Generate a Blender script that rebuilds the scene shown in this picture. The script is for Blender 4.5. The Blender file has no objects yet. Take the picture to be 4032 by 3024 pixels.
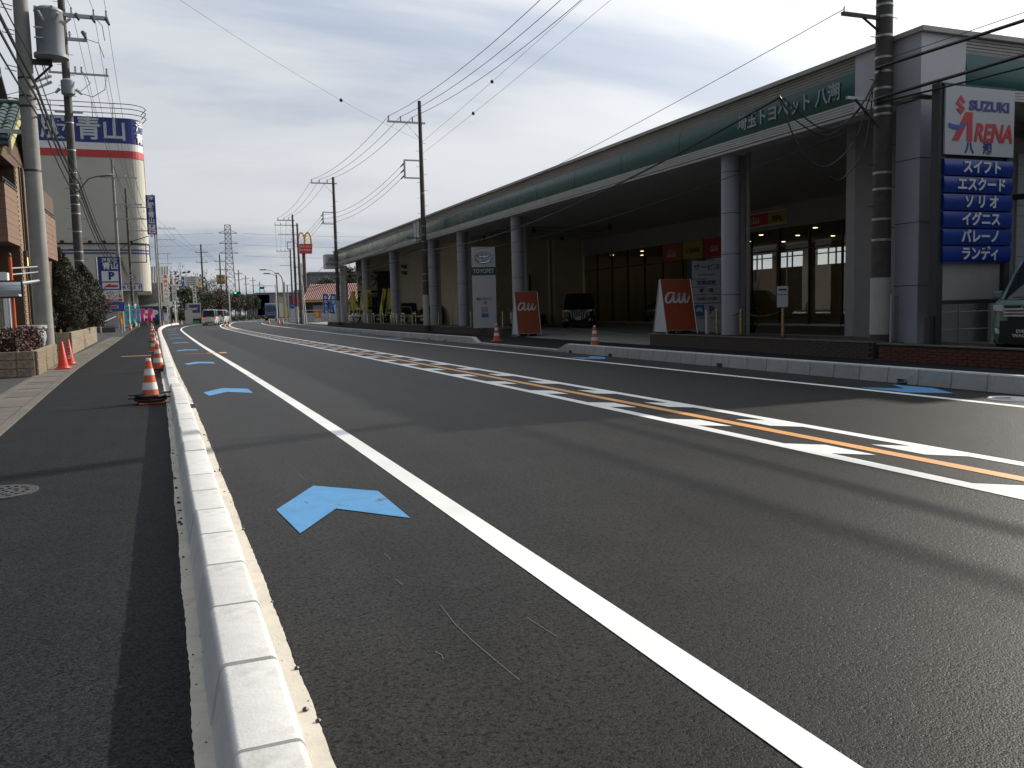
import bpy, math, random
import numpy as np
from mathutils import Matrix, Vector
R = math.radians
SC = bpy.context.scene
COL = SC.collection
rng = random.Random(7)

# ------------------------------------------------------------------ camera
# world frame: +Y runs along the road, +X to the right of it, metres, road surface at z = 0
cam_d = bpy.data.cameras.new('camera'); cam = bpy.data.objects.new('camera', cam_d); COL.objects.link(cam)
_p, _r, _yaw = R(5.15), R(1.4), R(21.0)
_fw = Vector((0, math.cos(_p), -math.sin(_p))); _up = Vector((0, math.sin(_p), math.cos(_p))); _rt = Vector((1, 0, 0))
_rt2 = _rt * math.cos(_r) - _up * math.sin(_r); _up2 = _rt * math.sin(_r) + _up * math.cos(_r)
_Y = Matrix.Rotation(-_yaw, 3, 'Z')
_m = Matrix((_Y @ _rt2, _Y @ _up2, -(_Y @ _fw))).transposed().to_4x4(); _m.translation = (0, 0, 1.35)
cam.matrix_world = _m
cam_d.sensor_width = 36; cam_d.lens = 18 / math.tan(R(31)); cam_d.clip_start = 0.05; cam_d.clip_end = 3000
SC.camera = cam

# ------------------------------------------------------------------ sun and sky
SUN_EL = R(28); SUN_H = Vector((0.925, 0.38, 0)).normalized()
SUN_DIR = Vector((SUN_H.x * math.cos(SUN_EL), SUN_H.y * math.cos(SUN_EL), math.sin(SUN_EL)))
sun_d = bpy.data.lights.new('sun', 'SUN'); sun = bpy.data.objects.new('sun', sun_d); COL.objects.link(sun)
sun_d.energy = 4.9; sun_d.angle = R(0.7); sun_d.color = (1.0, 0.93, 0.82)
sun.rotation_euler = SUN_DIR.to_track_quat('Z', 'Y').to_euler(); sun.location = (60, 30, 60)

W = bpy.data.worlds.new('World'); SC.world = W; W.use_nodes = True
nt = W.node_tree; N = nt.nodes; LK = nt.links; N.clear()
def nd(t, **k):
    n = N.new(t)
    for a, b in k.items(): setattr(n, a, b)
    return n
def mth(op, a, b=None, c=None, clamp=False):
    n = nd('ShaderNodeMath', operation=op, use_clamp=clamp)
    for i, v in enumerate((a, b, c)):
        if v is None: continue
        if isinstance(v, (int, float)): n.inputs[i].default_value = v
        else: LK.new(v, n.inputs[i])
    return n.outputs[0]
tc = nd('ShaderNodeTexCoord')
sky = nd('ShaderNodeTexSky', sky_type='NISHITA', sun_disc=False, sun_elevation=SUN_EL, sun_rotation=math.atan2(SUN_H.x, SUN_H.y))
sky.air_density = 1.0; sky.dust_density = 1.5; sky.ozone_density = 1.5
sep = nd('ShaderNodeSeparateXYZ'); LK.new(tc.outputs['Generated'], sep.inputs[0])
zz = mth('ADD', mth('MAXIMUM', sep.outputs[2], 0.0), 0.16)
px = mth('DIVIDE', sep.outputs[0], zz); py = mth('DIVIDE', sep.outputs[1], zz)
cmb = nd('ShaderNodeCombineXYZ'); LK.new(px, cmb.inputs[0]); LK.new(py, cmb.inputs[1])
mp = nd('ShaderNodeMapping'); LK.new(cmb.outputs[0], mp.inputs[0])
mp.inputs['Rotation'].default_value = (0, 0, R(24)); mp.inputs['Scale'].default_value = (0.30, 0.62, 1); mp.inputs['Location'].default_value = (1.9, 0.6, 0)
nz = nd('ShaderNodeTexNoise'); nz.inputs['Scale'].default_value = 1.25; nz.inputs['Detail'].default_value = 7; nz.inputs['Roughness'].default_value = 0.52; nz.inputs['Distortion'].default_value = 0.5
LK.new(mp.outputs[0], nz.inputs['Vector'])
nz2 = nd('ShaderNodeTexNoise'); nz2.inputs['Scale'].default_value = 3.4; nz2.inputs['Detail'].default_value = 6
LK.new(mp.outputs[0], nz2.inputs['Vector'])
dens = mth('ADD', mth('MULTIPLY', nz.outputs[0], 0.8), mth('MULTIPLY', nz2.outputs[0], 0.2))
ramp = nd('ShaderNodeValToRGB'); LK.new(dens, ramp.inputs[0])
cr = ramp.color_ramp; cr.elements[0].position = 0.36; cr.elements[0].color = (0.34, 0.41, 0.53, 1)
cr.elements[1].position = 0.62; cr.elements[1].color = (0.70, 0.72, 0.75, 1)
e = cr.elements.new(0.45); e.color = (0.44, 0.50, 0.60, 1)
e = cr.elements.new(0.52); e.color = (0.61, 0.64, 0.69, 1)
# bright thin cloud around the hidden sun
nrm = nd('ShaderNodeVectorMath', operation='NORMALIZE'); LK.new(tc.outputs['Generated'], nrm.inputs[0])
dp = nd('ShaderNodeVectorMath', operation='DOT_PRODUCT'); LK.new(nrm.outputs[0], dp.inputs[0]); dp.inputs[1].default_value = SUN_DIR
dpo = mth('MAXIMUM', dp.outputs['Value'], 0.0)
glow = mth('ADD', mth('MULTIPLY', mth('POWER', dpo, 6.0), 0.85), mth('MULTIPLY', mth('POWER', dpo, 40.0), 1.6))
# the thin cloud scatters forward: the half of the sky toward the sun is brighter than the half away from it
_h = nd('ShaderNodeMapRange', interpolation_type='SMOOTHSTEP'); LK.new(dp.outputs['Value'], _h.inputs[0]); _h.inputs[1].default_value = -0.80; _h.inputs[2].default_value = 0.55; _h.inputs[3].default_value = 0.14; _h.inputs[4].default_value = 1.04
fwd = _h.outputs[0]
gm = nd('ShaderNodeVectorMath', operation='SCALE'); gm.inputs[0].default_value = (1.0, 0.975, 0.93); LK.new(glow, gm.inputs['Scale'])
# height gradient of the cloud deck: paler overhead, bluer toward the horizon
hg = nd('ShaderNodeMapRange'); LK.new(sep.outputs[2], hg.inputs[0]); hg.inputs[1].default_value = 0.0; hg.inputs[2].default_value = 0.42; hg.inputs[3].default_value = 0.80; hg.inputs[4].default_value = 1.12
cs = nd('ShaderNodeVectorMath', operation='SCALE'); LK.new(ramp.outputs[0], cs.inputs[0]); LK.new(mth('MULTIPLY', hg.outputs[0], fwd), cs.inputs['Scale'])
ad = nd('ShaderNodeVectorMath', operation='ADD'); LK.new(cs.outputs[0], ad.inputs[0]); LK.new(gm.outputs[0], ad.inputs[1])
bg1 = nd('ShaderNodeBackground'); LK.new(sky.outputs[0], bg1.inputs[0]); bg1.inputs[1].default_value = 0.08
bg2 = nd('ShaderNodeBackground'); LK.new(ad.outputs[0], bg2.inputs[0]); bg2.inputs[1].default_value = 1.06
cov = nd('ShaderNodeMapRange'); LK.new(dens, cov.inputs[0]); cov.inputs[1].default_value = 0.33; cov.inputs[2].default_value = 0.50; cov.inputs[3].default_value = 0.80; cov.inputs[4].default_value = 0.99
mx = nd('ShaderNodeMixShader'); LK.new(cov.outputs[0], mx.inputs[0]); LK.new(bg1.outputs[0], mx.inputs[1]); LK.new(bg2.outputs[0], mx.inputs[2])
out = nd('ShaderNodeOutputWorld'); LK.new(mx.outputs[0], out.inputs[0])
W.cycles.sampling_method = 'MANUAL'; W.cycles.sample_map_resolution = 512
SC.view_settings.view_transform = 'Standard'; SC.view_settings.look = 'None'; SC.view_settings.exposure = 0.0; SC.view_settings.gamma = 1.0
SC.view_settings.use_curve_mapping = False
SC.render.engine = 'CYCLES'
SC.cycles.max_bounces = 7; SC.cycles.diffuse_bounces = 3; SC.cycles.glossy_bounces = 3; SC.cycles.transmission_bounces = 5; SC.cycles.transparent_max_bounces = 10
SC.cycles.use_denoising = True

# ------------------------------------------------------------------ materials
MATS = {}
def mat(name, col, rough=0.6, metal=0.0, spec=0.5, var=0.12, vs=2.5, bump=0.0, bs=60.0, emit=None, coat=0.0, dirt=None, dirt_s=1.2, dirt_a=0.0, objvar=0.0):
    if name in MATS: return MATS[name]
    m = bpy.data.materials.new(name); m.use_nodes = True
    t = m.node_tree; b = t.nodes['Principled BSDF']
    b.inputs['Roughness'].default_value = rough; b.inputs['Metallic'].default_value = metal; b.inputs['Specular IOR Level'].default_value = spec
    b.inputs['Coat Weight'].default_value = coat; b.inputs['Coat Roughness'].default_value = 0.06
    c4 = (*col, 1)
    tcn = t.nodes.new('ShaderNodeTexCoord')
    base = None
    if var > 0:
        n = t.nodes.new('ShaderNodeTexNoise'); n.inputs['Scale'].default_value = vs; n.inputs['Detail'].default_value = 6; n.inputs['Roughness'].default_value = 0.62
        t.links.new(tcn.outputs['Object'], n.inputs['Vector'])
        r = t.nodes.new('ShaderNodeValToRGB'); r.color_ramp.elements[0].position = 0.3; r.color_ramp.elements[1].position = 0.7
        r.color_ramp.elements[0].color = (*[max(0, c * (1 - var)) for c in col], 1); r.color_ramp.elements[1].color = (*[min(1, c * (1 + var)) for c in col], 1)
        t.links.new(n.outputs[0], r.inputs[0]); base = r.outputs[0]
        rr = t.nodes.new('ShaderNodeMapRange'); t.links.new(n.outputs[0], rr.inputs[0]); rr.inputs[3].default_value = max(0.02, rough - 0.09); rr.inputs[4].default_value = min(1, rough + 0.09)
        t.links.new(rr.outputs[0], b.inputs['Roughness'])
    if dirt is not None and base is not None:
        n2 = t.nodes.new('ShaderNodeTexNoise'); n2.inputs['Scale'].default_value = dirt_s; n2.inputs['Detail'].default_value = 9; n2.inputs['Roughness'].default_value = 0.72
        t.links.new(tcn.outputs['Object'], n2.inputs['Vector'])
        r2 = t.nodes.new('ShaderNodeMapRange'); t.links.new(n2.outputs[0], r2.inputs[0]); r2.inputs[1].default_value = 0.5; r2.inputs[2].default_value = 0.75; r2.inputs[4].default_value = dirt_a
        mxn = t.nodes.new('ShaderNodeMix'); mxn.data_type = 'RGBA'; t.links.new(r2.outputs[0], mxn.inputs[0]); t.links.new(base, mxn.inputs[6]); mxn.inputs[7].default_value = (*dirt, 1)
        base = mxn.outputs[2]
    if objvar and base is not None:
        oi = t.nodes.new('ShaderNodeObjectInfo'); mr = t.nodes.new('ShaderNodeMapRange'); t.links.new(oi.outputs['Random'], mr.inputs[0]); mr.inputs[3].default_value = 1 - objvar; mr.inputs[4].default_value = 1 + objvar * 0.6
        vsn_ = t.nodes.new('ShaderNodeVectorMath'); vsn_.operation = 'SCALE'; t.links.new(base, vsn_.inputs[0]); t.links.new(mr.outputs[0], vsn_.inputs['Scale']); base = vsn_.outputs[0]
    if base is not None: t.links.new(base, b.inputs['Base Color'])
    else: b.inputs['Base Color'].default_value = c4
    if bump > 0:
        n3 = t.nodes.new('ShaderNodeTexNoise'); n3.inputs['Scale'].default_value = bs; n3.inputs['Detail'].default_value = 4
        t.links.new(tcn.outputs['Object'], n3.inputs['Vector'])
        bp = t.nodes.new('ShaderNodeBump'); bp.inputs['Strength'].default_value = bump; bp.inputs['Distance'].default_value = 0.02
        t.links.new(n3.outputs[0], bp.inputs['Height']); t.links.new(bp.outputs[0], b.inputs['Normal'])
    if emit: b.inputs['Emission Color'].default_value = (*emit[0], 1); b.inputs['Emission Strength'].default_value = emit[1]
    MATS[name] = m
    return m

def asphalt(name, col, spec=0.5, rough=0.62, grain=150.0, speck=0.5, patch=0.18, bump=0.7, pitd=0.35):
    m = bpy.data.materials.new(name); m.use_nodes = True; t = m.node_tree; b = t.nodes['Principled BSDF']; nn = t.nodes; L = t.links
    tcn = nn.new('ShaderNodeTexCoord')
    v = nn.new('ShaderNodeTexVoronoi'); v.inputs['Scale'].default_value = grain; L.new(tcn.outputs['Object'], v.inputs['Vector'])
    v2 = nn.new('ShaderNodeTexVoronoi'); v2.inputs['Scale'].default_value = grain * 0.42; L.new(tcn.outputs['Object'], v2.inputs['Vector'])
    n = nn.new('ShaderNodeTexNoise'); n.inputs['Scale'].default_value = 0.8; n.inputs['Detail'].default_value = 8; n.inputs['Roughness'].default_value = 0.7; L.new(tcn.outputs['Object'], n.inputs['Vector'])
    mpn = nn.new('ShaderNodeMapping'); mpn.inputs['Scale'].default_value = (2.2, 0.05, 1); L.new(tcn.outputs['Object'], mpn.inputs[0])
    n4 = nn.new('ShaderNodeTexNoise'); n4.inputs['Scale'].default_value = 1.0; n4.inputs['Detail'].default_value = 4; L.new(mpn.outputs[0], n4.inputs['Vector'])
    sepc = nn.new('ShaderNodeSeparateColor'); L.new(v.outputs['Color'], sepc.inputs[0])
    def mm(op, a, bb, clamp=False):
        q = nn.new('ShaderNodeMath'); q.operation = op; q.use_clamp = clamp
        for i, x in enumerate((a, bb)):
            if isinstance(x, (int, float)): q.inputs[i].default_value = x
            else: L.new(x, q.inputs[i])
        return q.outputs[0]
    f = mm('ADD', mm('MULTIPLY', mm('SUBTRACT', sepc.outputs[0], 0.5), speck), 1.0)
    f = mm('MULTIPLY', f, mm('ADD', mm('MULTIPLY', mm('SUBTRACT', n.outputs[0], 0.5), patch * 2), 1.0))
    f = mm('MULTIPLY', f, mm('ADD', mm('MULTIPLY', mm('SUBTRACT', n4.outputs[0], 0.5), patch * 1.6), 1.0))
    np_ = nn.new('ShaderNodeTexNoise'); np_.inputs['Scale'].default_value = grain * 0.32; np_.inputs['Detail'].default_value = 3; np_.inputs['Roughness'].default_value = 0.6; L.new(tcn.outputs['Object'], np_.inputs['Vector'])
    pit = nn.new('ShaderNodeMapRange'); L.new(np_.outputs[0], pit.inputs[0]); pit.inputs[1].default_value = 0.55; pit.inputs[2].default_value = 0.63; pit.inputs[3].default_value = 1.0; pit.inputs[4].default_value = pitd
    f = mm('MULTIPLY', f, pit.outputs[0])
    sc = nn.new('ShaderNodeVectorMath'); sc.operation = 'SCALE'; sc.inputs[0].default_value = col; L.new(f, sc.inputs['Scale']); L.new(sc.outputs[0], b.inputs['Base Color'])
    b.inputs['Roughness'].default_value = rough; b.inputs['Specular IOR Level'].default_value = 0.5; b.inputs['IOR'].default_value = 1.0 + spec
    h = mm('ADD', mm('MULTIPLY', sepc.outputs[1], 0.35), mm('SUBTRACT', mm('MULTIPLY', pit.outputs[0], 1.2), mm('MULTIPLY', v.outputs['Distance'], 0.6)))
    bp = nn.new('ShaderNodeBump'); bp.inputs['Strength'].default_value = bump; bp.inputs['Distance'].default_value = 0.006; L.new(h, bp.inputs['Height']); L.new(bp.outputs[0], b.inputs['Normal'])
    MATS[name] = m
    return m

def worn_paint(name, col, under=(0.05, 0.05, 0.052), wear=0.52, ws=26.0, rough=0.5, big=0.9):
    m = bpy.data.materials.new(name); m.use_nodes = True; t = m.node_tree; b = t.nodes['Principled BSDF']; nn = t.nodes; L = t.links
    tcn = nn.new('ShaderNodeTexCoord')
    a = nn.new('ShaderNodeTexNoise'); a.inputs['Scale'].default_value = ws; a.inputs['Detail'].default_value = 8; a.inputs['Roughness'].default_value = 0.75; L.new(tcn.outputs['Object'], a.inputs['Vector'])
    c = nn.new('ShaderNodeTexNoise'); c.inputs['Scale'].default_value = big; c.inputs['Detail'].default_value = 5; L.new(tcn.outputs['Object'], c.inputs['Vector'])
    s = nn.new('ShaderNodeMath'); s.operation = 'ADD'; L.new(a.outputs[0], s.inputs[0]); L.new(c.outputs[0], s.inputs[1])
    r = nn.new('ShaderNodeMapRange'); L.new(s.outputs[0], r.inputs[0]); r.inputs[1].default_value = 1.0 + wear * 0.42; r.inputs[2].default_value = 1.0 + wear * 0.42 + 0.07
    sh = nn.new('ShaderNodeValToRGB'); sh.color_ramp.elements[0].position = 0.35; sh.color_ramp.elements[1].position = 0.68
    sh.color_ramp.elements[0].color = (*[x * 0.86 for x in col], 1); sh.color_ramp.elements[1].color = (*[min(1, x * 1.06 + 0.01) for x in col], 1); L.new(c.outputs[0], sh.inputs[0])
    mxn = nn.new('ShaderNodeMix'); mxn.data_type = 'RGBA'; L.new(r.outputs[0], mxn.inputs[0]); L.new(sh.outputs[0], mxn.inputs[6]); mxn.inputs[7].default_value = (*under, 1)
    L.new(mxn.outputs[2], b.inputs['Base Color']); b.inputs['Roughness'].default_value = rough
    bp = nn.new('ShaderNodeBump'); bp.inputs['Strength'].default_value = 0.25; bp.inputs['Distance'].default_value = 0.004; L.new(a.outputs[0], bp.inputs['Height']); L.new(bp.outputs[0], b.inputs['Normal'])
    MATS[name] = m
    return m

def glass(name, tint=(0.55, 0.6, 0.58), refl=1.0):
    m = bpy.data.materials.new(name); m.use_nodes = True; t = m.node_tree; nn = t.nodes; L = t.links
    for x in list(nn):
        if x.type != 'OUTPUT_MATERIAL': nn.remove(x)
    o = [x for x in nn if x.type == 'OUTPUT_MATERIAL'][0]
    tr = nn.new('ShaderNodeBsdfTransparent'); tr.inputs[0].default_value = (*tint, 1)
    gl = nn.new('ShaderNodeBsdfGlossy'); gl.inputs['Roughness'].default_value = 0.01; gl.inputs['Color'].default_value = (refl, refl, refl, 1)
    fr = nn.new('ShaderNodeFresnel'); fr.inputs[0].default_value = 1.6
    ge = nn.new('ShaderNodeNewGeometry'); iv = nn.new('ShaderNodeMath'); iv.operation = 'SUBTRACT'; iv.inputs[0].default_value = 1.0; L.new(ge.outputs['Backfacing'], iv.inputs[1])
    ml = nn.new('ShaderNodeMath'); ml.operation = 'MULTIPLY'; L.new(fr.outputs[0], ml.inputs[0]); L.new(iv.outputs[0], ml.inputs[1])
    mxn = nn.new('ShaderNodeMixShader'); L.new(ml.outputs[0], mxn.inputs[0]); L.new(tr.outputs[0], mxn.inputs[1]); L.new(gl.outputs[0], mxn.inputs[2]); L.new(mxn.outputs[0], o.inputs[0])
    MATS[name] = m
    return m

# ------------------------------------------------------------------ mesh helpers
class MB:
    def __init__(s): s.v = []; s.f = []
    def add(s, vs, fs):
        o = len(s.v); s.v += [tuple(x) for x in vs]; s.f += [tuple(i + o for i in f) for f in fs]; return s
    def mm(s, x0, x1, y0, y1, z0, z1):
        return s.add([(x0, y0, z0), (x1, y0, z0), (x1, y1, z0), (x0, y1, z0), (x0, y0, z1), (x1, y0, z1), (x1, y1, z1), (x0, y1, z1)],
                     [(0, 3, 2, 1), (4, 5, 6, 7), (0, 1, 5, 4), (1, 2, 6, 5), (2, 3, 7, 6), (3, 0, 4, 7)])
    def box(s, c, d, rz=0.0):
        a = MB().mm(-d[0] / 2, d[0] / 2, -d[1] / 2, d[1] / 2, -d[2] / 2, d[2] / 2); cs, sn = math.cos(rz), math.sin(rz)
        return s.add([(x * cs - y * sn + c[0], x * sn + y * cs + c[1], z + c[2]) for x, y, z in a.v], a.f)
    def tube(s, p, q, r0, r1=None, n=8, cap=True):
        return s.path([p, q], [r0, r0 if r1 is None else r1], n, cap)
    def path(s, pts, r, n=6, cap=True, closed=False):
        pts = [Vector(p) for p in pts]; k = len(pts); rs = r if isinstance(r, (list, tuple)) else [r] * k
        o = len(s.v)
        for i, p in enumerate(pts):
            d = (pts[min(i + 1, k - 1)] - pts[max(i - 1, 0)])
            if closed: d = pts[(i + 1) % k] - pts[i - 1]
            d = d.normalized() if d.length > 1e-9 else Vector((0, 0, 1))
            a = Vector((0, 0, 1)) if abs(d.z) < 0.9 else Vector((1, 0, 0))
            x = d.cross(a).normalized(); y = d.cross(x)
            for j in range(n):
                an = 2 * math.pi * j / n; s.v.append(tuple(p + (x * math.cos(an) + y * math.sin(an)) * rs[i]))
        m = k if closed else k - 1
        for i in range(m):
            i2 = (i + 1) % k
            for j in range(n): s.f.append((o + i * n + j, o + i * n + (j + 1) % n, o + i2 * n + (j + 1) % n, o + i2 * n + j))
        if cap and not closed: s.f.append(tuple(o + j for j in range(n))[::-1]); s.f.append(tuple(o + (k - 1) * n + j for j in range(n)))
        return s
    def lathe(s, prof, n=24, c=(0, 0, 0), cap=True):
        o = len(s.v)
        for r, z in prof:
            for j in range(n):
                a = 2 * math.pi * j / n; s.v.append((c[0] + r * math.cos(a), c[1] + r * math.sin(a), c[2] + z))
        for i in range(len(prof) - 1):
            for j in range(n): s.f.append((o + i * n + j, o + i * n + (j + 1) % n, o + (i + 1) * n + (j + 1) % n, o + (i + 1) * n + j))
        if cap: s.f.append(tuple(o + j for j in range(n))[::-1]); s.f.append(tuple(o + (len(prof) - 1) * n + j for j in range(n)))
        return s
    def prism(s, poly, a, b, axis='z'):
        # poly: 2d points; extruded from a to b along axis ('z': xy, 'y': xz, 'x': yz)
        f = {'z': lambda p, h: (p[0], p[1], h), 'y': lambda p, h: (p[0], h, p[1]), 'x': lambda p, h: (h, p[0], p[1])}[axis]
        n = len(poly); vs = [f(p, a) for p in poly] + [f(p, b) for p in poly]
        return s.add(vs, [tuple(range(n))[::-1], tuple(range(n, 2 * n))] + [(i, (i + 1) % n, n + (i + 1) % n, n + i) for i in range(n)])
    def quad(s, *p): return s.add(p, [tuple(range(len(p)))])
    def strip(s, A, B):
        o = len(s.v); n = len(A); s.v += [tuple(p) for p in A] + [tuple(p) for p in B]
        s.f += [(o + i, o + n + i, o + n + i + 1, o + i + 1) for i in range(n - 1)]; return s
    def mesh(s, name='m', smooth=False):
        m = bpy.data.meshes.new(name); m.from_pydata(s.v, [], s.f); m.update()
        import bmesh
        bm = bmesh.new(); bm.from_mesh(m); bmesh.ops.recalc_face_normals(bm, faces=bm.faces); bm.to_mesh(m); bm.free()
        if smooth:
            for p in m.polygons: p.use_smooth = True
            try: m.set_sharp_from_angle(angle=R(38))
            except Exception: pass
        return m
def obj(name, mb, m, parent=None, loc=None, rot=None, smooth=False, bevel=0.0):
    me = mb.mesh(name, smooth) if isinstance(mb, MB) else mb
    if m is not None and (not me.materials): me.materials.append(m)
    o = bpy.data.objects.new(name, me); COL.objects.link(o)
    if parent is not None: o.parent = parent
    if loc is not None: o.location = loc
    if rot is not None: o.rotation_euler = rot
    if bevel > 0:
        b = o.modifiers.new('bevel', 'BEVEL'); b.width = bevel; b.segments = 2; b.limit_method = 'ANGLE'; b.angle_limit = R(40)
    return o
def tag(o, label=None, cat=None, group=None, kind=None):
    if label: o['label'] = label
    if cat: o['category'] = cat
    if group: o['group'] = group
    if kind: o['kind'] = kind
    return o
def thing(name, label, cat, loc=(0, 0, 0), rz=0.0, group=None):
    o = bpy.data.objects.new(name, None); COL.objects.link(o); o.location = loc; o.rotation_euler = (0, 0, rz); o.empty_display_size = 0.2
    return tag(o, label, cat, group)
def struct(name, mb, m, **k): return tag(obj(name, mb, m, **k), kind='structure')
def copy_tree(o, parent=None):
    c = o.copy(); COL.objects.link(c)
    c.parent = parent
    for ch in list(o.children): copy_tree(ch, c)
    return c
_tc = {}
def text(parent, s, size, m, loc, rz=0.0, bold=0.012, sx=1.0, shear=0.0, name='lettering', rx=90, align='CENTER', depth=0.006):
    k = (s, size, bold, shear, align, m.name)
    if k not in _tc:
        c = bpy.data.curves.new('t', 'FONT'); c.body = s; c.size = size; c.offset = bold * size; c.extrude = depth; c.shear = shear; c.align_x = align; c.align_y = 'CENTER'; c.resolution_u = 3; c.space_line = 0.98
        o = bpy.data.objects.new('t', c); COL.objects.link(o); bpy.context.view_layer.update()
        me = bpy.data.meshes.new_from_object(o); bpy.data.objects.remove(o); bpy.data.curves.remove(c)
        me.materials.clear(); me.materials.append(m); _tc[k] = me
    o = obj(name, _tc[k], None, parent, loc); o.rotation_euler = (R(rx), 0, rz); o.scale = (sx, 1, 1)
    return o
def pch(pts):
    T = np.array([p[0] for p in pts], float); U = np.array([p[1] for p in pts], float)
    d = np.diff(U) / np.diff(T); g = np.zeros(len(T)); g[0] = d[0]; g[-1] = d[-1]
    for i in range(1, len(T) - 1):
        h0, h1 = T[i] - T[i - 1], T[i + 1] - T[i]; g[i] = (d[i - 1] * h1 + d[i] * h0) / (h0 + h1)
    def f(t):
        i = int(np.clip(np.searchsorted(T, t) - 1, 0, len(T) - 2)); h = T[i + 1] - T[i]; s = (t - T[i]) / h
        return (2 * s**3 - 3 * s**2 + 1) * U[i] + (s**3 - 2 * s**2 + s) * h * g[i] + (-2 * s**3 + 3 * s**2) * U[i + 1] + (s**3 - s**2) * h * g[i + 1]
    return f
def slope(f, t): return math.atan2(f(t + 0.05) - f(t - 0.05), 0.1)
# ------------------------------------------------------------------ shared materials
M_road = asphalt('new_asphalt', (0.0275, 0.0262, 0.0248), spec=0.15, rough=0.46, grain=130.0, speck=1.0, patch=0.50, bump=0.36, pitd=0.35)
M_walk = asphalt('footway_asphalt', (0.024, 0.025, 0.0265), spec=0.12, rough=0.7, grain=150.0, speck=1.2, patch=0.25, bump=0.5, pitd=0.65)
M_oldasph = asphalt('old_asphalt', (0.075, 0.075, 0.078), spec=0.2, rough=0.8, grain=90.0)
M_gut = mat('gutter_concrete', (0.53, 0.49, 0.41), 0.85, var=0.12, vs=3, bump=0.12, bs=70, dirt=(0.26, 0.22, 0.17), dirt_s=5.0, dirt_a=0.55)
M_kerb = mat("kerb_concrete", (0.64, 0.63, 0.60), 0.75, var=0.09, vs=6, bump=0.10, bs=90, dirt=(0.36, 0.33, 0.28), dirt_s=3.6, dirt_a=0.8, objvar=0.10)
M_kerb2 = mat('grey_kerb_concrete', (0.43, 0.435, 0.43), 0.85, var=0.14, vs=5, bump=0.25, bs=80, dirt=(0.2, 0.19, 0.17), dirt_s=3.0, dirt_a=0.6, objvar=0.12)
M_white = worn_paint('white_road_paint', (0.80, 0.80, 0.77), wear=0.66, ws=70)
M_orange = worn_paint('orange_road_paint', (0.72, 0.30, 0.05), wear=0.9, ws=30)
M_blue = worn_paint('blue_road_paint', (0.050, 0.25, 0.51), wear=0.33, ws=48, big=4.5)
M_mark = worn_paint('orange_survey_paint', (0.70, 0.26, 0.08), wear=0.5)
M_slab = mat('drain_slab_concrete', (0.125, 0.112, 0.094), 0.9, objvar=0.18, var=0.22, vs=4, bump=0.5, bs=60, dirt=(0.09, 0.075, 0.055), dirt_s=3, dirt_a=0.6)
M_dark = mat('black_metal', (0.02, 0.02, 0.022), 0.5, var=0.1)
M_iron = mat('cast_iron', (0.055, 0.055, 0.055), 0.55, metal=0.3, var=0.3, vs=20)
M_galv = mat('galvanised_steel', (0.42, 0.43, 0.44), 0.45, metal=0.7, var=0.15, vs=9)
M_wht = mat('white_painted_steel', (0.75, 0.75, 0.73), 0.4, var=0.08, vs=3, dirt=(0.4, 0.38, 0.34), dirt_s=4, dirt_a=0.3)
M_chalk = mat('chalk', (0.13, 0.13, 0.125), 0.95, var=0.5, vs=60)

f_eL = pch([(-6, 1.69), (2, 1.68), (5, 1.64), (9, 1.58), (17.7, 1.38), (38.8, .78), (60, 0.3), (75, 0.01), (86, -.14), (102, .12), (122, 1.45), (135, 3.1), (160, 8.6), (190, 17), (230, 30), (330, 64)])
f_gR = pch([(-6, .40), (2.5, .35), (7.2, .25), (13.2, .11), (21.7, -.15), (42.6, -.71), (69.5, -1.45), (87, -1.83), (105, -1.86), (116, -1.70), (135, -.5), (150, 1.9), (170, 7.4), (200, 15.5), (230, 25), (330, 59)])
f_c = pch([(-6, 5.70), (5, 5.69), (9, 5.67), (20, 5.5), (33, 5.22), (46, 4.80), (66, 4.37), (88, 4.21), (107, 4.72), (125, 5.8), (139, 7.0), (160, 11.6), (190, 20.2), (230, 33.5), (330, 67.5)])
f_eR = pch([(-6, 9.44), (7, 9.41), (10, 9.40), (14, 9.30), (30, 9.0), (55, 8.76), (75, 8.82), (95, 9.0), (106, 9.3), (124, 10.4), (140, 12.3), (153, 14.4), (165, 17.6), (195, 25.5), (230, 37), (330, 71)])
f_kR = pch([(-6, 10.56), (8, 10.54), (15, 10.45), (30, 10.28), (45, 10.05), (61, 9.88), (75, 9.98), (86, 10.15), (97, 10.5), (108, 11.2), (124, 13.4), (140, 17.5), (165, 22.8), (195, 29.5), (230, 40), (330, 74)])
f_sL = pch([(-6, -1.30), (5, -1.75), (11.2, -2.03), (23.6, -2.57), (39.4, -3.02), (60, -3.6), (95, -4.6), (140, -5.6)])

def trange(a, b):
    out = [a]
    while out[-1] < b:
        t = out[-1]; out.append(min(b, t + (0.6 if t < 20 else 1.2 if t < 60 else 2.5)))
    return out
def ribbon(fa, fb, a, b, z):
    T = trange(a, b); return MB().strip([(fa(t), t, z) for t in T], [(fb(t), t, z) for t in T])

ground = struct('ground', MB().quad((-900, -300, -0.05), (900, -300, -0.05), (900, 1800, -0.05), (-900, 1800, -0.05)), M_oldasph)
road = struct('road', ribbon(lambda t: f_gR(t) - .02, lambda t: f_kR(t) + .05, -6, 330, 0.0), M_road)
sidewalk_l = struct('sidewalk', ribbon(f_sL, lambda t: f_gR(t) - .36, -6, 140, 0.004), M_walk)
sidewalk_r = struct('sidewalk', ribbon(lambda t: f_kR(t) + .19, lambda t: max(14.15, f_kR(t) + 2.5), -6, 140, 0.006), M_walk)

def mark(name, mb, m, par=road): return obj(name, mb, m, par)
def off(f, d): return lambda t: f(t) + d
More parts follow.
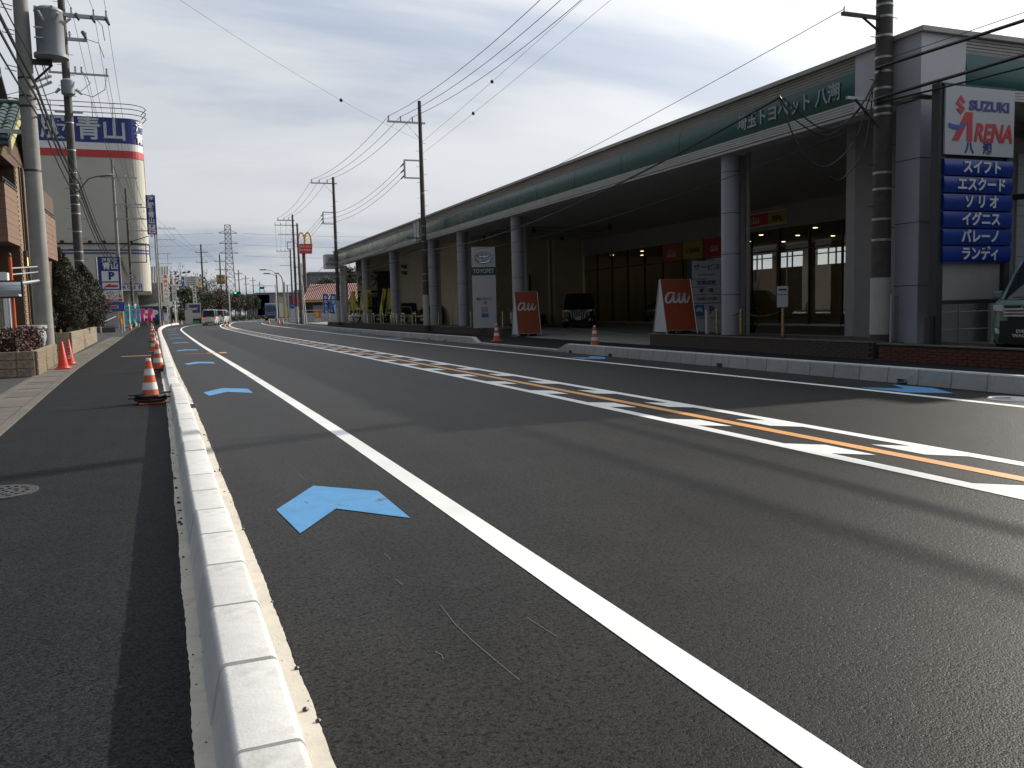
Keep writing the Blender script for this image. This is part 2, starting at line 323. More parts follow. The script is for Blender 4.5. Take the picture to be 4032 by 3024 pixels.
# edge lines
mark('edge_line', ribbon(off(f_eL, -.078), off(f_eL, .078), -4, 250, .004), M_white)
mark('edge_line', ribbon(off(f_eR, -.072), off(f_eR, .072), -4, 110, .004), M_white)
T = trange(110, 124)
mark('edge_line', MB().strip([(f_eR(t) - .072, t, .004) for t in T], [(f_eR(t) + .072, t, .004) for t in T]), M_white)
mark('centre_line', ribbon(off(f_c, -.585), off(f_c, -.435), -4, 250, .004), M_white)
mark('centre_line', ribbon(off(f_c, .435), off(f_c, .585), -4, 250, .004), M_white)
mark('centre_line', ribbon(off(f_c, -.07), off(f_c, .07), -4, 250, .004), M_orange)
tl = MB().quad((-.435, .31, 0), (-.165, .06, 0), (-.165, -.56, 0), (-.435, -.31, 0)).mesh('tooth')
tr_ = MB().quad((.435, .31, 0), (.20, .55, 0), (.20, -.07, 0), (.435, -.31, 0)).mesh('tooth')
for s, me, t0 in ((-1, tl, 6.22), (1, tr_, 5.55)):
    me.materials.append(M_white)
    for k in range(-3, 46):
        t = t0 + 2.06 * k
        if t > 98: break
        obj('tooth_marking', me, None, road, (f_c(t), t, .0042), (0, 0, -slope(f_c, t)))
# blue cycle chevrons
ch = [(-.40, -.02), (-.04, .68), (.37, .24), (.37, -.68), (-.02, -.18), (-.34, -.74)]
chm = MB().quad(*[(x, y, 0) for x, y in ch]).mesh('chevron'); chm.materials.append(M_blue)
def chev(t, u, rz, s=1.0):
    o = obj('blue_chevron', chm, None, road, (u, t, .0043), (0, 0, rz)); o.scale = (s, s, 1); return o
for k in range(10):
    t = 5.99 + 9.75 * k
    chev(t, (f_eL(t) + f_gR(t)) / 2 - .06 + (0 if k else .04), -slope(f_eL, t))
for k in range(8):
    t = 9.5 + 10.2 * k
    if 24 < t < 30: continue
    chev(t, (f_eR(t) + f_kR(t)) / 2 - .02, math.pi - slope(f_eR, t))
# bicycle pictogram on the right shoulder
bk = MB()
for cy in (7.92, 6.95):
    bk.path([(9.95 + .23 * math.cos(a), cy + .27 * math.sin(a), .005) for a in np.linspace(0, 2 * math.pi, 20)], .018, 4)
for p, q in (((9.95, 7.92), (10.35, 7.6)), ((10.35, 7.6), (9.98, 7.4)), ((9.98, 7.4), (9.95, 7.92)), ((9.98, 7.4), (10.38, 7.1)), ((10.38, 7.1), (10.35, 7.6)), ((9.95, 6.95), (10.55, 7.1)), ((9.95, 6.95), (9.98, 7.4))):
    bk.tube((*p, .005), (*q, .005), .018, n=4)
mark('bicycle_marking', bk, M_white)
# survey dashes, crossing bars, chalk scratches, seams
for (u0, u1, t0, t1) in ((-2.0, -1.05, 31.6, 31.85), (.75, 1.05, 31.5, 31.9), (0.0, .72, 31.65, 31.75), (1.15, 1.4, 31.2, 32.0)):
    mark('survey_mark', MB().quad((u0, t0, .0062), (u1, t0, .0062), (u1, t1, .0062), (u0, t1, .0062)), M_mark)
for k in range(12):
    u = 3.4 + k * .95; t = 148.5 + .12 * k
    mark('crossing_bar', MB().quad((u, t, .004), (u + .45, t, .004), (u + 1.5, t + 3.6, .004), (u + 1.05, t + 3.6, .004)), M_white)
for k in range(3):
    t = 84 + k * 5
    mark('shoulder_bar', MB().quad((f_gR(t) + .25, t, .004), (f_eL(t) - .4, t, .004), (f_eL(t) - .4, t + .22, .004), (f_gR(t) + .25, t + .22, .004)), M_white)
sc_pts = [[(1.03, 3.66), (1.02, 3.42), (1.03, 3.20), (1.05, 2.98), (1.07, 2.78)], [(.98, 4.6), (.985, 4.45)], [(.93, 4.12), (.94, 4.02)], [(.80, 7.9), (.83, 7.4), (.86, 6.9)], [(.46, 5.97), (.53, 5.99)], [(1.33, 3.35), (1.36, 3.1)], [(.66, 5.16), (.85, 5.24), (1.02, 5.28)], [(.86, 3.16), (.875, 3.12), (.87, 3.08)], [(.73, 12.4), (.78, 11.8)]]
for ps in sc_pts:
    w = .0013; A = [(x - w, y, .0035) for x, y in ps]; B = [(x + w, y, .0035) for x, y in ps]; mark('chalk_scratch', MB().strip(A, B), M_chalk)
for (u0, t0, u1, t1) in ((-2.55, 22.7, -1.0, 23.2), (-2.2, 14.2, -.9, 14.6), (-2.7, 29.5, -.95, 29.9), (f_eL(37), 37, f_c(37), 37.5)):
    mark('paving_seam', MB().quad((u0, t0, .0058), (u1, t1, .0058), (u1, t1 + .025, .0058), (u0, t0 + .025, .0058)), M_dark)

# left gutter apron (each cast length is a piece)
_j = random.Random(5)
def rag(f, s):
    c = {}
    def g(t):
        if t not in c: c[t] = f(t) + s * (_j.uniform(-.0022, .0022) + .003 * math.sin(t * 3.1) + .002 * math.sin(t * 8.7 + 1)) * (1 if t < 25 else 0)
        return c[t]
    return g
TG = list(np.arange(1.0, 18, .03)) + trange(18, 140); fa_, fb_ = rag(off(f_gR, -.385), -1), rag(f_gR, 1)
apron = struct('gutter', MB().strip([(fa_(float(t)), float(t), .0062) for t in TG], [(fb_(float(t)), float(t), .0062) for t in TG]), M_gut)
gb = random.Random(3)
# ragged asphalt edge crumbs on the apron
cr_mb = MB()
for i in range(200):
    t = 1.7 + gb.random() ** 1.8 * 14; e = gb.choice((0, 0, 1)); u = f_gR(t) - (gb.random() ** 3 * .08 if e else .37 - gb.random() ** 3 * .07) ; r = .0025 + gb.random() ** 4 * .012
    cr_mb.lathe([(r * .9, 0), (r, r * .6), (r * .4, r * 1.2)], 5, (u, t, .004))
tag(obj('asphalt_crumbs', cr_mb, M_dark), 'loose black asphalt crumbs along the gutter beside the white kerb', 'crumbs', kind='stuff')

# left kerb: separate precast blocks
def kerb_mesh(h, wt, wb, L, rad=.035, notch=False):
    pr = [(-wb / 2, 0), (-wt / 2 - .004, h - rad * 1.2)]
    for a in (150, 120, 90): pr.append((-wt / 2 + rad + rad * math.cos(R(a)), h - rad + rad * math.sin(R(a))))
    for a in (90, 60, 30): pr.append((wt / 2 - rad + rad * math.cos(R(a)), h - rad + rad * math.sin(R(a))))
    pr += [(wt / 2 + .004, h - rad * 1.2), (wb / 2, 0)]
    mb = MB(); n = len(pr); st = [(-L / 2, .93), (-L / 2 + .007, 1.0), (L / 2 - .007, 1.0), (L / 2, .93)]
    for y, s in st:
        for x, z in pr: mb.v.append((x * s, y, z * (1 if s == 1 else .955)))
    for i in range(3):
        for j in range(n - 1): mb.f.append((i * n + j, i * n + j + 1, (i + 1) * n + j + 1, (i + 1) * n + j))
    mb.f.append(tuple(range(n))); mb.f.append(tuple(range(3 * n, 4 * n))[::-1])
    me = mb.mesh('kerb_block', True); return me
kb = kerb_mesh(.20, .182, .262, .586, .020); kb.materials.append(M_kerb)
kl = kerb_mesh(.045, .185, .235, .594, .02); kl.materials.append(M_kerb)
kerb_l = thing('kerb', None, None); kerb_l['kind'] = 'structure'
def f_kl(t): return f_gR(t) - .20
t = -1.03
while t < 136:
    low = 16.2 < t < 19.4 or 85.9 < t < 87 or 124 < t < 125.5
    ramp_d = 15.6 < t <= 16.2; ramp_u = 19.4 <= t < 20.0
    a = -slope(f_kl, t)
    if ramp_d or ramp_u:
        me = kb.copy()
        for v in me.vertices:
            s = (v.co.y + .297) / .594; s = s if ramp_u else 1 - s; v.co.z *= .24 + .76 * s
        obj('kerb_block', me, None, kerb_l, (f_kl(t), t, .003), (0, 0, a))
    else:
        o = obj('kerb_block', kl if low else kb, None, kerb_l, (f_kl(t) + gb.uniform(-.003, .003), t, .004 + gb.uniform(-.003, .004)), (gb.uniform(-.002, .010), gb.uniform(-.006, .006), a + gb.uniform(-.004, .004)))
    t += .6
obj('joint_mortar', ribbon(lambda t: f_kl(t) - .082, lambda t: f_kl(t) + .082, -1, 15.4, .184), mat('dark_joint_mortar', (0.035, 0.033, 0.03), .95), kerb_l)  # near-black mortar strip in the joints between kerb blocks
# drain grate in the gutter
dg = obj('drain_grate', MB().mm(-.09, .09, -.27, .27, .004, .010), M_iron, apron, (f_gR(13.4) - .06, 13.4, .003))
for k in range(8): obj('slot', MB().mm(-.075, .075, -.012, .012, .0105, .0135), M_dark, dg, (0, -.22 + k * .063, 0))

# right kerb: grey blocks, some with a drain notch; lowered at the driveway
def rk_mesh(notch, z0=.25, z1=.25):
    out = [(-.297, 0)]
    if notch: out += [(-.10, 0), (-.10, .075), (.10, .075), (.10, 0)]
    out += [(.297, 0), (.297, z1), (-.297, z0)]
    mb = MB(); n = len(out)
    for x, s in ((-.012, 1), (.025, 1), (.16, 1), (.18, 1)):
        for y, z in out:
            zz_ = z if z > .1 or z == 0 else z
            top = z > .12 and z in (z0, z1)
            mb.v.append((x + (.022 if (top and x < .02) else 0), y * .988, z - (.0 if not top else (.018 if x < 0 else 0))))
    for i in range(3):
        for j in range(n): mb.f.append((i * n + j, i * n + (j + 1) % n, (i + 1) * n + (j + 1) % n, (i + 1) * n + j))
    mb.f.append(tuple(range(n))); mb.f.append(tuple(range(3 * n, 4 * n))[::-1])
    return mb.mesh('kerb_block')
rk = {k: rk_mesh(*k) for k in ((False, .25, .25), (True, .25, .25), (False, .06, .06), (False, .25, .06), (False, .06, .25))}
for m_ in rk.values(): m_.materials.append(M_kerb2)
kerb_r = thing('kerb', None, None); kerb_r['kind'] = 'structure'
t = 1.25; i = 0
while t < 92:
    k = (False, .25, .25)
    if 23.2 < t < 30.4: k = (False, .06, .06)
    elif 22.6 < t <= 23.2: k = (False, .25, .06)
    elif 30.4 <= t < 31.0: k = (False, .06, .25)
    elif i % 8 == 7 or (i % 24 == 11): k = (True, .25, .25)
    obj('kerb_block', rk[k], None, kerb_r, (f_kR(t), t, .002), (0, 0, -slope(f_kR, t)))
    t += .6; i += 1
obj('joint_mortar', ribbon(lambda t: f_kR(t) + .045, lambda t: f_kR(t) + .14, 1, 22.5, .19), MATS['dark_joint_mortar'], kerb_r)
# short loose end blocks round the side street
ek = kerb_mesh(.24, .3, .42, .5, .08); ek.materials.append(M_kerb)
for t, d in ((93.2, .1), (95.6, .2), (98, .35), (101, .3), (104, .5)):
    obj('kerb_block', ek, None, kerb_r, (f_kR(t) + .1 + d, t, .002), (0, 0, -.1))

# side strip of drain slabs between sidewalk and properties
strip = struct('drain_strip', ribbon(off(f_sL, -.95), off(f_sL, .02), 2, 110, .0010), M_oldasph)
sl = MB().mm(-.235, .235, -.293, .293, 0, .016).mesh('slab'); sl.materials.append(M_slab)
sl2 = MB().mm(-.235, .235, -.291, .291, 0, .020).mesh('slab'); sl2.materials.append(M_slab)
ed = MB().mm(-.062, .062, -.297, .297, 0, .024).mesh('edging'); ed.materials.append(M_slab)
t = 6.0; i = 0
while t < 62:
    a = -slope(f_sL, t)
    obj('slab', sl if i % 3 else sl2, None, strip, (f_sL(t) - .40, t, .002), (gb.uniform(-.006, .006), gb.uniform(-.008, .008), a))
    obj('edging_stone', ed, None, strip, (f_sL(t) - .075, t, .002), (0, 0, a)); obj('edging_stone', ed, None, strip, (f_sL(t) - .72, t, .002), (0, 0, a))
    t += .606; i += 1
# manhole on the sidewalk
mh = tag(obj('manhole_cover', MB().lathe([(.30, .0), (.30, .010), (.285, .012), (.27, .009)], 36, (0, 0, 0)), M_iron, None, (-1.43, 7.55, .004)), 'round cast iron manhole cover in the asphalt sidewalk', 'manhole cover')
for r in (.08, .15, .22):
    for k in range(int(r * 90)):
        a = 2 * math.pi * k / int(r * 90); obj('stud', MB().box((r * math.cos(a), r * math.sin(a), .011), (.022, .03, .008), a), M_dark, mh)
# white paint corner on the driveway at left
mark('parking_line', MB().quad((-3.9, 15.2, .0), (-3.05, 15.6, .0), (-3.15, 17.3, .0), (-3.8, 17.2, .0)), M_white, strip).location.z = .004

# private lots: left verge / lots and the right forecourt (one slab, ramped drive)
M_conc = mat('forecourt_concrete', (0.24, 0.235, 0.215), 0.85, var=0.18, vs=0.7, bump=0.3, bs=40, dirt=(0.09, 0.085, 0.075), dirt_s=1.5, dirt_a=0.5)
struct('left_lot', MB().quad((-40, 2, -.004), (-2.6, 2, -.004), (-5.2, 112, -.004), (-40, 112, -.004)), M_oldasph)
fc = MB()
T = [-6, 23.6, 30.6, 110]
for a, b, zz_ in ((-6, 112, .10),):
    fc.add([(14.15, a, .012), (16.6, a, zz_), (60, a, zz_), (60, b, zz_), (16.6, b, zz_), (14.15, b, .012)], [(0, 1, 4, 5), (1, 2, 3, 4)])
struct('forecourt', fc, M_conc)
for (u0, t0, u1, t1) in ((17.0, 30.6, 20.5, 44), (17.5, 27.5, 20.2, 33), (19.5, 26.5, 22.2, 31.5)):
    n_ = Vector((t1 - t0, -(u1 - u0), 0)).normalized() * .06
    mark('parking_line', MB().quad((u0 - n_.x, t0 - n_.y, .106), (u0 + n_.x, t0 + n_.y, .106), (u1 + n_.x, t1 + n_.y, .106), (u1 - n_.x, t1 - n_.y, .106)), M_white, bpy.data.objects['forecourt'])
# ------------------------------------------------------------------ dealership with the long canopy
M_fw = mat('white_fascia_metal', (0.50, 0.50, 0.49), 0.5, var=0.10, vs=1.5, dirt=(0.25, 0.24, 0.21), dirt_s=1.3, dirt_a=0.35)
M_fg = mat('weathered_fascia_slat', (0.42, 0.40, 0.36), 0.55, var=0.16, vs=1.2, dirt=(0.22, 0.19, 0.14), dirt_s=2, dirt_a=0.4)
M_band = mat('green_band_film', (0.005, 0.085, 0.078), 0.28, spec=0.35, var=0.12, vs=0.8, bump=0.04, bs=3.0)
M_soff = mat('soffit_board', (0.50, 0.50, 0.48), 0.9, var=0.08, vs=0.8)
M_colm = mat('column_cladding', (0.38, 0.385, 0.43), 0.42, var=0.06, vs=1.5)
M_beige = mat('beige_render', (0.62, 0.56, 0.42), 0.9, var=0.10, vs=0.7, bump=0.1, bs=50)
M_gwall = mat('grey_wall_panel', (0.30, 0.29, 0.28), 0.8, var=0.08)
M_cornr = mat('white_corner_panel', (0.52, 0.52, 0.53), 0.45, var=0.05)
M_roof = mat('metal_roof', (0.30, 0.30, 0.29), 0.6, var=0.1)
M_mull = mat('bronze_mullion', (0.06, 0.055, 0.05), 0.4, metal=0.4, var=0.1)
M_alu = mat('aluminium', (0.55, 0.55, 0.56), 0.35, metal=0.8, var=0.08)
M_glass = glass('shop_glass', (0.82, 0.84, 0.80))
M_lett = mat('white_letter_film', (0.60, 0.63, 0.64), 0.5, var=0.04)
M_blk = mat('black_letter_film', (0.03, 0.03, 0.035), 0.45, var=0.05)
M_tube = mat('pale_lamp_tube', (0.72, 0.72, 0.68), 0.35, var=0.05)
M_down = mat('downlight_lens', (0.8, 0.7, 0.5), 0.3, var=0, emit=((1.0, 0.80, 0.55), 6.0))
M_floor = mat('showroom_floor', (0.28, 0.24, 0.18), 0.35, var=0.08)
M_inw = mat('showroom_wall', (0.42, 0.34, 0.22), 0.85, var=0.06)
M_door = mat('pale_shutter', (0.52, 0.53, 0.46), 0.6, var=0.06)
A1 = R(1.0)
def crv(pts, k=6):
    cv = [Vector((p[0], 0, p[1])) for p in pts]; sm = []
    for i in range(len(cv) - 1):
        p0, p1, p2, p3 = cv[max(i - 1, 0)], cv[i], cv[i + 1], cv[min(i + 2, len(cv) - 1)]
        for s in np.linspace(0, 1, k + 1)[:-1]: sm.append(.5 * ((2 * p1) + (p2 - p0) * float(s) + (2 * p0 - 5 * p1 + 4 * p2 - p3) * float(s * s) + (3 * p1 - p0 - 3 * p2 + p3) * float(s) ** 3))
    return sm + [cv[-1]]
def script_au(parent, size, m, loc, rz=0.0, rx=0.0):
    # flowing two-letter script, built from flat brush strokes
    mb = MB()
    S1 = [(.30, .33), (.12, .40), (-.20, .38), (-.47, .05), (-.50, -.27), (-.33, -.38), (-.10, -.22), (.12, .10), (.22, .36), (.13, -.02), (.12, -.28), (.24, -.36), (.42, -.20), (.56, .04)]
    S2 = [(.56, .04), (.66, .36), (.58, -.02), (.56, -.26), (.66, -.38), (.84, -.24), (1.0, .06), (1.10, .36), (1.02, -.02), (1.02, -.26), (1.12, -.37), (1.26, -.26), (1.46, .14)]
    for S_ in (S1, S2):
        c = crv(S_); n = len(c); w0 = .075
        A, B = [], []
        for i, p in enumerate(c):
            d = (c[min(i + 1, n - 1)] - c[max(i - 1, 0)]).normalized(); nn_ = Vector((-d.z, 0, d.x)); w = w0 * (.62 + .55 * abs(d.z)) * min(1, .35 + (n - 1 - i) / n * 4)
            A.append((p + nn_ * w) * size); B.append((p - nn_ * w) * size)
        mb.strip(A, B)
    for v_ in range(len(mb.v)): mb.v[v_] = (mb.v[v_][0] - .48 * size, mb.v[v_][1], mb.v[v_][2])
    o = obj('lettering', mb, m, parent, loc, (rx, 0, rz)); so = o.modifiers.new('thick', 'SOLIDIFY'); so.thickness = .006; return o
DB = thing('dealership_building', 'long low dealership with deep canopy, green fascia band and round grey columns', 'building', (14.75, 14.0, 0), A1)
LEN = 67.0; DEP = 30.0; ZC = 6.10; ZT = 6.90; ZB = 5.62
# roof and ceiling
obj('roof', MB().mm(.06, DEP, .06, LEN, ZC + .04, ZT - .02), M_roof, DB)
obj('shadow_storey', MB().mm(9.5, 28, .45, 22, ZT - .02, 9.0), M_gwall, DB)  # hidden storey, added to bring the building's shadow nearer across the road
cp = obj('roof_cap', MB().mm(-.10, .16, -.10, LEN, ZT - .03, ZT + .07), M_fg, DB)
obj('roof_cap', MB().mm(.16, DEP, -.10, .16, ZT - .03, ZT + .07), M_fg, DB)
obj('canopy_ceiling', MB().mm(.30, DEP, .30, LEN, ZC, ZC + .03), M_soff, DB)
obj('soffit_edge', MB().mm(.04, .55, .3, LEN, ZB - .07, ZB - .005), M_soff, DB)
obj('fascia_back', MB().mm(.08, .29, .08, LEN, ZB + .0, ZT - .04), M_gwall, DB)
obj('fascia_back', MB().mm(.29, DEP, .08, .29, ZB + .0, ZT - .04), M_gwall, DB)
# front run (along local y) and side run (along local x)
PB = [1.85 + 3.66 * k for k in range(11)]   # seams of the green film panels, near part
def slats_y(y0, y1):
    zz_ = ZT - .045
    for k in range(5): obj('slat', MB().prism([(.0 + .016 * k, zz_ - .060 * k), (.0 + .016 * k, zz_ - .060 * k - .048), (.085, zz_ - .060 * k - .048), (.085, zz_ - .060 * k)], y0, y1, 'y'), M_fg, DB)
    for k in range(4):
        z = 5.865 - .060 * k; obj('slat', MB().prism([(.01 + .004 * k, z), (.01 + .004 * k, z - .048), (.085, z - .048), (.085, z)], y0, y1, 'y'), M_fw, DB)
def panel_y(y0, y1):
    pr = []
    for k in range(9):
        s = k / 8; pr.append((.035 - .05 * math.sin(math.pi * s), 5.875 + .67 * s))
    pr += [(.10, 6.545), (.10, 5.875)]
    return obj('green_panel', MB().prism(pr, y0 + .012, y1 - .012, 'y'), M_band, DB, smooth=True)
for y0, y1 in ((1.85, 38.1), (39.3, LEN)): slats_y(y0, y1)
y = 1.85
while y < 38.0: panel_y(y, min(y + 3.63, 38.1)); y += 3.63
y = 39.3
while y < LEN - .5: panel_y(y, min(y + 3.96, LEN)); y += 3.96
for y0, y1 in ((38.1, 38.62), (38.78, 39.3)): obj('break_panel', MB().mm(-.04, .1, y0, y1, ZB + .02, ZT - .04), M_cornr, DB)
obj('end_cap', MB().mm(-.03, .5, LEN, LEN + .25, ZB, ZT), M_fw, DB)
obj('corner_panel', MB().mm(-.03, .1, .0, 1.85, ZB - .02, ZT - .035), M_cornr, DB)
obj('corner_panel', MB().mm(.1, 1.25, .0, .1, ZB - .02, ZT - .035), M_cornr, DB)
for k in range(5): obj('slat', MB().prism([(.0 + .016 * k, ZT - .045 - .060 * k), (.016 * k, ZT - .093 - .060 * k), (.085, ZT - .093 - .060 * k), (.085, ZT - .045 - .060 * k)], 1.25, 16, 'x'), M_fg, DB)
for k in range(4):
    z = 5.865 - .060 * k; obj('slat', MB().prism([(.01, z), (.01, z - .048), (.085, z - .048), (.085, z)], 1.25, 16, 'x'), M_fw, DB)
for k in range(4): obj('green_panel', MB().prism([(.035 - .05 * math.sin(math.pi * i / 8), 5.875 + .67 * i / 8) for i in range(9)] + [(.1, 6.545), (.1, 5.875)], 1.26 + 3.7 * k, 1.26 + 3.7 * k + 3.68, 'x'), M_band, DB, smooth=True)
text(DB, '埼玉トヨペット 八潮', .44, mat('fascia_letter', (0.34, 0.38, 0.37), .5), (-.030, 4.25, 6.19), R(-90), bold=.02, sx=.95)
# far end sign box with an emblem on its narrow side
sb = obj('end_sign_box', MB().mm(-.75, .55, LEN + .3, LEN + 1.6, ZB - .25, ZT - .2), M_cornr, DB)
def emblem(parent, w, loc, rz=0.0, m=None, th=.014):
    # three overlapping ellipses
    o = MB(); h = w * .66
    def el(cx, cz, a, b, r): o.path([(cx + a * math.cos(k), 0, cz + b * math.sin(k)) for k in np.linspace(0, 2 * math.pi, 33)[:-1]], r, 5, closed=True)
    el(0, 0, w / 2, h / 2, th * w * 2.4); el(0, h * .17, w * .36, h * .155, th * w * 1.8); el(0, h * .02, w * .115, h * .42, th * w * 1.9)
    return obj('emblem', o, m, parent, loc, (0, 0, rz), smooth=True)
M_chr = mat('chrome', (0.60, 0.61, 0.62), 0.18, metal=1.0, var=0)
emblem(DB, .8, (-.1, LEN + .27, 6.1), 0, M_chr)
# columns
CY = [.45, 7.25, 23.6, 31.6, 37.15, 46.95, 56.35, 66.0]
for i, yy in enumerate(CY[1:]):
    z0 = .38; cx = .52
    c = obj('column', MB().lathe([(.27, z0), (.27, ZB - .06)], 28, (cx, yy, 0)), M_colm, DB, smooth=True)
    for k in range(4): obj('joint_ring', MB().lathe([(.2735, 0), (.2735, .018)], 28, (cx, yy, 1.55 + 1.18 * k), cap=False), M_dark, c)
    obj('column_fin', MB().mm(cx + .24, cx + .42, yy - .14, yy + .14, .1, ZB - .04), M_gwall, DB)
obj('downpipe', MB().tube((.95, 7.0, .1), (.95, 7.0, ZC), .06, n=10), M_gwall, DB, smooth=True)
cc = obj('corner_column', MB().mm(.05, .70, .06, .72, .1, ZB - .10), M_colm, DB, bevel=.02)
for z in (1.6, 2.95, 4.3): obj('joint', MB().mm(.046, .704, .056, .724, z, z + .014), M_dark, cc)
# lamp tubes and ceiling slats
for yy in (6.1, 19.9): 
    obj('lamp_tube', MB().tube((.95, yy - 2.3, ZC - .12), (.95, yy, ZC - .12), .035, n=8), M_tube, DB); 
    obj('lamp_tube', MB().tube((.95, yy + .05, ZC - .12), (.95, yy + 2.3, ZC - .12), .035, n=8), M_tube, DB)
for k in range(4): obj('ceiling_batten', MB().mm(4.0, 11.5, 33.5 + 1.9 * k, 33.9 + 1.9 * k, ZC - .10, ZC - .02), M_alu, DB)
for x, yy in ((5.5, 33.0), (9.5, 31), (4.6, 39), (10, 38.5)):
    s = obj('spot_lamp', MB().lathe([(.05, 0), (.11, -.1), (.13, -.26)], 12, (x, yy, ZC - .1)), M_dark, DB); obj('stem', MB().tube((x, yy, ZC), (x, yy, ZC - .12), .02), M_dark, s)
for x, yy in ((.72, 46.6), (.72, 55.9)):
    for z in (4.05, 4.5): obj('spot_lamp', MB().tube((x + .28, yy - .1, z), (x + .5, yy - .42, z - .08), .11, .15, 10), M_dark, DB)
# block of workshop walls facing the camera
obj('workshop_wall', MB().mm(4.4, 13.6, 43.0, 43.4, .1, ZC), M_beige, DB)
obj('workshop_wall', MB().mm(4.4, 4.8, 43.4, 62, .1, ZC), M_beige, DB)
obj('rain_pipe', MB().tube((11.0, 42.88, .1), (11.0, 42.88, ZC), .09, n=8), M_tube, DB)
obj('pier', MB().mm(11.25, 13.55, 42.55, 42.98, .1, ZC), M_beige, DB)
dr = obj('side_door', MB().mm(9.55, 10.2, 42.94, 42.99, .1, 3.55), M_door, DB); obj('door_frame', MB().mm(9.45, 9.55, 42.92, 42.99, .1, 3.65), M_mull, dr)
obj('waste_bin', MB().prism([(9.7, .1), (10.3, .1), (10.2, .78), (9.85, .78)], 41.9, 42.5, 'y'), M_dark, DB)
# far showroom face
obj('far_wall', MB().mm(1.9, 4.4, 62.0, 62.3, .1, ZC), M_beige, DB)
obj('far_wall', MB().mm(1.0, 1.9, 62.0, 62.3, 4.85, ZC), M_gwall, DB)
tp = obj('name_panel', MB().mm(1.0, 2.75, 61.86, 61.98, 3.15, 4.85), M_beige, DB); emblem(tp, 1.55, (1.9, 61.84, 4.0), 0, M_dark)
tp2 = obj('name_panel', MB().mm(1.0, 2.75, 61.86, 61.98, .4, 3.13), mat('dark_green_panel', (0.006, 0.035, 0.03), 0.4), DB); text(tp2, 'TOYOPET', .5, M_lett, (1.9, 61.845, 2.72), 0, bold=.012, sx=.78)
wf = obj('window', MB().mm(2.85, 4.95, 61.80, 61.92, .3, .42), M_mull, DB)
for x in (2.85, 3.86, 4.87): obj('mullion', MB().mm(x, x + .09, 61.80, 61.92, .42, 4.75), M_mull, wf)
obj('mullion', MB().mm(2.94, 4.87, 61.81, 61.91, 3.44, 3.54), M_mull, wf); obj('mullion', MB().mm(2.85, 4.96, 61.80, 61.92, 4.75, 4.85), M_mull, wf)
for x in (2.94, 3.95):
    for a, b in ((.42, 3.44), (3.54, 4.75)): obj('pane', MB().mm(x, x + .92, 61.85, 61.87, a, b), glass('far_glass', (0.5, .55, .55), 1.0) if 'far_glass' not in MATS else MATS['far_glass'], wf)
# showroom glass front facing the road
GX = 13.85
SY = [43.0 - 2.17 * k for k in range(19)]
for a, b in zip(SY[1:], SY[:-1]):
    w = obj('window', MB().mm(GX - .05, GX + .06, a - .04, a + .04, .2, 4.95), M_mull, DB)
    obj('transom', MB().mm(GX - .045, GX + .055, a + .04, b - .04, 3.83, 3.90), M_mull, w); obj('sill', MB().mm(GX - .06, GX + .06, a + .04, b - .04, .1, .2), M_alu, w)
    obj('pane', MB().mm(GX - .005, GX + .005, a + .04, b - .04, .2, 3.83), M_glass, w); obj('pane', MB().mm(GX - .005, GX + .005, a + .04, b - .04, 3.90, 4.95), M_glass, w)
obj('upper_wall', MB().mm(GX - .06, GX + .3, 3.5, 43.0, 4.95, ZC), M_gwall, DB)
obj('end_wall', MB().mm(1.3, GX, 3.2, 3.5, .1, ZC), M_gwall, DB)
obj('showroom_floor', MB().mm(GX, 23.9, 3.5, 43, .1, .13), M_floor, DB)
obj('showroom_ceiling', MB().mm(GX + .3, 23.9, 3.5, 43, 4.96, 5.02), M_inw, DB)
obj('showroom_wall', MB().mm(GX + .06, 23.9, 43.0, 43.3, .1, 5.4), M_inw, DB)
obj('showroom_wall', MB().mm(GX + .06, 23.9, 3.2, 3.5, .1, 5.4), M_inw, DB)
bw = [(26.4, 29.7), (30.7, 33.2), (33.7, 36.4)]
e0 = 3.5
obj('back_wall', MB().mm(23.5, 23.8, 3.5, 43, .13, 3.55), M_inw, DB); obj('back_wall', MB().mm(23.5, 23.8, 3.5, 43, 4.55, 4.96), M_inw, DB)
for a, b in bw + [(43, 43)]:
    obj('back_wall', MB().mm(23.5, 23.8, e0, a, 3.55, 4.55), M_inw, DB); e0 = b
for a, b in bw:
    w = obj('back_window', MB().mm(23.52, 23.6, a, b, 4.22, 4.29), M_mull, DB)
    for s in (.0, .42, .62, .97): obj('mullion', MB().mm(23.53, 23.59, a + (b - a) * s, a + (b - a) * s + .09, 3.55, 4.55), M_mull, w)
k = 0
for x in (15.5, 18, 20.5):
    for yy in np.arange(8, 42, 4.2): obj('downlight', MB().lathe([(.11, 0), (.11, -.015)], 12, (x, float(yy), 4.955)), M_down, DB)
ct = obj('counter', MB().mm(19, 19.7, 14, 26, .13, 1.15), M_inw, DB)
# film posters behind the glass
M_or = mat('orange_poster', (0.42, 0.08, 0.03), 0.6, var=0.04); M_ye = mat('yellow_poster', (0.40, 0.32, 0.05), 0.6, var=0.05); M_re = mat('red_poster', (0.5, 0.03, 0.03), 0.6)
def poster(y0, y1, m, s, sm, size):
    p = obj('window_poster', MB().mm(GX - .028, GX - .012, y0, y1, 3.92, 4.93), m, DB); script_au(p, size * .55, sm, (GX - .036, (y0 + y1) / 2, 4.36), R(-90)) if s == 'au' else text(p, s, size, sm, (GX - .031, (y0 + y1) / 2, 4.38), R(-90), bold=.03, sx=.8)
poster(SY[6] + .05, SY[5] - .05, M_or, 'au', M_lett, .9); poster(SY[7] + .05, SY[6] - .05, M_ye, 'あり高価買取', M_blk, .30); poster(SY[8] + .05, SY[7] - .05, M_re, 'au', M_lett, .7)
ws = obj('wall_sign', MB().mm(GX - .14, GX - .06, 20.6, 23.9, 5.17, 5.87), M_alu, DB)
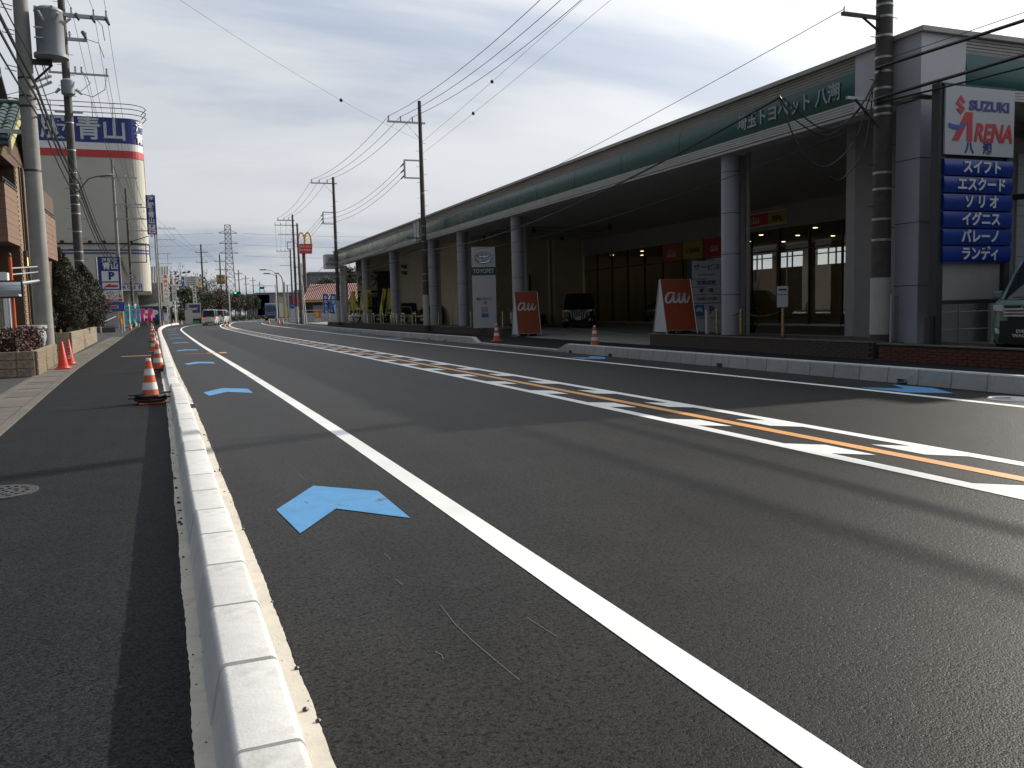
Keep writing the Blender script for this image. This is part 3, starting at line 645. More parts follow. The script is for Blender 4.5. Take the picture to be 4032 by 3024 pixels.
obj('sign_face', MB().mm(GX - .16, GX - .14, 22.0, 23.85, 5.22, 5.82), M_re, ws); obj('sign_face', MB().mm(GX - .16, GX - .14, 20.65, 21.97, 5.22, 5.82), M_ye, ws)
script_au(ws, .40, M_lett, (GX - .17, 22.95, 5.5), R(-90)); text(ws, 'PiPit', .40, M_blk, (GX - .165, 21.3, 5.46), R(-90), bold=.03)

# ------------------------------------------------------------------ planters (low walls along the frontage)
M_brk = mat('brown_brick_face', (0.085, 0.065, 0.052), 0.85, var=0.25, vs=9, bump=0.4, bs=60)
M_rbrk = mat('red_brick_face', (0.125, 0.040, 0.028), 0.85, var=0.3, vs=9, bump=0.4, bs=60)
M_cop = mat('planter_coping', (0.16, 0.14, 0.12), 0.85, var=0.2)
M_soil = mat('dark_soil', (0.045, 0.036, 0.028), 0.95, var=0.3, vs=8, bump=0.8, bs=30)
def planter(name, label, y0, y1, depth, m, h=.38, x0=14.12, nb=.24):
    p = thing(name, label, 'planter', (x0, y0, 0))
    L = y1 - y0
    obj('core', MB().mm(.035, depth - .035, .035, L - .035, 0, h - .03), mat('mortar', (0.10, 0.09, 0.08), 0.9), p)
    sol = MB().mm(0, .034, .003, nb - .006, .003, .052).mesh('brick'); sol.materials.append(m)
    n = int(L / nb); rows = int((h - .02) / .0585); cnt = 0; rest = MB()
    for r_ in range(rows):
        for c in range(n):
            yy = c * nb + (nb / 2 if r_ % 2 else 0)
            if yy + nb > L: continue
            if cnt < 290 and (yy < 14 if y0 < 20 else True): obj('brick', sol, None, p, (gb.uniform(-.002, .002), yy, .008 + r_ * .0585)); cnt += 1
            else: rest.mm(0, .034, yy + .003, yy + nb - .003, .008 + r_ * .0585 + .003, .008 + r_ * .0585 + .052)
    if rest.v: tag(obj('brickwork', rest, m, p), kind='stuff')
    obj('coping', MB().mm(-.012, .10, -.01, L + .01, h - .012, h + .018), M_cop, p); obj('coping', MB().mm(.10, depth, -.01, .10, h - .012, h + .018), M_cop, p); obj('coping', MB().mm(.10, depth, L - .10, L + .01, h - .012, h + .018), M_cop, p); obj('coping', MB().mm(depth - .1, depth, .1, L - .1, h - .012, h + .018), M_cop, p)
    obj('soil', MB().mm(.1, depth - .1, .1, L - .1, h - .05, h - .012), M_soil, p)
    return p
planter('planter', 'brown brick planter right of the driveway carrying a round column and bollards', 14.6, 24.3, 1.9, M_brk)
planter('planter', 'red brick planter below the white car sign panel', 4.5, 14.5, 1.3, M_rbrk, h=.36)
pf = planter('planter', 'long dark planter left of the driveway under the silver hoop rails', 37.3, 84, 1.5, M_brk, h=.36, x0=13.9)
pf.rotation_euler = (0, 0, R(.9))

# ------------------------------------------------------------------ bollards with chain
M_bras = mat('brass_bollard', (0.42, 0.33, 0.18), 0.25, metal=0.85, var=0.1)
M_stl = mat('brushed_steel', (0.50, 0.51, 0.52), 0.3, metal=0.85, var=0.08)
def bollard(x, y, z, label, h=.78, m=None):
    b = thing('bollard', label, 'bollard', (x, y, z), 0, 'metal bollards along the forecourt edge')
    obj('post', MB().lathe([(.042, 0), (.042, h - .05), (.047, h - .045), (.047, h - .02), (.03, h)], 14), m or M_bras, b, smooth=True)
    obj('flange', MB().lathe([(.075, 0), (.075, .015)], 14), M_dark, b); return b
for i, (x, y, l) in enumerate(((14.87, 23.8, 'brass bollard in front of the larger orange A-board'), (15.05, 21.82, 'brass bollard just left of the round column by the driveway'), (15.05, 20.63, 'brass bollard just right of the round column by the driveway'), (14.95, 18.66, 'thicker brass bollard below the white letter box'))): bollard(x, y, .37, l, .76 if i < 3 else .80)
BP = [38.6, 41.3, 43.2, 46.6, 49.0, 51.2]
nm = ['beside the smaller orange A-board', 'right of the tall name pylon base', 'left of the tall name pylon base', 'second left of the tall name pylon', 'third left of the tall name pylon', 'fourth left of the tall name pylon']
for y, n_ in zip(BP, nm): bollard(14.45 - .016 * (y - 37), y, .35, 'thin brass bollard ' + n_, .80)
def chain(name, p, q, sag, label, r=.012):
    pts = [Vector(p).lerp(Vector(q), s) - Vector((0, 0, sag * 4 * s * (1 - s))) for s in np.linspace(0, 1, 15)]
    return tag(obj(name, MB().path(pts, r, 5), M_dark), label, name.split('_')[-1], 'chains and wires' if 0 else None)
for (a, b, l) in (((15.05, 21.82, 1.08), (15.05, 20.63, 1.08), 'drooping chain crossing in front of the round column'), ((15.05, 20.63, 1.08), (14.95, 18.66, 1.1), 'drooping chain between column bollard and letter box bollard'), ((14.42, 38.6, 1.08), (14.38, 41.3, 1.08), 'drooping chain between smaller A-board and pylon'), ((14.38, 41.3, 1.08), (14.35, 43.2, 1.08), 'drooping chain in front of the tall name pylon')): chain('barrier_chain', a, b, .16, l)
# silver hoop rails
hp = thing('hoop_rail', 'silver hoop rail', 'rail', (0, 0, 0), 0, 'silver hoop rails on the far planter')
obj('hoop', MB().path([(0, -.42, 0), (0, -.42, .66), (0, -.40, .72), (0, -.34, .75), (0, .34, .75), (0, .40, .72), (0, .42, .66), (0, .42, 0)], .03, 8), M_stl, hp, smooth=True)
obj('foot_plate', MB().mm(-.06, .06, -.48, -.36, 0, .012), M_dark, hp); obj('foot_plate', MB().mm(-.06, .06, .36, .48, 0, .012), M_dark, hp)
HY = [53.6, 56.4, 59.2, 62.4, 65.4, 68.6, 72, 75.5, 79]
hn = ['closest to the black utility pole, right side', 'second from the black utility pole', 'third from the black utility pole', 'fourth from the black utility pole', 'fifth from the black utility pole', 'sixth along, among the yellow flags', 'seventh along, among the yellow flags', 'eighth along, near the far column', 'farthest along, beside the last column']
for i, y in enumerate(HY):
    o = hp if i == 0 else copy_tree(hp); o.location = (14.2 - .016 * (y - 37), y, .35); o['label'] = 'silver hoop rail ' + hn[i]
for i, (x, y, l) in enumerate(((13.9, 57.8, 'grey square post between the hoop rails under the lime car'), (13.7, 66.9, 'grey square post among hoop rails near the yellow flags'))):
    b = thing('square_post', l, 'post', (x, y, .35)); obj('shaft', MB().mm(-.11, .11, -.11, .11, 0, .75), M_stl, b, bevel=.01); obj('cap', MB().mm(-.12, .12, -.12, .12, .75, .77), M_galv, b)
b = thing('square_post', 'pale square post beside the brass bollard and the larger orange A-board', 'post', (15.2, 22.55, .37)); obj('shaft', MB().mm(-.05, .05, -.05, .05, 0, .74), M_cornr, b, bevel=.01); obj('cap', MB().mm(-.055, .055, -.055, .055, .74, .76), M_galv, b)
# letter box on a post
lb = thing('letter_box', 'small white letter box on a short post in front of dark glass', 'letter box', (14.98, 18.72, .37))
obj('post', MB().tube((0, .1, 0), (0, .1, .8), .03, n=8), M_dark, lb); bx = obj('box', MB().mm(-.14, .14, -.12, .12, .80, 1.36), M_cornr, lb, bevel=.01); obj('slot', MB().mm(-.1, .1, -.128, -.121, 1.25, 1.29), M_dark, bx); obj('seam', MB().mm(-.141, .141, -.124, -.1195, 1.13, 1.145), M_dark, bx)
lb.rotation_euler = (0, 0, R(-40))
# A-boards
M_aor = mat('vermilion_board', (0.33, 0.066, 0.026), 0.45, var=0.04, vs=1)
M_abk = mat('board_back', (0.55, 0.57, 0.60), 0.6, var=0.06)
def aboard(loc, rz, label, w=.92, h=1.72, sp=.75):
    a = thing('a_board', label, 'A-board', loc, rz); tilt = math.atan2(sp / 2, h)
    def face(s, nm_, m):
        f = MB()
        def P(x, z, d): return (x, s * (sp / 2) * (1 - z / h) + s * d, z)
        z0 = .10
        vs = [P(-w / 2, z0, 0), (P(w / 2, z0, 0)), P(w / 2, h, 0), P(-w / 2, h, 0), P(-w / 2, z0, .02), P(w / 2, z0, .02), P(w / 2, h, .02), P(-w / 2, h, .02)]
        f.add(vs, [(0, 1, 2, 3), (4, 5, 6, 7), (0, 1, 5, 4), (1, 2, 6, 5), (2, 3, 7, 6), (3, 0, 4, 7)]); o = obj(nm_, f, m, a)
        fr = MB()
        for x in (-w / 2, w / 2): fr.tube(P(x, 0, .012), P(x, h, .012), .022, n=6)
        fr.tube(P(-w / 2, h, .012), P(w / 2, h, .012), .018, n=6); fr.tube(P(-w / 2, z0, .012), P(w / 2, z0, .012), .018, n=6)
        obj('board_frame', fr, M_alu, o); return o
    fr_ = face(-1, 'front_board', M_aor); face(1, 'rear_board', M_abk)
    ztx = h * .66; script_au(fr_, w * .40, M_lett, (0.0, -(sp / 2) * (1 - ztx / h) - .030, ztx), 0, -tilt)
    side = MB().add([(-w / 2 - .0, -sp / 2, .06), (-w / 2, sp / 2, .06), (-w / 2, .0, h - .03)], [(0, 1, 2)]); obj('side_sheet', side, M_abk, a)
    obj('weight', MB().mm(-.35, -.05, -.25, -.1, 0, .1), M_dark, a); obj('weight', MB().mm(.1, .4, -.25, -.1, 0, .1), M_dark, a)
    return a
aboard((14.98, 24.05, .375), R(-5), 'larger orange A-board with white script lettering standing on the brown planter', 1.08, 1.74, .95)
aboard((14.55, 35.9, .05), R(-5), 'smaller orange A-board with white script lettering left of the driveway', 1.08, 1.98, 1.0)
# tall name pylon
M_pyl = mat('pylon_face', (0.50, 0.51, 0.56), 0.4, var=0.05, vs=1); M_pgr = mat('pylon_green', (0.008, 0.085, 0.065), 0.4, var=0.06)
py_ = thing('name_pylon', 'tall grey name pylon with chrome oval emblem and dark green stripe', 'sign', (13.95, 39.9, .36), R(-20))
obj('case', MB().mm(-.62, .62, -.12, .22, 0, 3.98), M_pgr, py_, bevel=.02)
obj('front_panel', MB().mm(-.565, .60, -.145, -.12, 2.98, 3.95), M_pyl, py_); obj('front_panel', MB().mm(-.565, .60, -.145, -.12, 0.0, 2.58), M_pyl, py_)
st = obj('name_stripe', MB().mm(-.60, .62, -.148, -.12, 2.59, 2.97), M_pgr, py_); text(st, 'TOYOPET', .28, M_lett, (.01, -.153, 2.78), 0, bold=.014, sx=.82)
emblem(py_, .84, (.02, -.165, 3.46), 0, M_chr); text(py_, '埼玉トヨペット', .155, M_blk, (.02, -.150, 1.42), 0, bold=.02, sx=.72); text(py_, '八潮', .155, M_blk, (.02, -.150, 1.24), 0, bold=.02, sx=.72)
ic = MB(); ic.path([(-.14, -.15, .74), (-.14, -.15, 1.0), (.18, -.15, 1.0), (.18, -.15, .74)], .012, 4, closed=True)
obj('pictogram', ic, M_blk, py_)
for x in (-.06, .03, .12): obj('pictogram', MB().lathe([(.02, 0), (.02, .02)], 8, (x, -.150, .93)).mm(x - .018, x + .018, -.155, -.148, .80, .92), M_blk, py_)
obj('sticker', MB().mm(-.14, .2, -.149, -.1455, .52, .70), mat('blue_sticker', (0.04, 0.16, 0.36), 0.5), py_)
# service information sign
sv = thing('service_sign', 'white service price sign with green post half hidden by the column', 'sign', (17.95, 26.7, .1), R(-28))
obj('post', MB().mm(-.66, -.52, -.06, .08, 0, 2.8), M_pgr, sv); obj('post', MB().mm(.52, .66, -.06, .08, 0, 2.8), M_pgr, sv)
for i, (z0, z1, s, sz) in enumerate(((2.12, 2.76, 'サービス', .24), (1.83, 2.09, '定期点検', .17), (1.55, 1.80, '車　検', .17), (1.24, 1.52, '10:00-19:00', .16), (.7, 1.21, None, 0), (.15, .67, None, 0))):
    p = obj('panel', MB().mm(-.515, .515, -.05, .03, z0, z1), M_pyl, sv)
    if s: text(p, s, sz, M_blk, (0.0, -.056, (z0 + z1) / 2 + (.08 if i == 0 else 0)), 0, bold=.02, shear=.2 if i == 0 else 0)
    if i == 0: text(p, 'TECNO SHOP', .08, M_blk, (0, -.056, 2.26), 0, bold=.02, sx=1.3)
    if i == 4:
        pp = obj('pictogram', MB().mm(-.44, -.08, -.058, -.05, .76, 1.16), mat('blue_sticker', (0.04, 0.16, 0.36), 0.5), p); obj('car_mark', MB().prism([(-.38, .98), (-.34, 1.02), (-.31, 1.07), (-.2, 1.07), (-.16, 1.02), (-.13, .98), (-.13, .93), (-.38, .93)], -.064, -.058, 'y'), M_lett, pp)
        text(p, 'P', .36, M_blk, (.18, -.056, .96), 0, bold=.03)
# ------------------------------------------------------------------ tall car sign at right, side building, fence
M_sblk = mat('sign_case_dark', (0.035, 0.035, 0.038), 0.5, var=0.08); M_swh = mat('sign_white_face', (0.46, 0.47, 0.50), 0.35, var=0.03, vs=1)
M_sbl = mat('sign_blue_face', (0.006, 0.035, 0.24), 0.3, var=0.05, vs=1); M_sred = mat('sign_red_film', (0.50, 0.03, 0.035), 0.4, var=0.03); M_sbt = mat('sign_blue_film', (0.02, 0.03, 0.22), 0.4, var=0.03)
cs_ = thing('car_sign', 'tall sign with white top panel and six blue name panels', 'sign', (15.44, 13.3, .33), 0)
obj('post', MB().mm(-1.03, -.86, -.08, .12, 0, 5.30), M_sblk, cs_); obj('post', MB().mm(.86, 1.03, -.08, .12, 0, 5.30), M_sblk, cs_)
fr = obj('frame', MB().mm(-.86, .86, -.02, .10, 1.80, 5.30), M_sblk, cs_)
tp_ = obj('top_panel', MB().mm(-.93, .985, -.13, -.085, 3.88, 5.24), M_swh, cs_, bevel=.006)
obj('rim', MB().mm(-.96, 1.015, -.118, -.085, 5.24, 5.285), M_sblk, tp_)
obj('lifting_eye', MB().path([(-.95 + .05 * math.cos(a), 0, 5.33 + .05 * math.sin(a)) for a in np.linspace(0, 6.28, 13)[:-1]], .01, 5, closed=True), M_dark, cs_)
obj('emblem', MB().prism([(-.66, 4.89), (-.53, 5.06), (-.40, 4.93), (-.47, 4.90), (-.53, 4.965), (-.57, 4.925), (-.405, 4.80), (-.52, 4.68), (-.65, 4.79), (-.58, 4.82), (-.525, 4.77), (-.495, 4.80)], -.142, -.13, 'y'), M_sred, tp_)
text(tp_, 'SUZUKI', .27, M_sbt, (.27, -.136, 4.87), 0, bold=.04, sx=1.22)
obj('big_letter', MB().prism([(-.74, 4.16), (-.38, 4.74), (-.20, 4.74), (-.20, 4.16), (-.34, 4.16), (-.34, 4.53), (-.57, 4.16)], -.142, -.13, 'y'), M_sred, tp_)
text(tp_, 'RENA', .50, M_sred, (.38, -.136, 4.33), 0, bold=.03, sx=.84, shear=.22)
sw = [(-.84 + .45 * s, 4.42 - .07 * math.sin(math.pi * (s * .9)) + .06 * s) for s in np.linspace(0, 1, 9)] + [(-.84 + .45 * s, 4.50 - .04 * math.sin(math.pi * s) + .02 * s) for s in np.linspace(1, 0, 9)]
obj('swoosh', MB().prism(sw, -.147, -.1425, 'y'), mat('swoosh_blue', (0.02, 0.10, 0.38), 0.4), tp_); text(tp_, '八　潮', .25, M_sbt, (-.02, -.136, 4.02), 0, bold=.025)
for i, s in enumerate(('スイフト', 'エスクード', 'ソ リ オ', 'イグニス', 'バレーノ', 'ランディ')):
    z1 = 3.80 - .352 * i; p = obj('name_panel', MB().prism([(-.12 - .028 * math.sin(math.pi * k / 6), z1 - .318 + .318 * k / 6) for k in range(7)] + [(-.085, z1), (-.085, z1 - .318)], -.93, .985, 'x'), M_sbl, cs_, smooth=True)
    text(p, s, .285, M_lett, (.09, -.155, z1 - .165), 0, bold=.03, sx=.95)
obj('blank_panel', MB().mm(-.84, .84, 0, .03, .95, 1.72), M_gwall, cs_); obj('cross_rail', MB().mm(-.86, .86, -.04, .06, .86, .94), M_sblk, cs_)
obj('power_box', MB().mm(-1.16, -1.035, -.05, .08, 0.0, .62), M_sblk, cs_)
# plain wing wall of the neighbouring showroom with a blue slanted mark
sh = thing('neighbour_showroom', 'white panelled showroom wall with slanted blue mark behind the parked van', 'building', (20.2, 16.7, .1), 0)
obj('wall', MB().mm(0, 12, 0.0, .12, 0, 5.4), M_gwall, sh)
obj('front_block', MB().mm(.3, 14, -13.5, -4.4, 0, 5.9), M_gwall, sh)
for k in range(14): obj('panel', MB().mm(.75, 6, -.06, -.01, 1.2 + .27 * k, 1.2 + .262 + .27 * k), M_swh, sh)
obj('blue_mark', MB().prism([(.95, 1.75), (1.7, 1.75), (2.6, 2.6), (2.3, 2.9)], -.075, -.061, 'y'), M_sbl, sh)
cm = obj('camera_arm', MB().tube((.35, -.3, 3.75), (.35, 0, 3.75), .02), M_dark, sh); obj('camera_head', MB().box((.4, -.38, 3.8), (.16, .3, .14), .5), M_dark, cm)
# mesh fence between planter and forecourt
M_fen = mat('fence_wire', (0.30, 0.31, 0.32), 0.5, metal=0.5, var=0.1)
fe = thing('mesh_fence', 'low grey wire mesh fence behind the tall car sign', 'fence', (15.55, 14.55, .1), 0)
for k in range(5): obj('post', MB().tube((-1.0 + k * 1.0, 0, 0), (-1.0 + k * 1.0, 0, 1.32), .025, n=8), M_cornr if k == 0 else M_fen, fe)
for z in (.1, .5, .9, 1.28): obj('rail', MB().tube((-1, 0, z), (3, 0, z), .008, n=5), M_fen, fe)
mw = MB()
for k in range(80): mw.tube((-1 + k * .05, 0, .1), (-1 + k * .05, 0, 1.28), .003, n=3, cap=False)
tag(obj('wire_mesh', mw, M_fen, fe), kind='stuff')

# ------------------------------------------------------------------ utility poles
M_pconc = mat('pole_concrete', (0.25, 0.245, 0.225), 0.8, var=0.14, vs=2.5, bump=0.12, bs=60, dirt=(0.13, 0.125, 0.11), dirt_s=1.5, dirt_a=0.5)
M_pdark = mat('dark_pole', (0.075, 0.068, 0.060), 0.75, var=0.25, vs=4, bump=0.2, bs=40, dirt=(0.16, 0.13, 0.09), dirt_s=2.5, dirt_a=0.4)
M_pfar = mat('far_pole', (0.065, 0.055, 0.048), 0.8, var=0.2)
M_ins = mat('insulator_porcelain', (0.45, 0.44, 0.42), 0.3, var=0.15, vs=20)
M_wire = mat('cable_black', (0.018, 0.018, 0.020), 0.55, var=0.0)
M_trf = mat('transformer_grey', (0.24, 0.26, 0.28), 0.5, var=0.12, vs=3, dirt=(0.14, 0.14, 0.13), dirt_s=3, dirt_a=0.4)
M_wrap = mat('pale_wrap', (0.46, 0.45, 0.42), 0.6, var=0.1)
stepm = MB().tube((0, 0, 0), (.22, 0, 0), .010, n=5).mesh('step'); stepm.materials.append(M_dark)
insm = MB().lathe([(.03, 0), (.05, .03), (.035, .05), (.055, .08), (.04, .10), (.05, .14), (.03, .18), (.045, .2), (.045, .27)], 8).mesh('insulator', True); insm.materials.append(M_ins)
def pole(label, x, y, h, r0, r1, m, z0=0.0, arms=(), steps=None, bands=(), lean=(0, 0), wrap=None, group='utility poles', n=14, topcap=True):
    p = thing('utility_pole', label, 'utility pole', (x, y, z0), 0, group); p.rotation_euler = (lean[0], lean[1], 0)
    obj('shaft', MB().tube((0, 0, 0), (0, 0, h), r0, r1, n), m, p, smooth=True)
    rr = lambda z: r0 + (r1 - r0) * z / h
    for (z, xa, xb, ins, w) in arms:
        a = obj('crossarm', MB().mm(xa, xb, -w, w, z - w, z + w), M_galv if w > .03 else M_dark, p)
        for xi in ins: obj('insulator', insm, None, a, (xi, 0, z + w))
        if abs(xa) > .9: obj('brace', MB().tube((xa * .42, 0, z - w), (0, 0, z - abs(xa) * .5), .018, n=5), M_galv, a)
    if steps:
        z, s = steps[0], 1
        while z < steps[1]: obj('step_bolt', stepm, None, p, (s * (rr(z) - .03), 0, z), (0, 0, 0 if s > 0 else math.pi)); z += .45; s = -s
    for z in bands: obj('band', MB().lathe([(rr(z) + .006, 0), (rr(z) + .006, .05)], n, (0, 0, z), cap=False), M_galv if m is M_pdark else M_dark, p)
    if wrap: obj('wrap', MB().lathe([(rr(wrap[0]) + .008, wrap[0]), (rr(wrap[1]) + .008, wrap[1])], n, cap=False), M_wrap, p)
    return p
WIRES = []
def wire(p, q, sag, label, r=.010, n=18, group=None, name='overhead_wire'):
    p, q = Vector(p), Vector(q); pts = [p.lerp(q, s) - Vector((0, 0, sag * 4 * s * (1 - s))) for s in np.linspace(0, 1, n)]
    return tag(obj(name, MB().path(pts, r, 5, cap=False), M_wire), label, 'wire', group)
# right-hand row
R1 = pole('thick dark utility pole with pale lower wrap beside the tall car sign', 14.50, 14.80, 13.6, .215, .14, M_pdark, .3, arms=((12.6, -2.0, .25, (-1.9, -1.2, -.5), .045),), steps=(2.6, 13), bands=(2.3, 2.75, 3.4, 3.75, 5.0, 5.15, 5.55, 5.9, 6.2, 6.65, 7.05, 7.3, 7.55), wrap=(.25, 1.5), n=20)
ba = obj('bracket_arm', MB().mm(-1.15, 0, -.04, .04, 7.02, 7.09), M_dark, R1); obj('brace', MB().tube((-.6, 0, 7.03), (-.05, 0, 6.72), .025, n=6), M_dark, ba); obj('bolt', MB().tube((-1.1, 0, 7.09), (-1.1, 0, 7.2), .012), M_dark, ba)
ba = obj('bracket_arm', MB().mm(-1.0, 0, -.03, .03, 5.30, 5.36), M_galv, R1); obj('brace', MB().tube((-.8, 0, 5.33), (-.35, -.25, 4.7), .03, n=6), M_dark, ba)
for k, (pts) in enumerate(([(-.15, -.1, 6.0), (-.6, 0, 5.2), (-1.2, .3, 4.6), (-1.9, .5, 4.9), (-2.2, .7, 5.45)], [(-.15, -.1, 6.05), (-.5, -.1, 5.3), (-.8, 0, 4.4), (-1.4, .2, 3.9), (-1.9, .4, 4.3), (-2.2, .7, 5.4)], [(-.15, 0, 5.9), (-.7, .1, 5.0), (-1.3, .4, 4.75), (-2.1, .7, 5.42)], [(-.3, 0, 5.5), (-.5, 0, 4.3), (-1.0, .1, 3.65), (-1.25, .2, 3.7)])):
    cv = [Vector(p) for p in pts]; sm = []
    for i in range(len(cv) - 1):
        p0, p1, p2, p3 = cv[max(i - 1, 0)], cv[i], cv[i + 1], cv[min(i + 2, len(cv) - 1)]
        for s in np.linspace(0, 1, 7)[:-1]: sm.append(.5 * ((2 * p1) + (p2 - p0) * s + (2 * p0 - 5 * p1 + 4 * p2 - p3) * s * s + (3 * p1 - p0 - 3 * p2 + p3) * s ** 3))
    obj('cable_loop', MB().path(sm + [cv[-1]], .016, 5), M_wire, R1)
R2 = pole('dark utility pole with square steel bracket in front of the canopy columns', 13.55, 49.2, 13.3, .19, .10, M_pdark, .1, arms=((12.05, -1.95, .30, (-1.85, -1.15, -.45), .05),), steps=(2.8, 11), bands=(1.6, 2.9, 3.3, 4.7, 5.2, 5.6, 6.1, 8.0), wrap=(.3, 2.1))
R3 = pole('dark utility pole at the far left end of the canopy', 13.05, 76.6, 13.0, .19, .11, M_pdark, .1, arms=((12.45, -1.95, .30, (-1.85, -1.2, -.5), .05),), steps=(2.8, 11), bands=(4.3, 5.2, 5.6, 7.5), wrap=(.3, 2.2))
for p, zt in ((R2, 9.9), (R3, 9.95)):
    q = obj('square_bracket', MB().mm(-1.05, 0, -.04, .04, zt - .04, zt + .04).mm(-1.05, 0, -.04, .04, zt - 1.05, zt - .97).mm(-1.07, -.97, -.039, .039, zt - .97, zt - .04), M_galv, p)
    for k in range(3): obj('strain_insulator', MB().tube((-1.05, .05, zt - .2 - .35 * k), (-1.12, .55, zt - .3 - .35 * k), .05, .03, 8), M_dark, q)
    q = obj('bracket_arm', MB().mm(-1.0, 0, -.035, .035, 5.4, 5.46), M_dark, p); obj('brace', MB().tube((-.5, 0, 5.42), (-.05, 0, 5.15), .02, n=5), M_dark, q)
R4 = pole('brown paired utility pole beyond the canopy end, taller one', 12.31, 100.2, 12.4, .17, .10, M_pdark, .0, arms=((11.75, -1.75, .2, (-1.6, -.95, -.45), .05), (11.2, -2.0, .5, (-1.95, -1.35, -.75), .04), (10.2, -1.7, .4, (), .035)), steps=(3, 11), wrap=(.2, 2.0))
obj('square_bracket', MB().mm(-.75, 0, -.04, .04, 9.3, 9.38).mm(-.75, 0, -.04, .04, 8.5, 8.58).mm(-.77, -.68, -.039, .039, 8.58, 9.3), M_galv, R4)
R4b = pole('brown paired utility pole beyond the canopy end, shorter one', 12.75, 99.9, 11.4, .15, .10, M_pdark, 0)
obj('stay_cover', MB().tube((.35, .1, 0), (.05, 0, 8.2), .05, n=8), M_wht, R4b); obj('stay_cover', MB().tube((.6, .1, 0), (.1, 0, 8.0), .045, n=8), M_wht, R4b)
obj('meter_box', MB().mm(-.1, .35, .1, .4, 5.4, 6.9), M_trf, R4b)
R5 = pole('wooden-brown utility pole with three-wire arm behind the paired poles', 18.4, 155.2, 12.4, .17, .12, M_pfar, 0, arms=((12.1, -2.4, .2, (-2.3, -1.6, -.9, -.3), .05), (9.6, -1.9, .2, (), .04), (6.2, -1.6, .2, (), .04)), n=8)
R6 = pole('thin brown utility pole far up the road on the right side', 24.5, 190, 11.5, .16, .11, M_pfar, 0, arms=((11, -1.6, .2, (-1.5, -.8), .05),), n=8)
def v3(p, x, z, y=0): return Vector((p.location.x + x * p.scale.x, p.location.y + y * p.scale.y, p.location.z + z * p.scale.z))
pl = ['outer', 'middle', 'inner']
rows = [(R1, (-1.9, -1.2, -.5), 12.95), (R2, (-1.85, -1.15, -.45), 12.36), (R3, (-1.85, -1.2, -.5), 12.76), (R4, (-1.6, -.95, -.45), 12.06)]
nmr = ['pole by the car sign to the bracket pole', 'bracket pole to the canopy end pole', 'canopy end pole to the paired poles']
for i in range(3):
    for k in range(3): wire(v3(rows[i][0], rows[i][1][k], rows[i][2]), v3(rows[i + 1][0], rows[i + 1][1][k], rows[i + 1][2]), 1.0 if i == 0 else .55, '%s top power wire from the %s' % (pl[k], nmr[i]), .013 if i == 0 else .014)
back = Vector((14.9, -22, 13.2))
for k in range(3): wire(v3(R1, rows[0][1][k], 12.95), back + Vector((rows[0][1][k], 0, 0)), .6, '%s top power wire leaving the pole by the car sign overhead' % pl[k], .013)
for k in range(3):
    wire(v3(R2, -1.12, 9.6 - .35 * k, .55), v3(R3, -1.05, 9.75 - .35 * k), .7, '%s low-voltage wire between the square brackets' % ('upper', 'middle', 'lower')[k], .012)
    wire(v3(R3, -1.12, 9.65 - .35 * k, .55), v3(R4, -.7, 9.2 - .3 * k), .5, '%s low-voltage wire from canopy end pole to paired poles' % ('upper', 'middle', 'lower')[k], .012)
# messenger wires crossing high, with marker balls
M_ball = mat('wire_marker', (0.06, 0.06, 0.065), 0.5)
def ballw(p, q, sag, s, label, r=.007):
    w = wire(p, q, sag, label, r, 24); c = Vector(p).lerp(Vector(q), s) - Vector((0, 0, sag * 4 * s * (1 - s))); obj('marker_ball', MB().lathe([(.02, -.09), (.07, -.05), (.09, 0), (.07, .05), (.02, .09)], 10, c), M_ball, w, smooth=True)
ballw(v3(R2, 0, 10.9), (15.2, 8, 14.6), .25, .27, 'thin stay wire with marker ball rising from the bracket pole, upper')
ballw(v3(R2, 0, 10.25), (15.9, 8, 14.2), .25, .20, 'thin stay wire with marker ball rising from the bracket pole, lower')
ballw(v3(R2, 0, 11.05), (-3.3, 30, 13.8), .5, .34, 'thin stay wire with marker ball crossing the road sky')
# thick communication cables on the right row
cz = [(7.36, 'upper', .012), (6.05, 'thick middle', .034), (5.40, 'thick lower', .030)]
wire(v3(R1, -1.1, 7.15), v3(R2, -.9, 5.55), .25, 'thin cable from pole by car sign to bracket pole passing the roof edge', .008)
wire(v3(R1, -.2, 6.0), (13.6, -24, 6.4), .35, 'thick cable bundle leaving the pole over the car sign, upper', .036)
wire(v3(R1, -.2, 5.35), (12.6, -24, 6.0), .35, 'thick cable bundle leaving the pole over the car sign, middle', .036)
wire(v3(R1, -.2, 5.25), (15.2, -24, 5.2), .3, 'cable leaving the pole over the car sign, lower', .022)
wire(v3(R1, -.2, 6.12), (13.6, -24, 6.6), .3, 'thin cable carrying the upper thick bundle over the car sign', .008)
wire(v3(R1, -2.2, 5.42, .7), v3(R2, -.3, 4.7), .75, 'thick cable below the fascia from pole by car sign to bracket pole', .026)
wire(v3(R1, -.2, 4.9), v3(R2, -.3, 4.55), .75, 'thin drop cable below the fascia crossing the columns', .012)
wire(v3(R2, -.2, 4.7), v3(R3, -.2, 4.5), .35, 'thick cable between bracket pole and canopy end pole', .026)
wire(v3(R2, -.2, 5.0), v3(R3, -.2, 4.9), .45, 'second cable between bracket pole and canopy end pole', .018)
wire(v3(R2, -.9, 5.55), v3(R3, -.9, 5.5), .5, 'spiral-hung cable between bracket pole and canopy end pole', .02)
wire(v3(R3, -.2, 4.5), v3(R4, -.2, 4.9), .9, 'thick drooping cable from canopy end pole to paired poles', .03)
wire(v3(R3, -.9, 5.5), v3(R4, -.2, 5.4), .7, 'looped cable from canopy end pole to paired poles', .018)
wire(v3(R3, -.2, 4.2), v3(R4, -.2, 3.9), .6, 'lower drooping cable from canopy end pole to paired poles', .02)
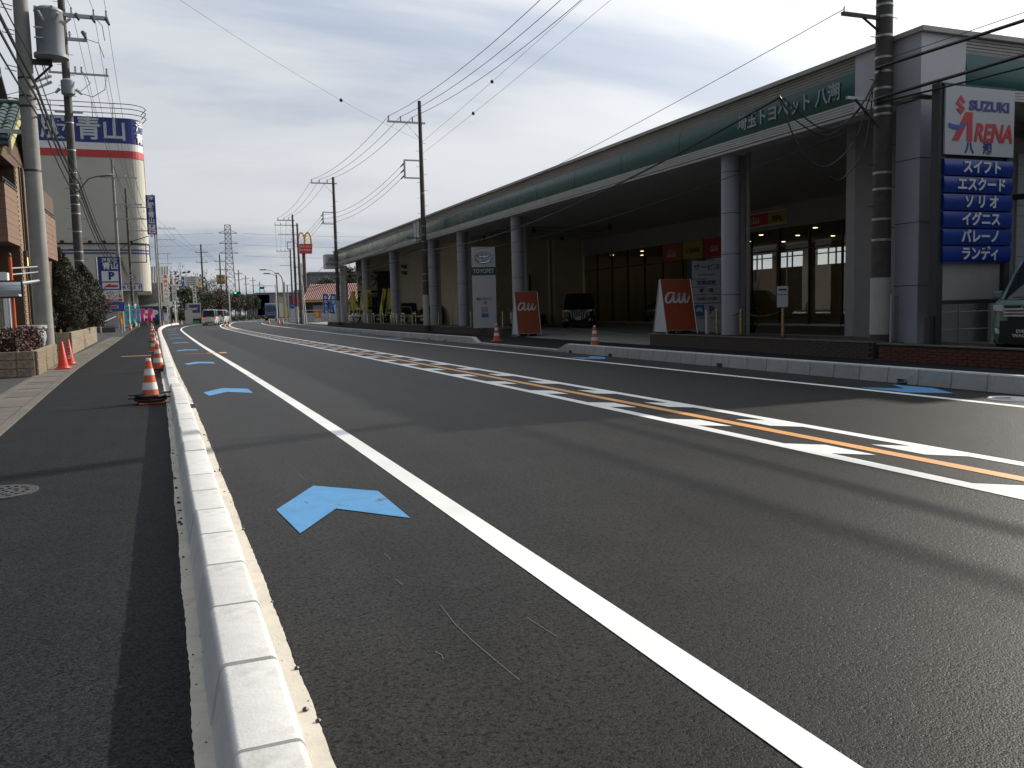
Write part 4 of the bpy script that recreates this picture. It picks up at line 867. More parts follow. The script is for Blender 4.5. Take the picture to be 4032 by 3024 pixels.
for k, (xx, zt) in enumerate(((-1.95, 11.5), (-1.35, 11.5), (-.75, 11.5))): wire(v3(R4, xx, zt), v3(R5, -2.3 + .7 * k, 12.4), .6, '%s wire from paired poles to the pole behind' % pl[k], .012)
for k in range(3): wire(v3(R5, -2.3 + .7 * k, 12.4), v3(R6, -1.5 + .4 * k, 11.3), .5, '%s wire running up the road on the right side' % pl[k], .014)
# ------------------------------------------------------------------ left utility poles
L1 = pole('thick grey concrete pole with cylindrical transformer standing in the planter', -3.45, 25.15, 12.6, .225, .155, M_pconc, 0, arms=((11.2, -.3, 1.9, (.4, 1.1, 1.8), .045),), bands=(5.1, 6.7, 6.95, 7.4), n=24)
L1.location = (-3.94, 29.5, -.232); L1.scale = (1.172, 1.172, 1.172)
tf = obj('transformer', MB().lathe([(.02, 1.30), (.24, 1.26), (.33, 1.20), (.345, 1.15), (.33, 1.13), (.33, .16), (.32, .12), (.40, .10), (.40, .02), (.33, 0)], 26, (.62, -.05, 7.95)), M_trf, L1, smooth=True)
for a in (0, 72, 144, 216, 288): obj('lid_clamp', MB().box((.62 + .335 * math.cos(R(a)), -.05 + .335 * math.sin(R(a)), 9.12), (.05, .05, .12), R(a)), M_trf, tf)
for a in (250, 300, 350): obj('bushing', MB().tube((.62 + .3 * math.cos(R(a)), -.05 + .3 * math.sin(R(a)), 8.82), (.62 + .52 * math.cos(R(a)), -.05 + .52 * math.sin(R(a)), 8.98), .05, .03, 8), M_ins, tf)
for z in (8.35, 8.6): obj('cooling_rib', MB().mm(.30, .50, -.42, -.38, z, z + .03), M_galv, tf)
obj('hanger', MB().mm(.0, .62, -.05, .05, 7.80, 7.93).tube((.1, 0, 7.3), (.62, 0, 7.82), .03, n=6), M_dark, L1)
for z in (9.2, 8.6, 7.7, 6.9): obj('cable_hook', MB().path([(-.18, 0, z), (-.42, 0, z + .05), (-.45, 0, z - .05), (-.2, 0, z - .1)], .012, 5), M_dark, L1)
obj('side_arm', MB().mm(-1.15, -.15, -.04, .04, 6.05, 6.15), M_galv, L1)
L2 = pole('dark weathered pole with three crossarms and an arm street lamp behind the conifers', -4.18, 43.4, 17.4, .215, .14, M_pdark, 0, arms=((14.7, -.32, 1.84, (.38, 1.27, 1.78), .076), (13.68, -.19, .95, (.25, .9), .063), (12.2, -.7, 1.72, (-.63, .38, .63, 1.65), .04), (10.5, -.57, .57, (), .04)), steps=(4, 16), bands=(3.9, 4.3, 5.2, 6.0, 6.4, 6.8, 7.3, 7.8, 8.8, 10.0), n=16)
L2.location = (-4.70, 48.5, -.16); L2.scale = (1.1175, 1.1175, 1.1175)
obj('switch_drum', MB().lathe([(.15, -.38), (.28, -.28), (.28, .28), (.15, .38)], 12, (.06, -.28, 11.5)), M_trf, L2, smooth=True)
for x in (-.28, .38): obj('bushing', MB().tube((x, -.22, 11.45), (x * 1.6, -.25, 11.25), .075, .05, 8), M_ins, L2)
for k, (x, z) in enumerate(((.57, 14.75), (.79, 14.0), (1.2, 14.7), (1.78, 14.65))): obj('strain_insulator', MB().tube((x, -.05, z), (x + .12, -.5, z - .35), .09, .05, 8), M_dark, L2)
for k in range(2): obj('strain_insulator', MB().tube((-.6, -.1, 12.0 - .25 * k), (-1.2, -.5, 11.6 - .3 * k), .065, .04, 8), M_ins, L2)
for i, pts in enumerate(([(.6, 0, 11.8), (1.0, 0, 11.9), (1.25, 0, 11.6), (1.3, 0, 11.1)], [(.7, 0, 11.1), (1.1, 0, 11.0), (1.25, 0, 10.5)], [(1.3, 0, 10.0), (1.2, 0, 9.4), (.8, -.1, 9.1), (.4, -.2, 9.2)], [(-.3, -.2, 9.2), (-.7, -.3, 9.0), (-1.2, -.5, 9.05)], [(.5, 0, 10.0), (.75, 0, 9.6), (.45, -.2, 9.25)])): obj('jumper_wire', MB().path([(a_ * 1.27, b_ * 1.27, (c_ - 1.35) * 1.27 + 1.35) for a_, b_, c_ in pts], .016, 5), M_wire, L2)
M_lampg = mat('lamp_green_grey', (0.20, 0.26, 0.24), 0.5, var=0.1); M_lens = mat('lamp_lens', (0.6, 0.62, 0.58), 0.2, var=0)
def arm_lamp(p, z, reach, mirror=1, rise=.5):
    a = obj('lamp_arm', MB().path([(.1 * mirror, 0, z - .9), (.16 * mirror, 0, z - .3), (.3 * mirror, 0, z), (.6 * mirror, 0, z + rise * .55), (reach * mirror, 0, z + rise * .75)], .025, 7), M_dark, p)
    h = MB()
    for i, (s, w, hh) in enumerate(((0, .05, .04), (.12, .10, .07), (.35, .13, .08), (.55, .10, .06), (.62, .03, .02))):
        for k in range(8):
            an = 2 * math.pi * k / 8; h.v.append(((reach + s) * mirror, w * math.cos(an), z + rise * .75 + s * .12 + hh * math.sin(an)))
        if i: h.f += [((i - 1) * 8 + k, (i - 1) * 8 + (k + 1) % 8, i * 8 + (k + 1) % 8, i * 8 + k) for k in range(8)]
    hd = obj('lamp_head', h, M_lampg, a, smooth=True); obj('lens', MB().lathe([(.02, -.06), (.09, -.03), (.10, 0)], 10, ((reach + .36) * mirror, 0, z + rise * .75 - .02)), M_lens, hd)
arm_lamp(L2, 7.2, 1.0, 1, .7)
L3 = pole('slim concrete pole beside the blue parking sign', -5.15, 86.6, 15.6, .19, .11, M_pconc, 0, arms=((14.0, -.3, 2.0, (1.0, 1.8), .05), (11.6, -.2, 2.3, (), .05), (10.3, -.2, 2.4, (), .06)), bands=(6, 7, 8), n=10)
L4 = pole('brown pole with square bracket and arm lamp in front of the clothing store', -5.45, 113.0, 16.6, .19, .12, M_pdark, 0, arms=((14.4, -1.4, 2.6, (1.6, 2.4), .05), (11.6, -1.3, 2.6, (1.5, 2.4), .05), (13.0, -.2, 2.5, (1.5, 2.4), .05)), bands=(3, 4, 5, 6, 7), n=10)
obj('square_bracket', MB().mm(0, 1.9, -.05, .05, 9.9, 10.0).mm(0, 1.9, -.05, .05, 7.8, 7.9).mm(1.8, 1.9, -.049, .049, 7.9, 9.9), M_dark, L4)
obj('lamp_arm', MB().path([(-1.6, -1, 7.8), (-1.0, -.8, 9.2), (0, -.3, 10.2), (2.2, .2, 11.0)], .05, 7), M_dark, L4); obj('lamp_head', MB().lathe([(.05, -.1), (.2, 0), (.1, .1)], 10, (2.6, .2, 11.0)), M_lampg, L4)
L5 = pole('grey pole with two long insulator arms beyond the clothing store', -2.85, 138.2, 14.8, .19, .12, M_pconc, 0, arms=((14.2, -.2, 2.6, (.5, 1.2, 1.9, 2.5), .05), (12.6, -.2, 2.6, (.5, 1.2, 1.9, 2.5), .05)), n=10)
obj('square_bracket', MB().mm(0, 1.9, -.05, .05, 10.5, 10.6).mm(0, 1.9, -.05, .05, 9.0, 9.1).mm(1.3, 1.4, -.049, .049, 9.1, 10.5), M_galv, L5)
FP = [(4.0, 170.2, 'third'), (8.4, 198.7, 'fourth'), (11.4, 236.2, 'fifth'), (15.9, 259.2, 'sixth'), (20.4, 297.2, 'seventh'), (24.0, 314.2, 'eighth'), (29.6, 355, 'ninth'), (34.8, 396, 'farthest')]
FAR = []
for i, (x, y, o) in enumerate(FP):
    FAR.append(pole('tall brown pole with double arms receding along the tree line, %s from the sunlit store' % o, x, y, 14.4 if i < 2 else 14.0, .20, .13, M_pfar, 0, arms=((12.9, -1.1, 1.1, (-1.0, .4, 1.0), .07), (11.1, -1.0, 1.1, (-.9, .9), .06)), steps=None, n=8, wrap=(0.2, 3.2) if i < 2 else None))
# wires of the left row
LP = [(L1, 11.5, (.4, 1.1, 1.8)), (L2, 15.05, (.38, 1.27, 1.78)), (L3, 14.25, (.3, 1.0, 1.8)), (L4, 14.7, (.3, 1.6, 2.4)), (L5, 14.5, (.5, 1.2, 2.5)), (FAR[0], 13.2, (-1.0, .4, 1.0)), (FAR[1], 13.2, (-1.0, .4, 1.0)), (FAR[2], 13.2, (-1, .4, 1)), (FAR[3], 13.2, (-1, .4, 1)), (FAR[4], 13.2, (-1, .4, 1))]
wn = ['from transformer pole to weathered pole', 'from weathered pole to parking sign pole', 'from parking sign pole to store pole', 'from store pole to the long-arm pole', 'from long-arm pole to the tree line poles', 'along the tree line, near span', 'along the tree line, second span', 'along the tree line, third span', 'along the tree line, far span']
for i in range(len(LP) - 1):
    for k in range(3): wire(v3(LP[i][0], LP[i][2][k], LP[i][1]), v3(LP[i + 1][0], LP[i + 1][2][k], LP[i + 1][1]), .25 if i == 0 else 1.0, '%s high wire %s' % (pl[k], wn[i]), .011 if i < 2 else .016 if i < 5 else .02, 14)
for k in range(3): wire(v3(L1, LP[0][2][k], 11.5), (-1.6 + .6 * k, -10, 12.6), .4, '%s high wire coming over from behind to the transformer pole' % pl[k], .011)
for k, (z, x) in enumerate(((12.5, 1.65), (12.5, .63), (14.0, .9))): wire(v3(L2, x, z), v3(L3, 1.8 - .5 * k, 11.8), .9, '%s mid wire from weathered pole down to parking sign pole' % pl[k], .011)
for k in range(3): wire(v3(L3, .4 + .7 * k, 11.7), v3(L4, 1.0 + .7 * k, 11.8), .8, '%s mid wire from parking sign pole to store pole' % pl[k], .014)
for k in range(4): wire(v3(L4, 1.5, 11.9 - .6 * k), v3(L5, .5 + .6 * k, 12.9), 1.4, '%s slack wire from store pole to the long-arm pole' % ('first', 'second', 'third', 'fourth')[k], .014)
# heavy bundled cables falling from upper left past both near poles
for k, (z1, z2, z3, r, l) in enumerate(((6.35, 5.1, 6.4, .042, 'thick lashed'), (6.05, 4.75, 6.1, .032, 'second thick lashed'), (5.6, 4.3, 5.8, .024, 'third'), (6.9, 5.55, 6.9, .018, 'thin upper'))):
    wire((-2.9 - .1 * k, 2, z1 + 2.6), v3(L1, .22, z1 + .9), .25, '%s cable bundle sweeping down from upper left to the transformer pole' % l, r)
    wire(v3(L1, .22, z1 + .9), v3(L2, .22, z2 + 2.3), .35, '%s cable bundle from transformer pole to weathered pole' % l, r)
    wire(v3(L2, .22, z2 + 2.3), v3(L3, .2, z3 + .4), 1.4, '%s cable bundle from weathered pole to parking sign pole' % l, r)
    wire(v3(L3, .2, z3 + .4), v3(L4, .2, z3 + .2), .9, '%s cable bundle from parking sign pole to store pole' % l, r)
    wire(v3(L4, .2, z3 + .2), v3(L5, .2, z3 + .6), 1.3, '%s cable bundle from store pole to the long-arm pole' % l, r)
for k in range(3): wire(v3(L1, .1, 7.2 - .35 * k), (-9.5, 33, 7.6 - .3 * k), .12, '%s service wire from transformer pole to the tiled house' % ('upper', 'middle', 'lower')[k], .010)
for k in range(2): wire(v3(L2, -.6, 12.0 - .25 * k), v3(L1, .3, 8.7 - .3 * k), .5, '%s insulated lead between the two near left poles' % ('upper', 'lower')[k], .02)
wire(v3(L2, -.1, 6.3), (-5.6, 38.6, 5.4), .1, 'drop wire from weathered pole to the house balcony', .012)

# ------------------------------------------------------------------ tiled house
M_hbrk = mat('house_brick', (0.10, 0.060, 0.038), 0.85, var=0.25, vs=14, bump=0.4, bs=40)
M_hbl = mat('house_tile_brick', (0.25, 0.185, 0.125), 0.85, var=0.25, vs=12, bump=0.3, bs=40)
M_sid = mat('brown_siding', (0.175, 0.103, 0.062), 0.7, var=0.12, vs=4, bump=0.1, bs=30)
M_tile = mat('green_glazed_tile', (0.035, 0.075, 0.06), 0.25, var=0.25, vs=5)
M_barg = mat('cream_bargeboard', (0.42, 0.37, 0.16), 0.7, var=0.1)
M_wfr = mat('white_window_frame', (0.66, 0.67, 0.68), 0.45, var=0.05)
M_curt = mat('cream_curtain', (0.50, 0.45, 0.32), 0.9, var=0.1, vs=5)
H = thing('tiled_house', 'brick house with green glazed tile roof and brown balconies', 'house', (-4.84, 32.2, 0), 0)
obj('wall', MB().mm(-9, 0, 0, 9, 0, 6.4), M_hbrk, H)
rest = MB()
bm_ = MB().mm(0, .022, .004, .236, .003, .070).mesh('brick'); bm_.materials.append(M_hbl)
cnt = 0
for r_ in range(74):
    for c in range(22):
        yy = c * .24 + (.12 if r_ % 2 else 0)
        if yy + .24 > 5.25: continue
        if cnt < 290 and yy < 1.3: obj('brick', bm_, None, H, (.001, .05 + yy, .55 + r_ * .078)); cnt += 1
        else: rest.mm(.001, .023, .05 + yy + .004, .05 + yy + .236, .55 + r_ * .078, .62 + r_ * .078)
if rest.v: tag(obj('brickwork', rest, M_hbl, H), kind='stuff')
obj('corner_post', MB().mm(.03, .07, .62, .70, 0, 6.4), mat('brown_trim', (0.16, 0.07, 0.025), 0.6), H)
obj('rain_pipe', MB().tube((.10, .82, 0), (.10, .82, 6.4), .05, n=8), M_sblk, H)
def balcony(y0, y1, x, z0, z1, out=.9):
    b = obj('balcony', MB().mm(x - out, x - .03, y0 + .03, y1 - .03, z0, z1 - .1), M_hbrk, H)
    n = 9; hh = (z1 - z0) / n
    for k in range(n):
        obj('siding_board', MB().mm(x - .03, x + .004 * (k % 2), y0, y1, z0 + hh * k + .008, z0 + hh * (k + 1)), M_sid, b); obj('siding_board', MB().mm(x - out, x - .03, y0 - .0, y0 + .028, z0 + hh * k + .008, z0 + hh * (k + 1)), M_sid, b)
    obj('rail', MB().tube((x - .05, y0, z1 + .16), (x - .05, y1, z1 + .16), .03, n=6), M_sblk, b); obj('coping', MB().mm(x - .08, x + .03, y0 - .02, y1 + .02, z1, z1 + .04), M_sblk, b)
    for yy in np.arange(y0 + .1, y1, .55): obj('rail_post', MB().tube((x - .05, float(yy), z1), (x - .05, float(yy), z1 + .16), .015, n=5), M_sblk, b)
balcony(-2.15, -.02, .03, 3.72, 5.5, 3.0)
balcony(3.25, 6.5, .33, 3.62, 5.28)
# gable roof, ridge toward the road
def tiled(parent, e0, e1, x0, x1, cols_w=.27, rows_w=.30, limit=280):
    # slope from eave e0=(y,z) up to ridge e1=(y,z), tiles from x0 to x1
    d = Vector((0, e1[0] - e0[0], e1[1] - e0[1])); L = d.length; d.normalize(); nr = Vector((0, -d.z, d.y)); nr = nr if nr.z > 0 else -nr
    tm = MB(); k = 7
    for i, s in enumerate((0, 1)):
        for j in range(k):
            a = -1 + 2 * j / (k - 1); x = a * cols_w * .5; h = .06 * math.cos(a * math.pi / 2) + .025 - .02 * s
            p = d * (s * (rows_w + .03)) + nr * h; tm.v.append((x, p.y, p.z))
    for j in range(k): p = nr * (-.0 + (.0)); x = (-1 + 2 * j / (k - 1)) * cols_w * .5; tm.v.append((x, p.y, p.z))
    tm.f += [(j, j + 1, k + j + 1, k + j) for j in range(k - 1)] + [(j, j + 1, 2 * k + j + 1, 2 * k + j) for j in range(k - 1)]
    me = tm.mesh('roof_tile', True); me.materials.append(M_tile)
    nrow = int(L / rows_w); ncol = int((x1 - x0) / cols_w); c = 0
    for r_ in range(nrow):
        for q in range(ncol):
            if c >= limit: return
            p = Vector((x1 - cols_w * (q + .5), e0[0], e0[1])) + d * (r_ * rows_w); obj('roof_tile', me, None, parent, tuple(p)); c += 1
rf = obj('roof', MB().prism([(-2.9, 6.62), (-.1, 8.28), (2.7, 6.62), (2.7, 6.50), (-.1, 8.14), (-2.9, 6.50)], -6.5, .36, 'x'), M_tile, H)
tiled(rf, (-2.92, 6.64), (-.15, 8.28), -3.2, .34)
obj('ridge', MB().tube((-6.5, -.1, 8.30), (.38, -.1, 8.30), .12, n=10), M_tile, rf)
obj('gable', MB().prism([(-2.2, 6.3), (2.2, 6.3), (-.1, 7.85)], -.3, .02, 'x'), M_hbrk, H)
obj('wing_wall', MB().mm(-9, -.9, -2.1, 0, 0, 6.4), M_hbrk, H)
for s in (-1, 1): obj('bargeboard', MB().prism([(-.1, 8.16), (-.1, 7.86), (-.1 + s * 2.85, 6.20), (-.1 + s * 2.85, 6.50)], .30, .38, 'x'), M_barg, rf)
obj('gutter', MB().tube((-6.5, -2.98, 6.5), (.36, -2.98, 6.5), .07, n=8), M_sblk, rf)
obj('upper_wall', MB().mm(-9, -1.2, 2.0, 7, 6.2, 8.6), M_hbrk, H)
rf2 = obj('upper_roof', MB().prism([(1.1, 8.5), (4.4, 10.4), (7.7, 8.5), (7.7, 8.38), (4.4, 10.26), (1.1, 8.38)], -9.5, -.85, 'x'), M_tile, H); tiled(rf2, (1.08, 8.52), (4.3, 10.4), -4.0, -.87, limit=180)
obj('ridge', MB().tube((-9.5, 4.4, 10.44), (-.85, 4.4, 10.44), .12, n=10), M_tile, rf2)
# bay window at ground level and wall lantern
bw_ = obj('bay_window', MB().mm(-.95, .05, -.9, .0, 0, .55), M_wfr, H); bw_.location = (-.06, -2.15, 0)
for x in (-.95, -.02): obj('frame', MB().mm(x, x + .08, -.92, -.84, .55, 2.55), M_wfr, bw_)
for yy in (-.84, -.45, -.06): obj('frame', MB().mm(.0, .07, yy, yy + .07, .55, 2.5), M_wfr, bw_)
obj('frame', MB().mm(-.97, .09, -.94, .0, 2.5, 2.75), M_wfr, bw_); obj('curtain', MB().mm(-.84, -.06, -.80, -.77, .8, 2.1), M_curt, bw_)
obj('pane', MB().mm(-.87, -.02, -.875, -.868, .55, 2.5), M_glass, bw_); obj('pane', MB().mm(.03, .036, -.77, -.06, .55, 2.5), M_glass, bw_)
pillar = obj('porch_panel', MB().mm(-1.16, -.36, -5.1, -4.95, 0, 6.0), mat('pale_blue_panel', (0.55, 0.58, 0.63), 0.5, var=0.05), H)
ln = obj('wall_lantern', MB().mm(.03, .13, .38, .52, 3.05, 3.62), M_sblk, H); obj('lantern_glass', MB().mm(.131, .14, .40, .50, 3.12, 3.4), mat('lantern_glow', (0.8, 0.5, 0.2), 0.3, var=0, emit=((1.0, 0.55, 0.12), 2.5)), ln)
# ------------------------------------------------------------------ block planter with red hedge, mirror pole, cones
M_blkA = mat('rough_block', (0.27, 0.22, 0.15), 0.95, var=0.3, vs=12, bump=0.9, bs=35); M_blkB = mat('fluted_block', (0.33, 0.27, 0.20), 0.92, var=0.2, vs=10, bump=0.5, bs=35)
M_mort = mat('block_mortar', (0.12, 0.11, 0.095), 0.95)
def blockwall(name, label, pts, h, rows, m, bl=.39, th=.12, cap=False, groove=0):
    w = thing(name, label, 'wall', (0, 0, 0)); rh = h / rows
    for (x0, y0), (x1, y1) in zip(pts[:-1], pts[1:]):
        L = math.hypot(x1 - x0, y1 - y0); a = math.atan2(y1 - y0, x1 - x0); n = max(1, round(L / bl)); b_ = L / n
        for r_ in range(rows):
            for c in range(n):
                s = (c + .5) * b_ ; o = MB()
                o.mm(-b_ / 2 + .005, b_ / 2 - .005, -th / 2, th / 2, .004, rh - .005)
                if groove:
                    for g in range(groove): xx = -b_ / 2 + b_ * (g + .5) / groove; o.mm(xx - b_ / groove * .33, xx + b_ / groove * .33, -th / 2 - .012, th / 2 + .012, .012, rh - .014)
                obj('block', o, m, w, (x0 + math.cos(a) * s, y0 + math.sin(a) * s, r_ * rh), (0, 0, a + gb.uniform(-.006, .006)))
        obj('mortar_core', MB().mm(0, L, -th / 2 + .02, th / 2 - .02, 0, h - .006), M_mort, w, (x0, y0, 0), (0, 0, a))
    return w
blockwall('planter_wall', 'rough tan block planter wall under the red hedge at the sidewalk', [(-6.6, 22.68), (-3.28, 22.68), (-3.6, 28.6)], .60, 3, M_blkA, groove=3)
blockwall('block_wall', 'fluted tan block wall below the two dark conifers', [(-4.6, 34.9), (-3.88, 35.0), (-4.55, 52.8)], .83, 4, M_blkB, groove=3)
blockwall('gate_post_wall', 'short dark block pier behind the red cones', [(-4.35, 30.3), (-3.75, 30.4)], .85, 4, M_slab, groove=0)
M_leafr = mat('red_hedge_leaf', (0.070, 0.026, 0.018), 0.6, var=0.5, vs=6); M_leafg = mat('conifer_leaf', (0.024, 0.030, 0.011), 0.65, var=0.5, vs=2.0); M_leafb = mat('conifer_brown', (0.060, 0.038, 0.016), 0.7, var=0.4, vs=3)
M_bark = mat('bark', (0.07, 0.055, 0.04), 0.9, var=0.3, vs=8)
nr_ = np.random.RandomState(11)
def cards(P_, size, jit=.4, seed=0, up=0.0):
    # small leaf quads around the given points
    r_ = np.random.RandomState(seed); n = len(P_); a = r_.normal(size=(n, 3)); a[:, 2] += up; a /= np.linalg.norm(a, axis=1)[:, None]
    b = np.cross(a, r_.normal(size=(n, 3))); b /= np.linalg.norm(b, axis=1)[:, None]; s = size * (1 + jit * r_.uniform(-1, 1, n))[:, None]
    q = np.stack([P_ - a * s, P_ - b * s * .55, P_ + a * s, P_ + b * s * .55], 1).reshape(-1, 3)
    me = bpy.data.meshes.new('leaves'); me.from_pydata(q.tolist(), [], [(4 * i, 4 * i + 1, 4 * i + 2, 4 * i + 3) for i in range(n)]); me.update(); return me
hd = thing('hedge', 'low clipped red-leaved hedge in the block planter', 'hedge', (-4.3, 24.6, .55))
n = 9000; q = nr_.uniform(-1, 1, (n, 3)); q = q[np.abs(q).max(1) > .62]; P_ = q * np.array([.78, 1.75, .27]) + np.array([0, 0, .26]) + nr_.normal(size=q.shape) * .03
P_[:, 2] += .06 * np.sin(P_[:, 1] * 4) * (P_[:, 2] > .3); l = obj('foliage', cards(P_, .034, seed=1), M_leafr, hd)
obj('shade_core', MB().mm(-.6, .6, -1.55, 1.55, 0, .36), mat('hedge_shadow_core', (0.03, 0.016, 0.012), 1.0), hd)  # dark box stands in for the shade inside the hedge
def conifer(label, x, y, h, rw, seed, brown):
    t = thing('conifer', label, 'tree', (x, y, .1)); r_ = np.random.RandomState(seed)
    obj('trunk', MB().tube((0, 0, 0), (0, 0, h * .85), .09, .02, 8), M_bark, t)
    n = 34000; z = r_.beta(1.15, 1.35, n); prof = np.clip(np.where(z < .25, .72 + z * 1.1, 1.0 - ((z - .25) / .75) ** 1.7), .02, 1) * rw
    an = r_.uniform(0, 2 * np.pi, n); lump = 1 + .16 * np.sin(an * 5 + z * 19 + seed) + .10 * np.sin(an * 9 - z * 31) + .07 * np.sin(z * 57 + an * 3)
    rad = prof * lump * (1 - .38 * r_.random(n) ** 2.2); P_ = np.stack([rad * np.cos(an), rad * np.sin(an), .80 + z * (h - .80)], 1) + r_.normal(size=(n, 3)) * .025
    obj('inner_foliage', MB().lathe([(max(.02, (.72 + q_ * 1.1 if q_ < .25 else 1.0 - ((q_ - .25) / .75) ** 1.7) * rw * .78), .80 + q_ * (h - .80)) for q_ in np.linspace(0, .97, 12)], 14), M_leafg, t)
    # dead brown patch near the lower road side
    sel = (r_.random(n) < np.clip(brown * (.8 * np.maximum(0, np.cos(an + .6)) * (1 - z * .8)), 0, .8))
    obj('crown', cards(P_[~sel], .031, seed=seed, up=.5), M_leafg, t); obj('dry_foliage', cards(P_[sel], .031, seed=seed + 1, up=.5), M_leafb, t); return t
conifer('taller dark conifer in front of the weathered pole, browning at its foot', -4.62, 40.0, 4.15, .98, 21, 1.0)
conifer('shorter rounder conifer next to the blue parking sign', -4.42, 46.6, 3.9, 1.0, 33, .75)
conifer('low dark shrub-like conifer filling the gap beside the transformer pole', -5.3, 36.6, 2.4, .75, 44, .3)
mp_ = thing('traffic_mirror', 'rectangular convex traffic mirror on an orange pole by the hedge', 'mirror', (-4.05, 25.3, 0), 0)
obj('pole', MB().tube((0, 0, 0), (0, 0, 2.95), .042, n=12), mat('orange_pole_paint', (0.60, 0.10, 0.03), 0.45, var=0.12), mp_, smooth=True); obj('cap', MB().lathe([(.045, 2.95), (.045, 3.0), (.02, 3.06)], 12), M_sblk, mp_)
def rrect(w, h, r, k=5):
    o = []
    for cx, cz, a0 in ((w / 2 - r, h / 2 - r, 0), (-w / 2 + r, h / 2 - r, 90), (-w / 2 + r, -h / 2 + r, 180), (w / 2 - r, -h / 2 + r, 270)):
        for i in range(k): a = R(a0 + 90 * i / (k - 1)); o.append((cx + r * math.cos(a), cz + r * math.sin(a)))
    return o
fr = obj('mirror_frame', MB().prism([(x - .06, z + 2.12) for x, z in rrect(.66, .46, .08)], -.13, -.07, 'y'), M_sblk, mp_)
gm_ = MB(); gx, gz = 9, 7
for i in range(gx):
    for j in range(gz): a, b = -1 + 2 * i / (gx - 1), -1 + 2 * j / (gz - 1); gm_.v.append((a * .285 - .06, -.135 - .03 * (1 - .5 * (a * a + b * b)), b * .185 + 2.12))
gm_.f += [(i * gz + j, i * gz + j + 1, (i + 1) * gz + j + 1, (i + 1) * gz + j) for i in range(gx - 1) for j in range(gz - 1)]
obj('mirror_face', gm_, mat('mirror_surface', (0.8, 0.82, 0.84), 0.02, metal=1.0, var=0), mp_, smooth=True)
for z, r_ in ((2.66, .02), (2.50, .02), (2.24, .045)): obj('brace', MB().tube((0, 0, z), (.08, 3.95, z + .25), r_, n=6), M_galv, mp_)
vs_ = thing('stone_urn', 'large pale stone urn between house window and concrete pole', 'urn', (-4.25, 29.4, .1)); obj('bowl', MB().lathe([(.18, 0), (.24, .05), (.36, .35), (.42, .7), (.40, .92), (.44, .96), (.44, 1.05), (.36, 1.06)], 20), mat('urn_stone', (0.40, 0.40, 0.38), 0.85, var=0.12, bump=.3), vs_, smooth=True); obj('foot', MB().lathe([(.24, -.1), (.24, .0)], 16), M_slab, vs_)
# ------------------------------------------------------------------ clothing store
M_crm = mat('cream_store_wall', (0.48, 0.465, 0.395), 0.85, var=0.06, vs=0.3, bump=0.05, bs=20)
M_sgry = mat('store_grey_wall', (0.50, 0.50, 0.47), 0.85, var=0.06, vs=0.3)
M_nav = mat('navy_sign', (0.016, 0.035, 0.19), 0.45, var=0.06, vs=0.5); M_rband = mat('red_band', (0.52, 0.045, 0.045), 0.5, var=0.05); M_lgw = mat('sign_letter_grey', (0.52, 0.55, 0.58), 0.6, var=0.05); M_pw = mat('sign_print_white', (0.72, 0.72, 0.70), 0.5, var=0.04)
S = thing('clothing_store', 'tall cream clothing store with navy top band, red stripe and rounded sunlit corner', 'building', (0, 0, 0))
def plan(o=0.0):
    pts = [(-26, 115.0 - o)]
    for a in np.linspace(-90, 0, 9): pts.append((-5.15 + (1.75 + o) * math.cos(R(a)), 116.9 + (1.9 + o) * math.sin(R(a))))
    return pts + [(-4.3 + o, 150), (-26, 150)]
obj('wall', MB().prism(plan(), 4.45, 25.0), M_crm, S, smooth=False)
obj('ground_floor', MB().prism([(-26, 118), (-6.2, 118), (-6.2, 149), (-26, 149)], 0, 4.45), M_sgry, S)
for k in range(2): obj('pier', MB().mm(-6.0 + .8 * k, -5.8 + .8 * k, 116.2, 116.6, 0, 4.45), M_crm, S)
bd = obj('navy_band', MB().prism(plan(.06), 22.2, 25.2), M_nav, S); obj('white_band', MB().prism(plan(.04), 21.35, 22.2), M_pw, S); obj('red_band', MB().prism(plan(.06), 20.5, 21.35), M_rband, S)
for z in (9.0, 9.35): obj('blue_stripe', MB().prism(plan(.03), z, z + .16), M_nav, S)
obj('ledge', MB().prism(plan(.12), 10.15, 10.3), M_dark, S)
for k in range(6): obj('ledge_lamp', MB().mm(-13 + 1.5 * k, -12.6 + 1.5 * k, 114.5, 114.85, 10.3, 10.55), M_dark, S)
for s, x in (('洋', -19.3), ('服', -12.9), ('青', -9.15), ('山', -6.35)): text(bd, s, 2.85, M_lgw, (x, 114.90, 23.65), 0, bold=.018, sx=1.0, depth=.03)
for s, z in (('洋', 24.3), ('青', 22.85)): text(bd, s, 1.3, M_pw, (-3.62, 115.75, z), R(52), bold=.03, sx=.9, depth=.02)
for z in (25.6, 26.2, 26.75): obj('roof_rail', MB().path([(-26, 114.6, z)] + [(-5.15 + 2.35 * math.cos(R(a)), 116.9 + 2.5 * math.sin(R(a)), z) for a in np.linspace(-90, 20, 9)] + [(-3.4, 120, z)], .05, 5), M_dark, S)
for x in np.arange(-24, -4.5, 2.2): obj('rail_post', MB().tube((float(x), 114.7, 25), (float(x), 114.6, 26.75), .04, n=5), M_dark, S)
sg = obj('notice_sign', MB().mm(-8.4, -4.35, 114.80, 114.98, 4.38, 5.35), M_nav, S); obj('notice_face', MB().mm(-8.3, -4.45, 114.76, 114.80, 4.48, 5.25), M_pw, sg); text(sg, 'あります', .62, M_nav, (-5.55, 114.75, 4.86), 0, bold=.02, sx=.95)
vsn = thing('vertical_sign', 'navy vertical sign board high on a pole at the store corner', 'sign', (-2.7, 109.9, 0))
obj('post', MB().tube((.25, .25, 0), (.25, .25, 15.6), .09, n=8), M_galv, vsn); bo = obj('board', MB().mm(-.52, .52, -.12, .12, 10.9, 15.45), M_nav, vsn)
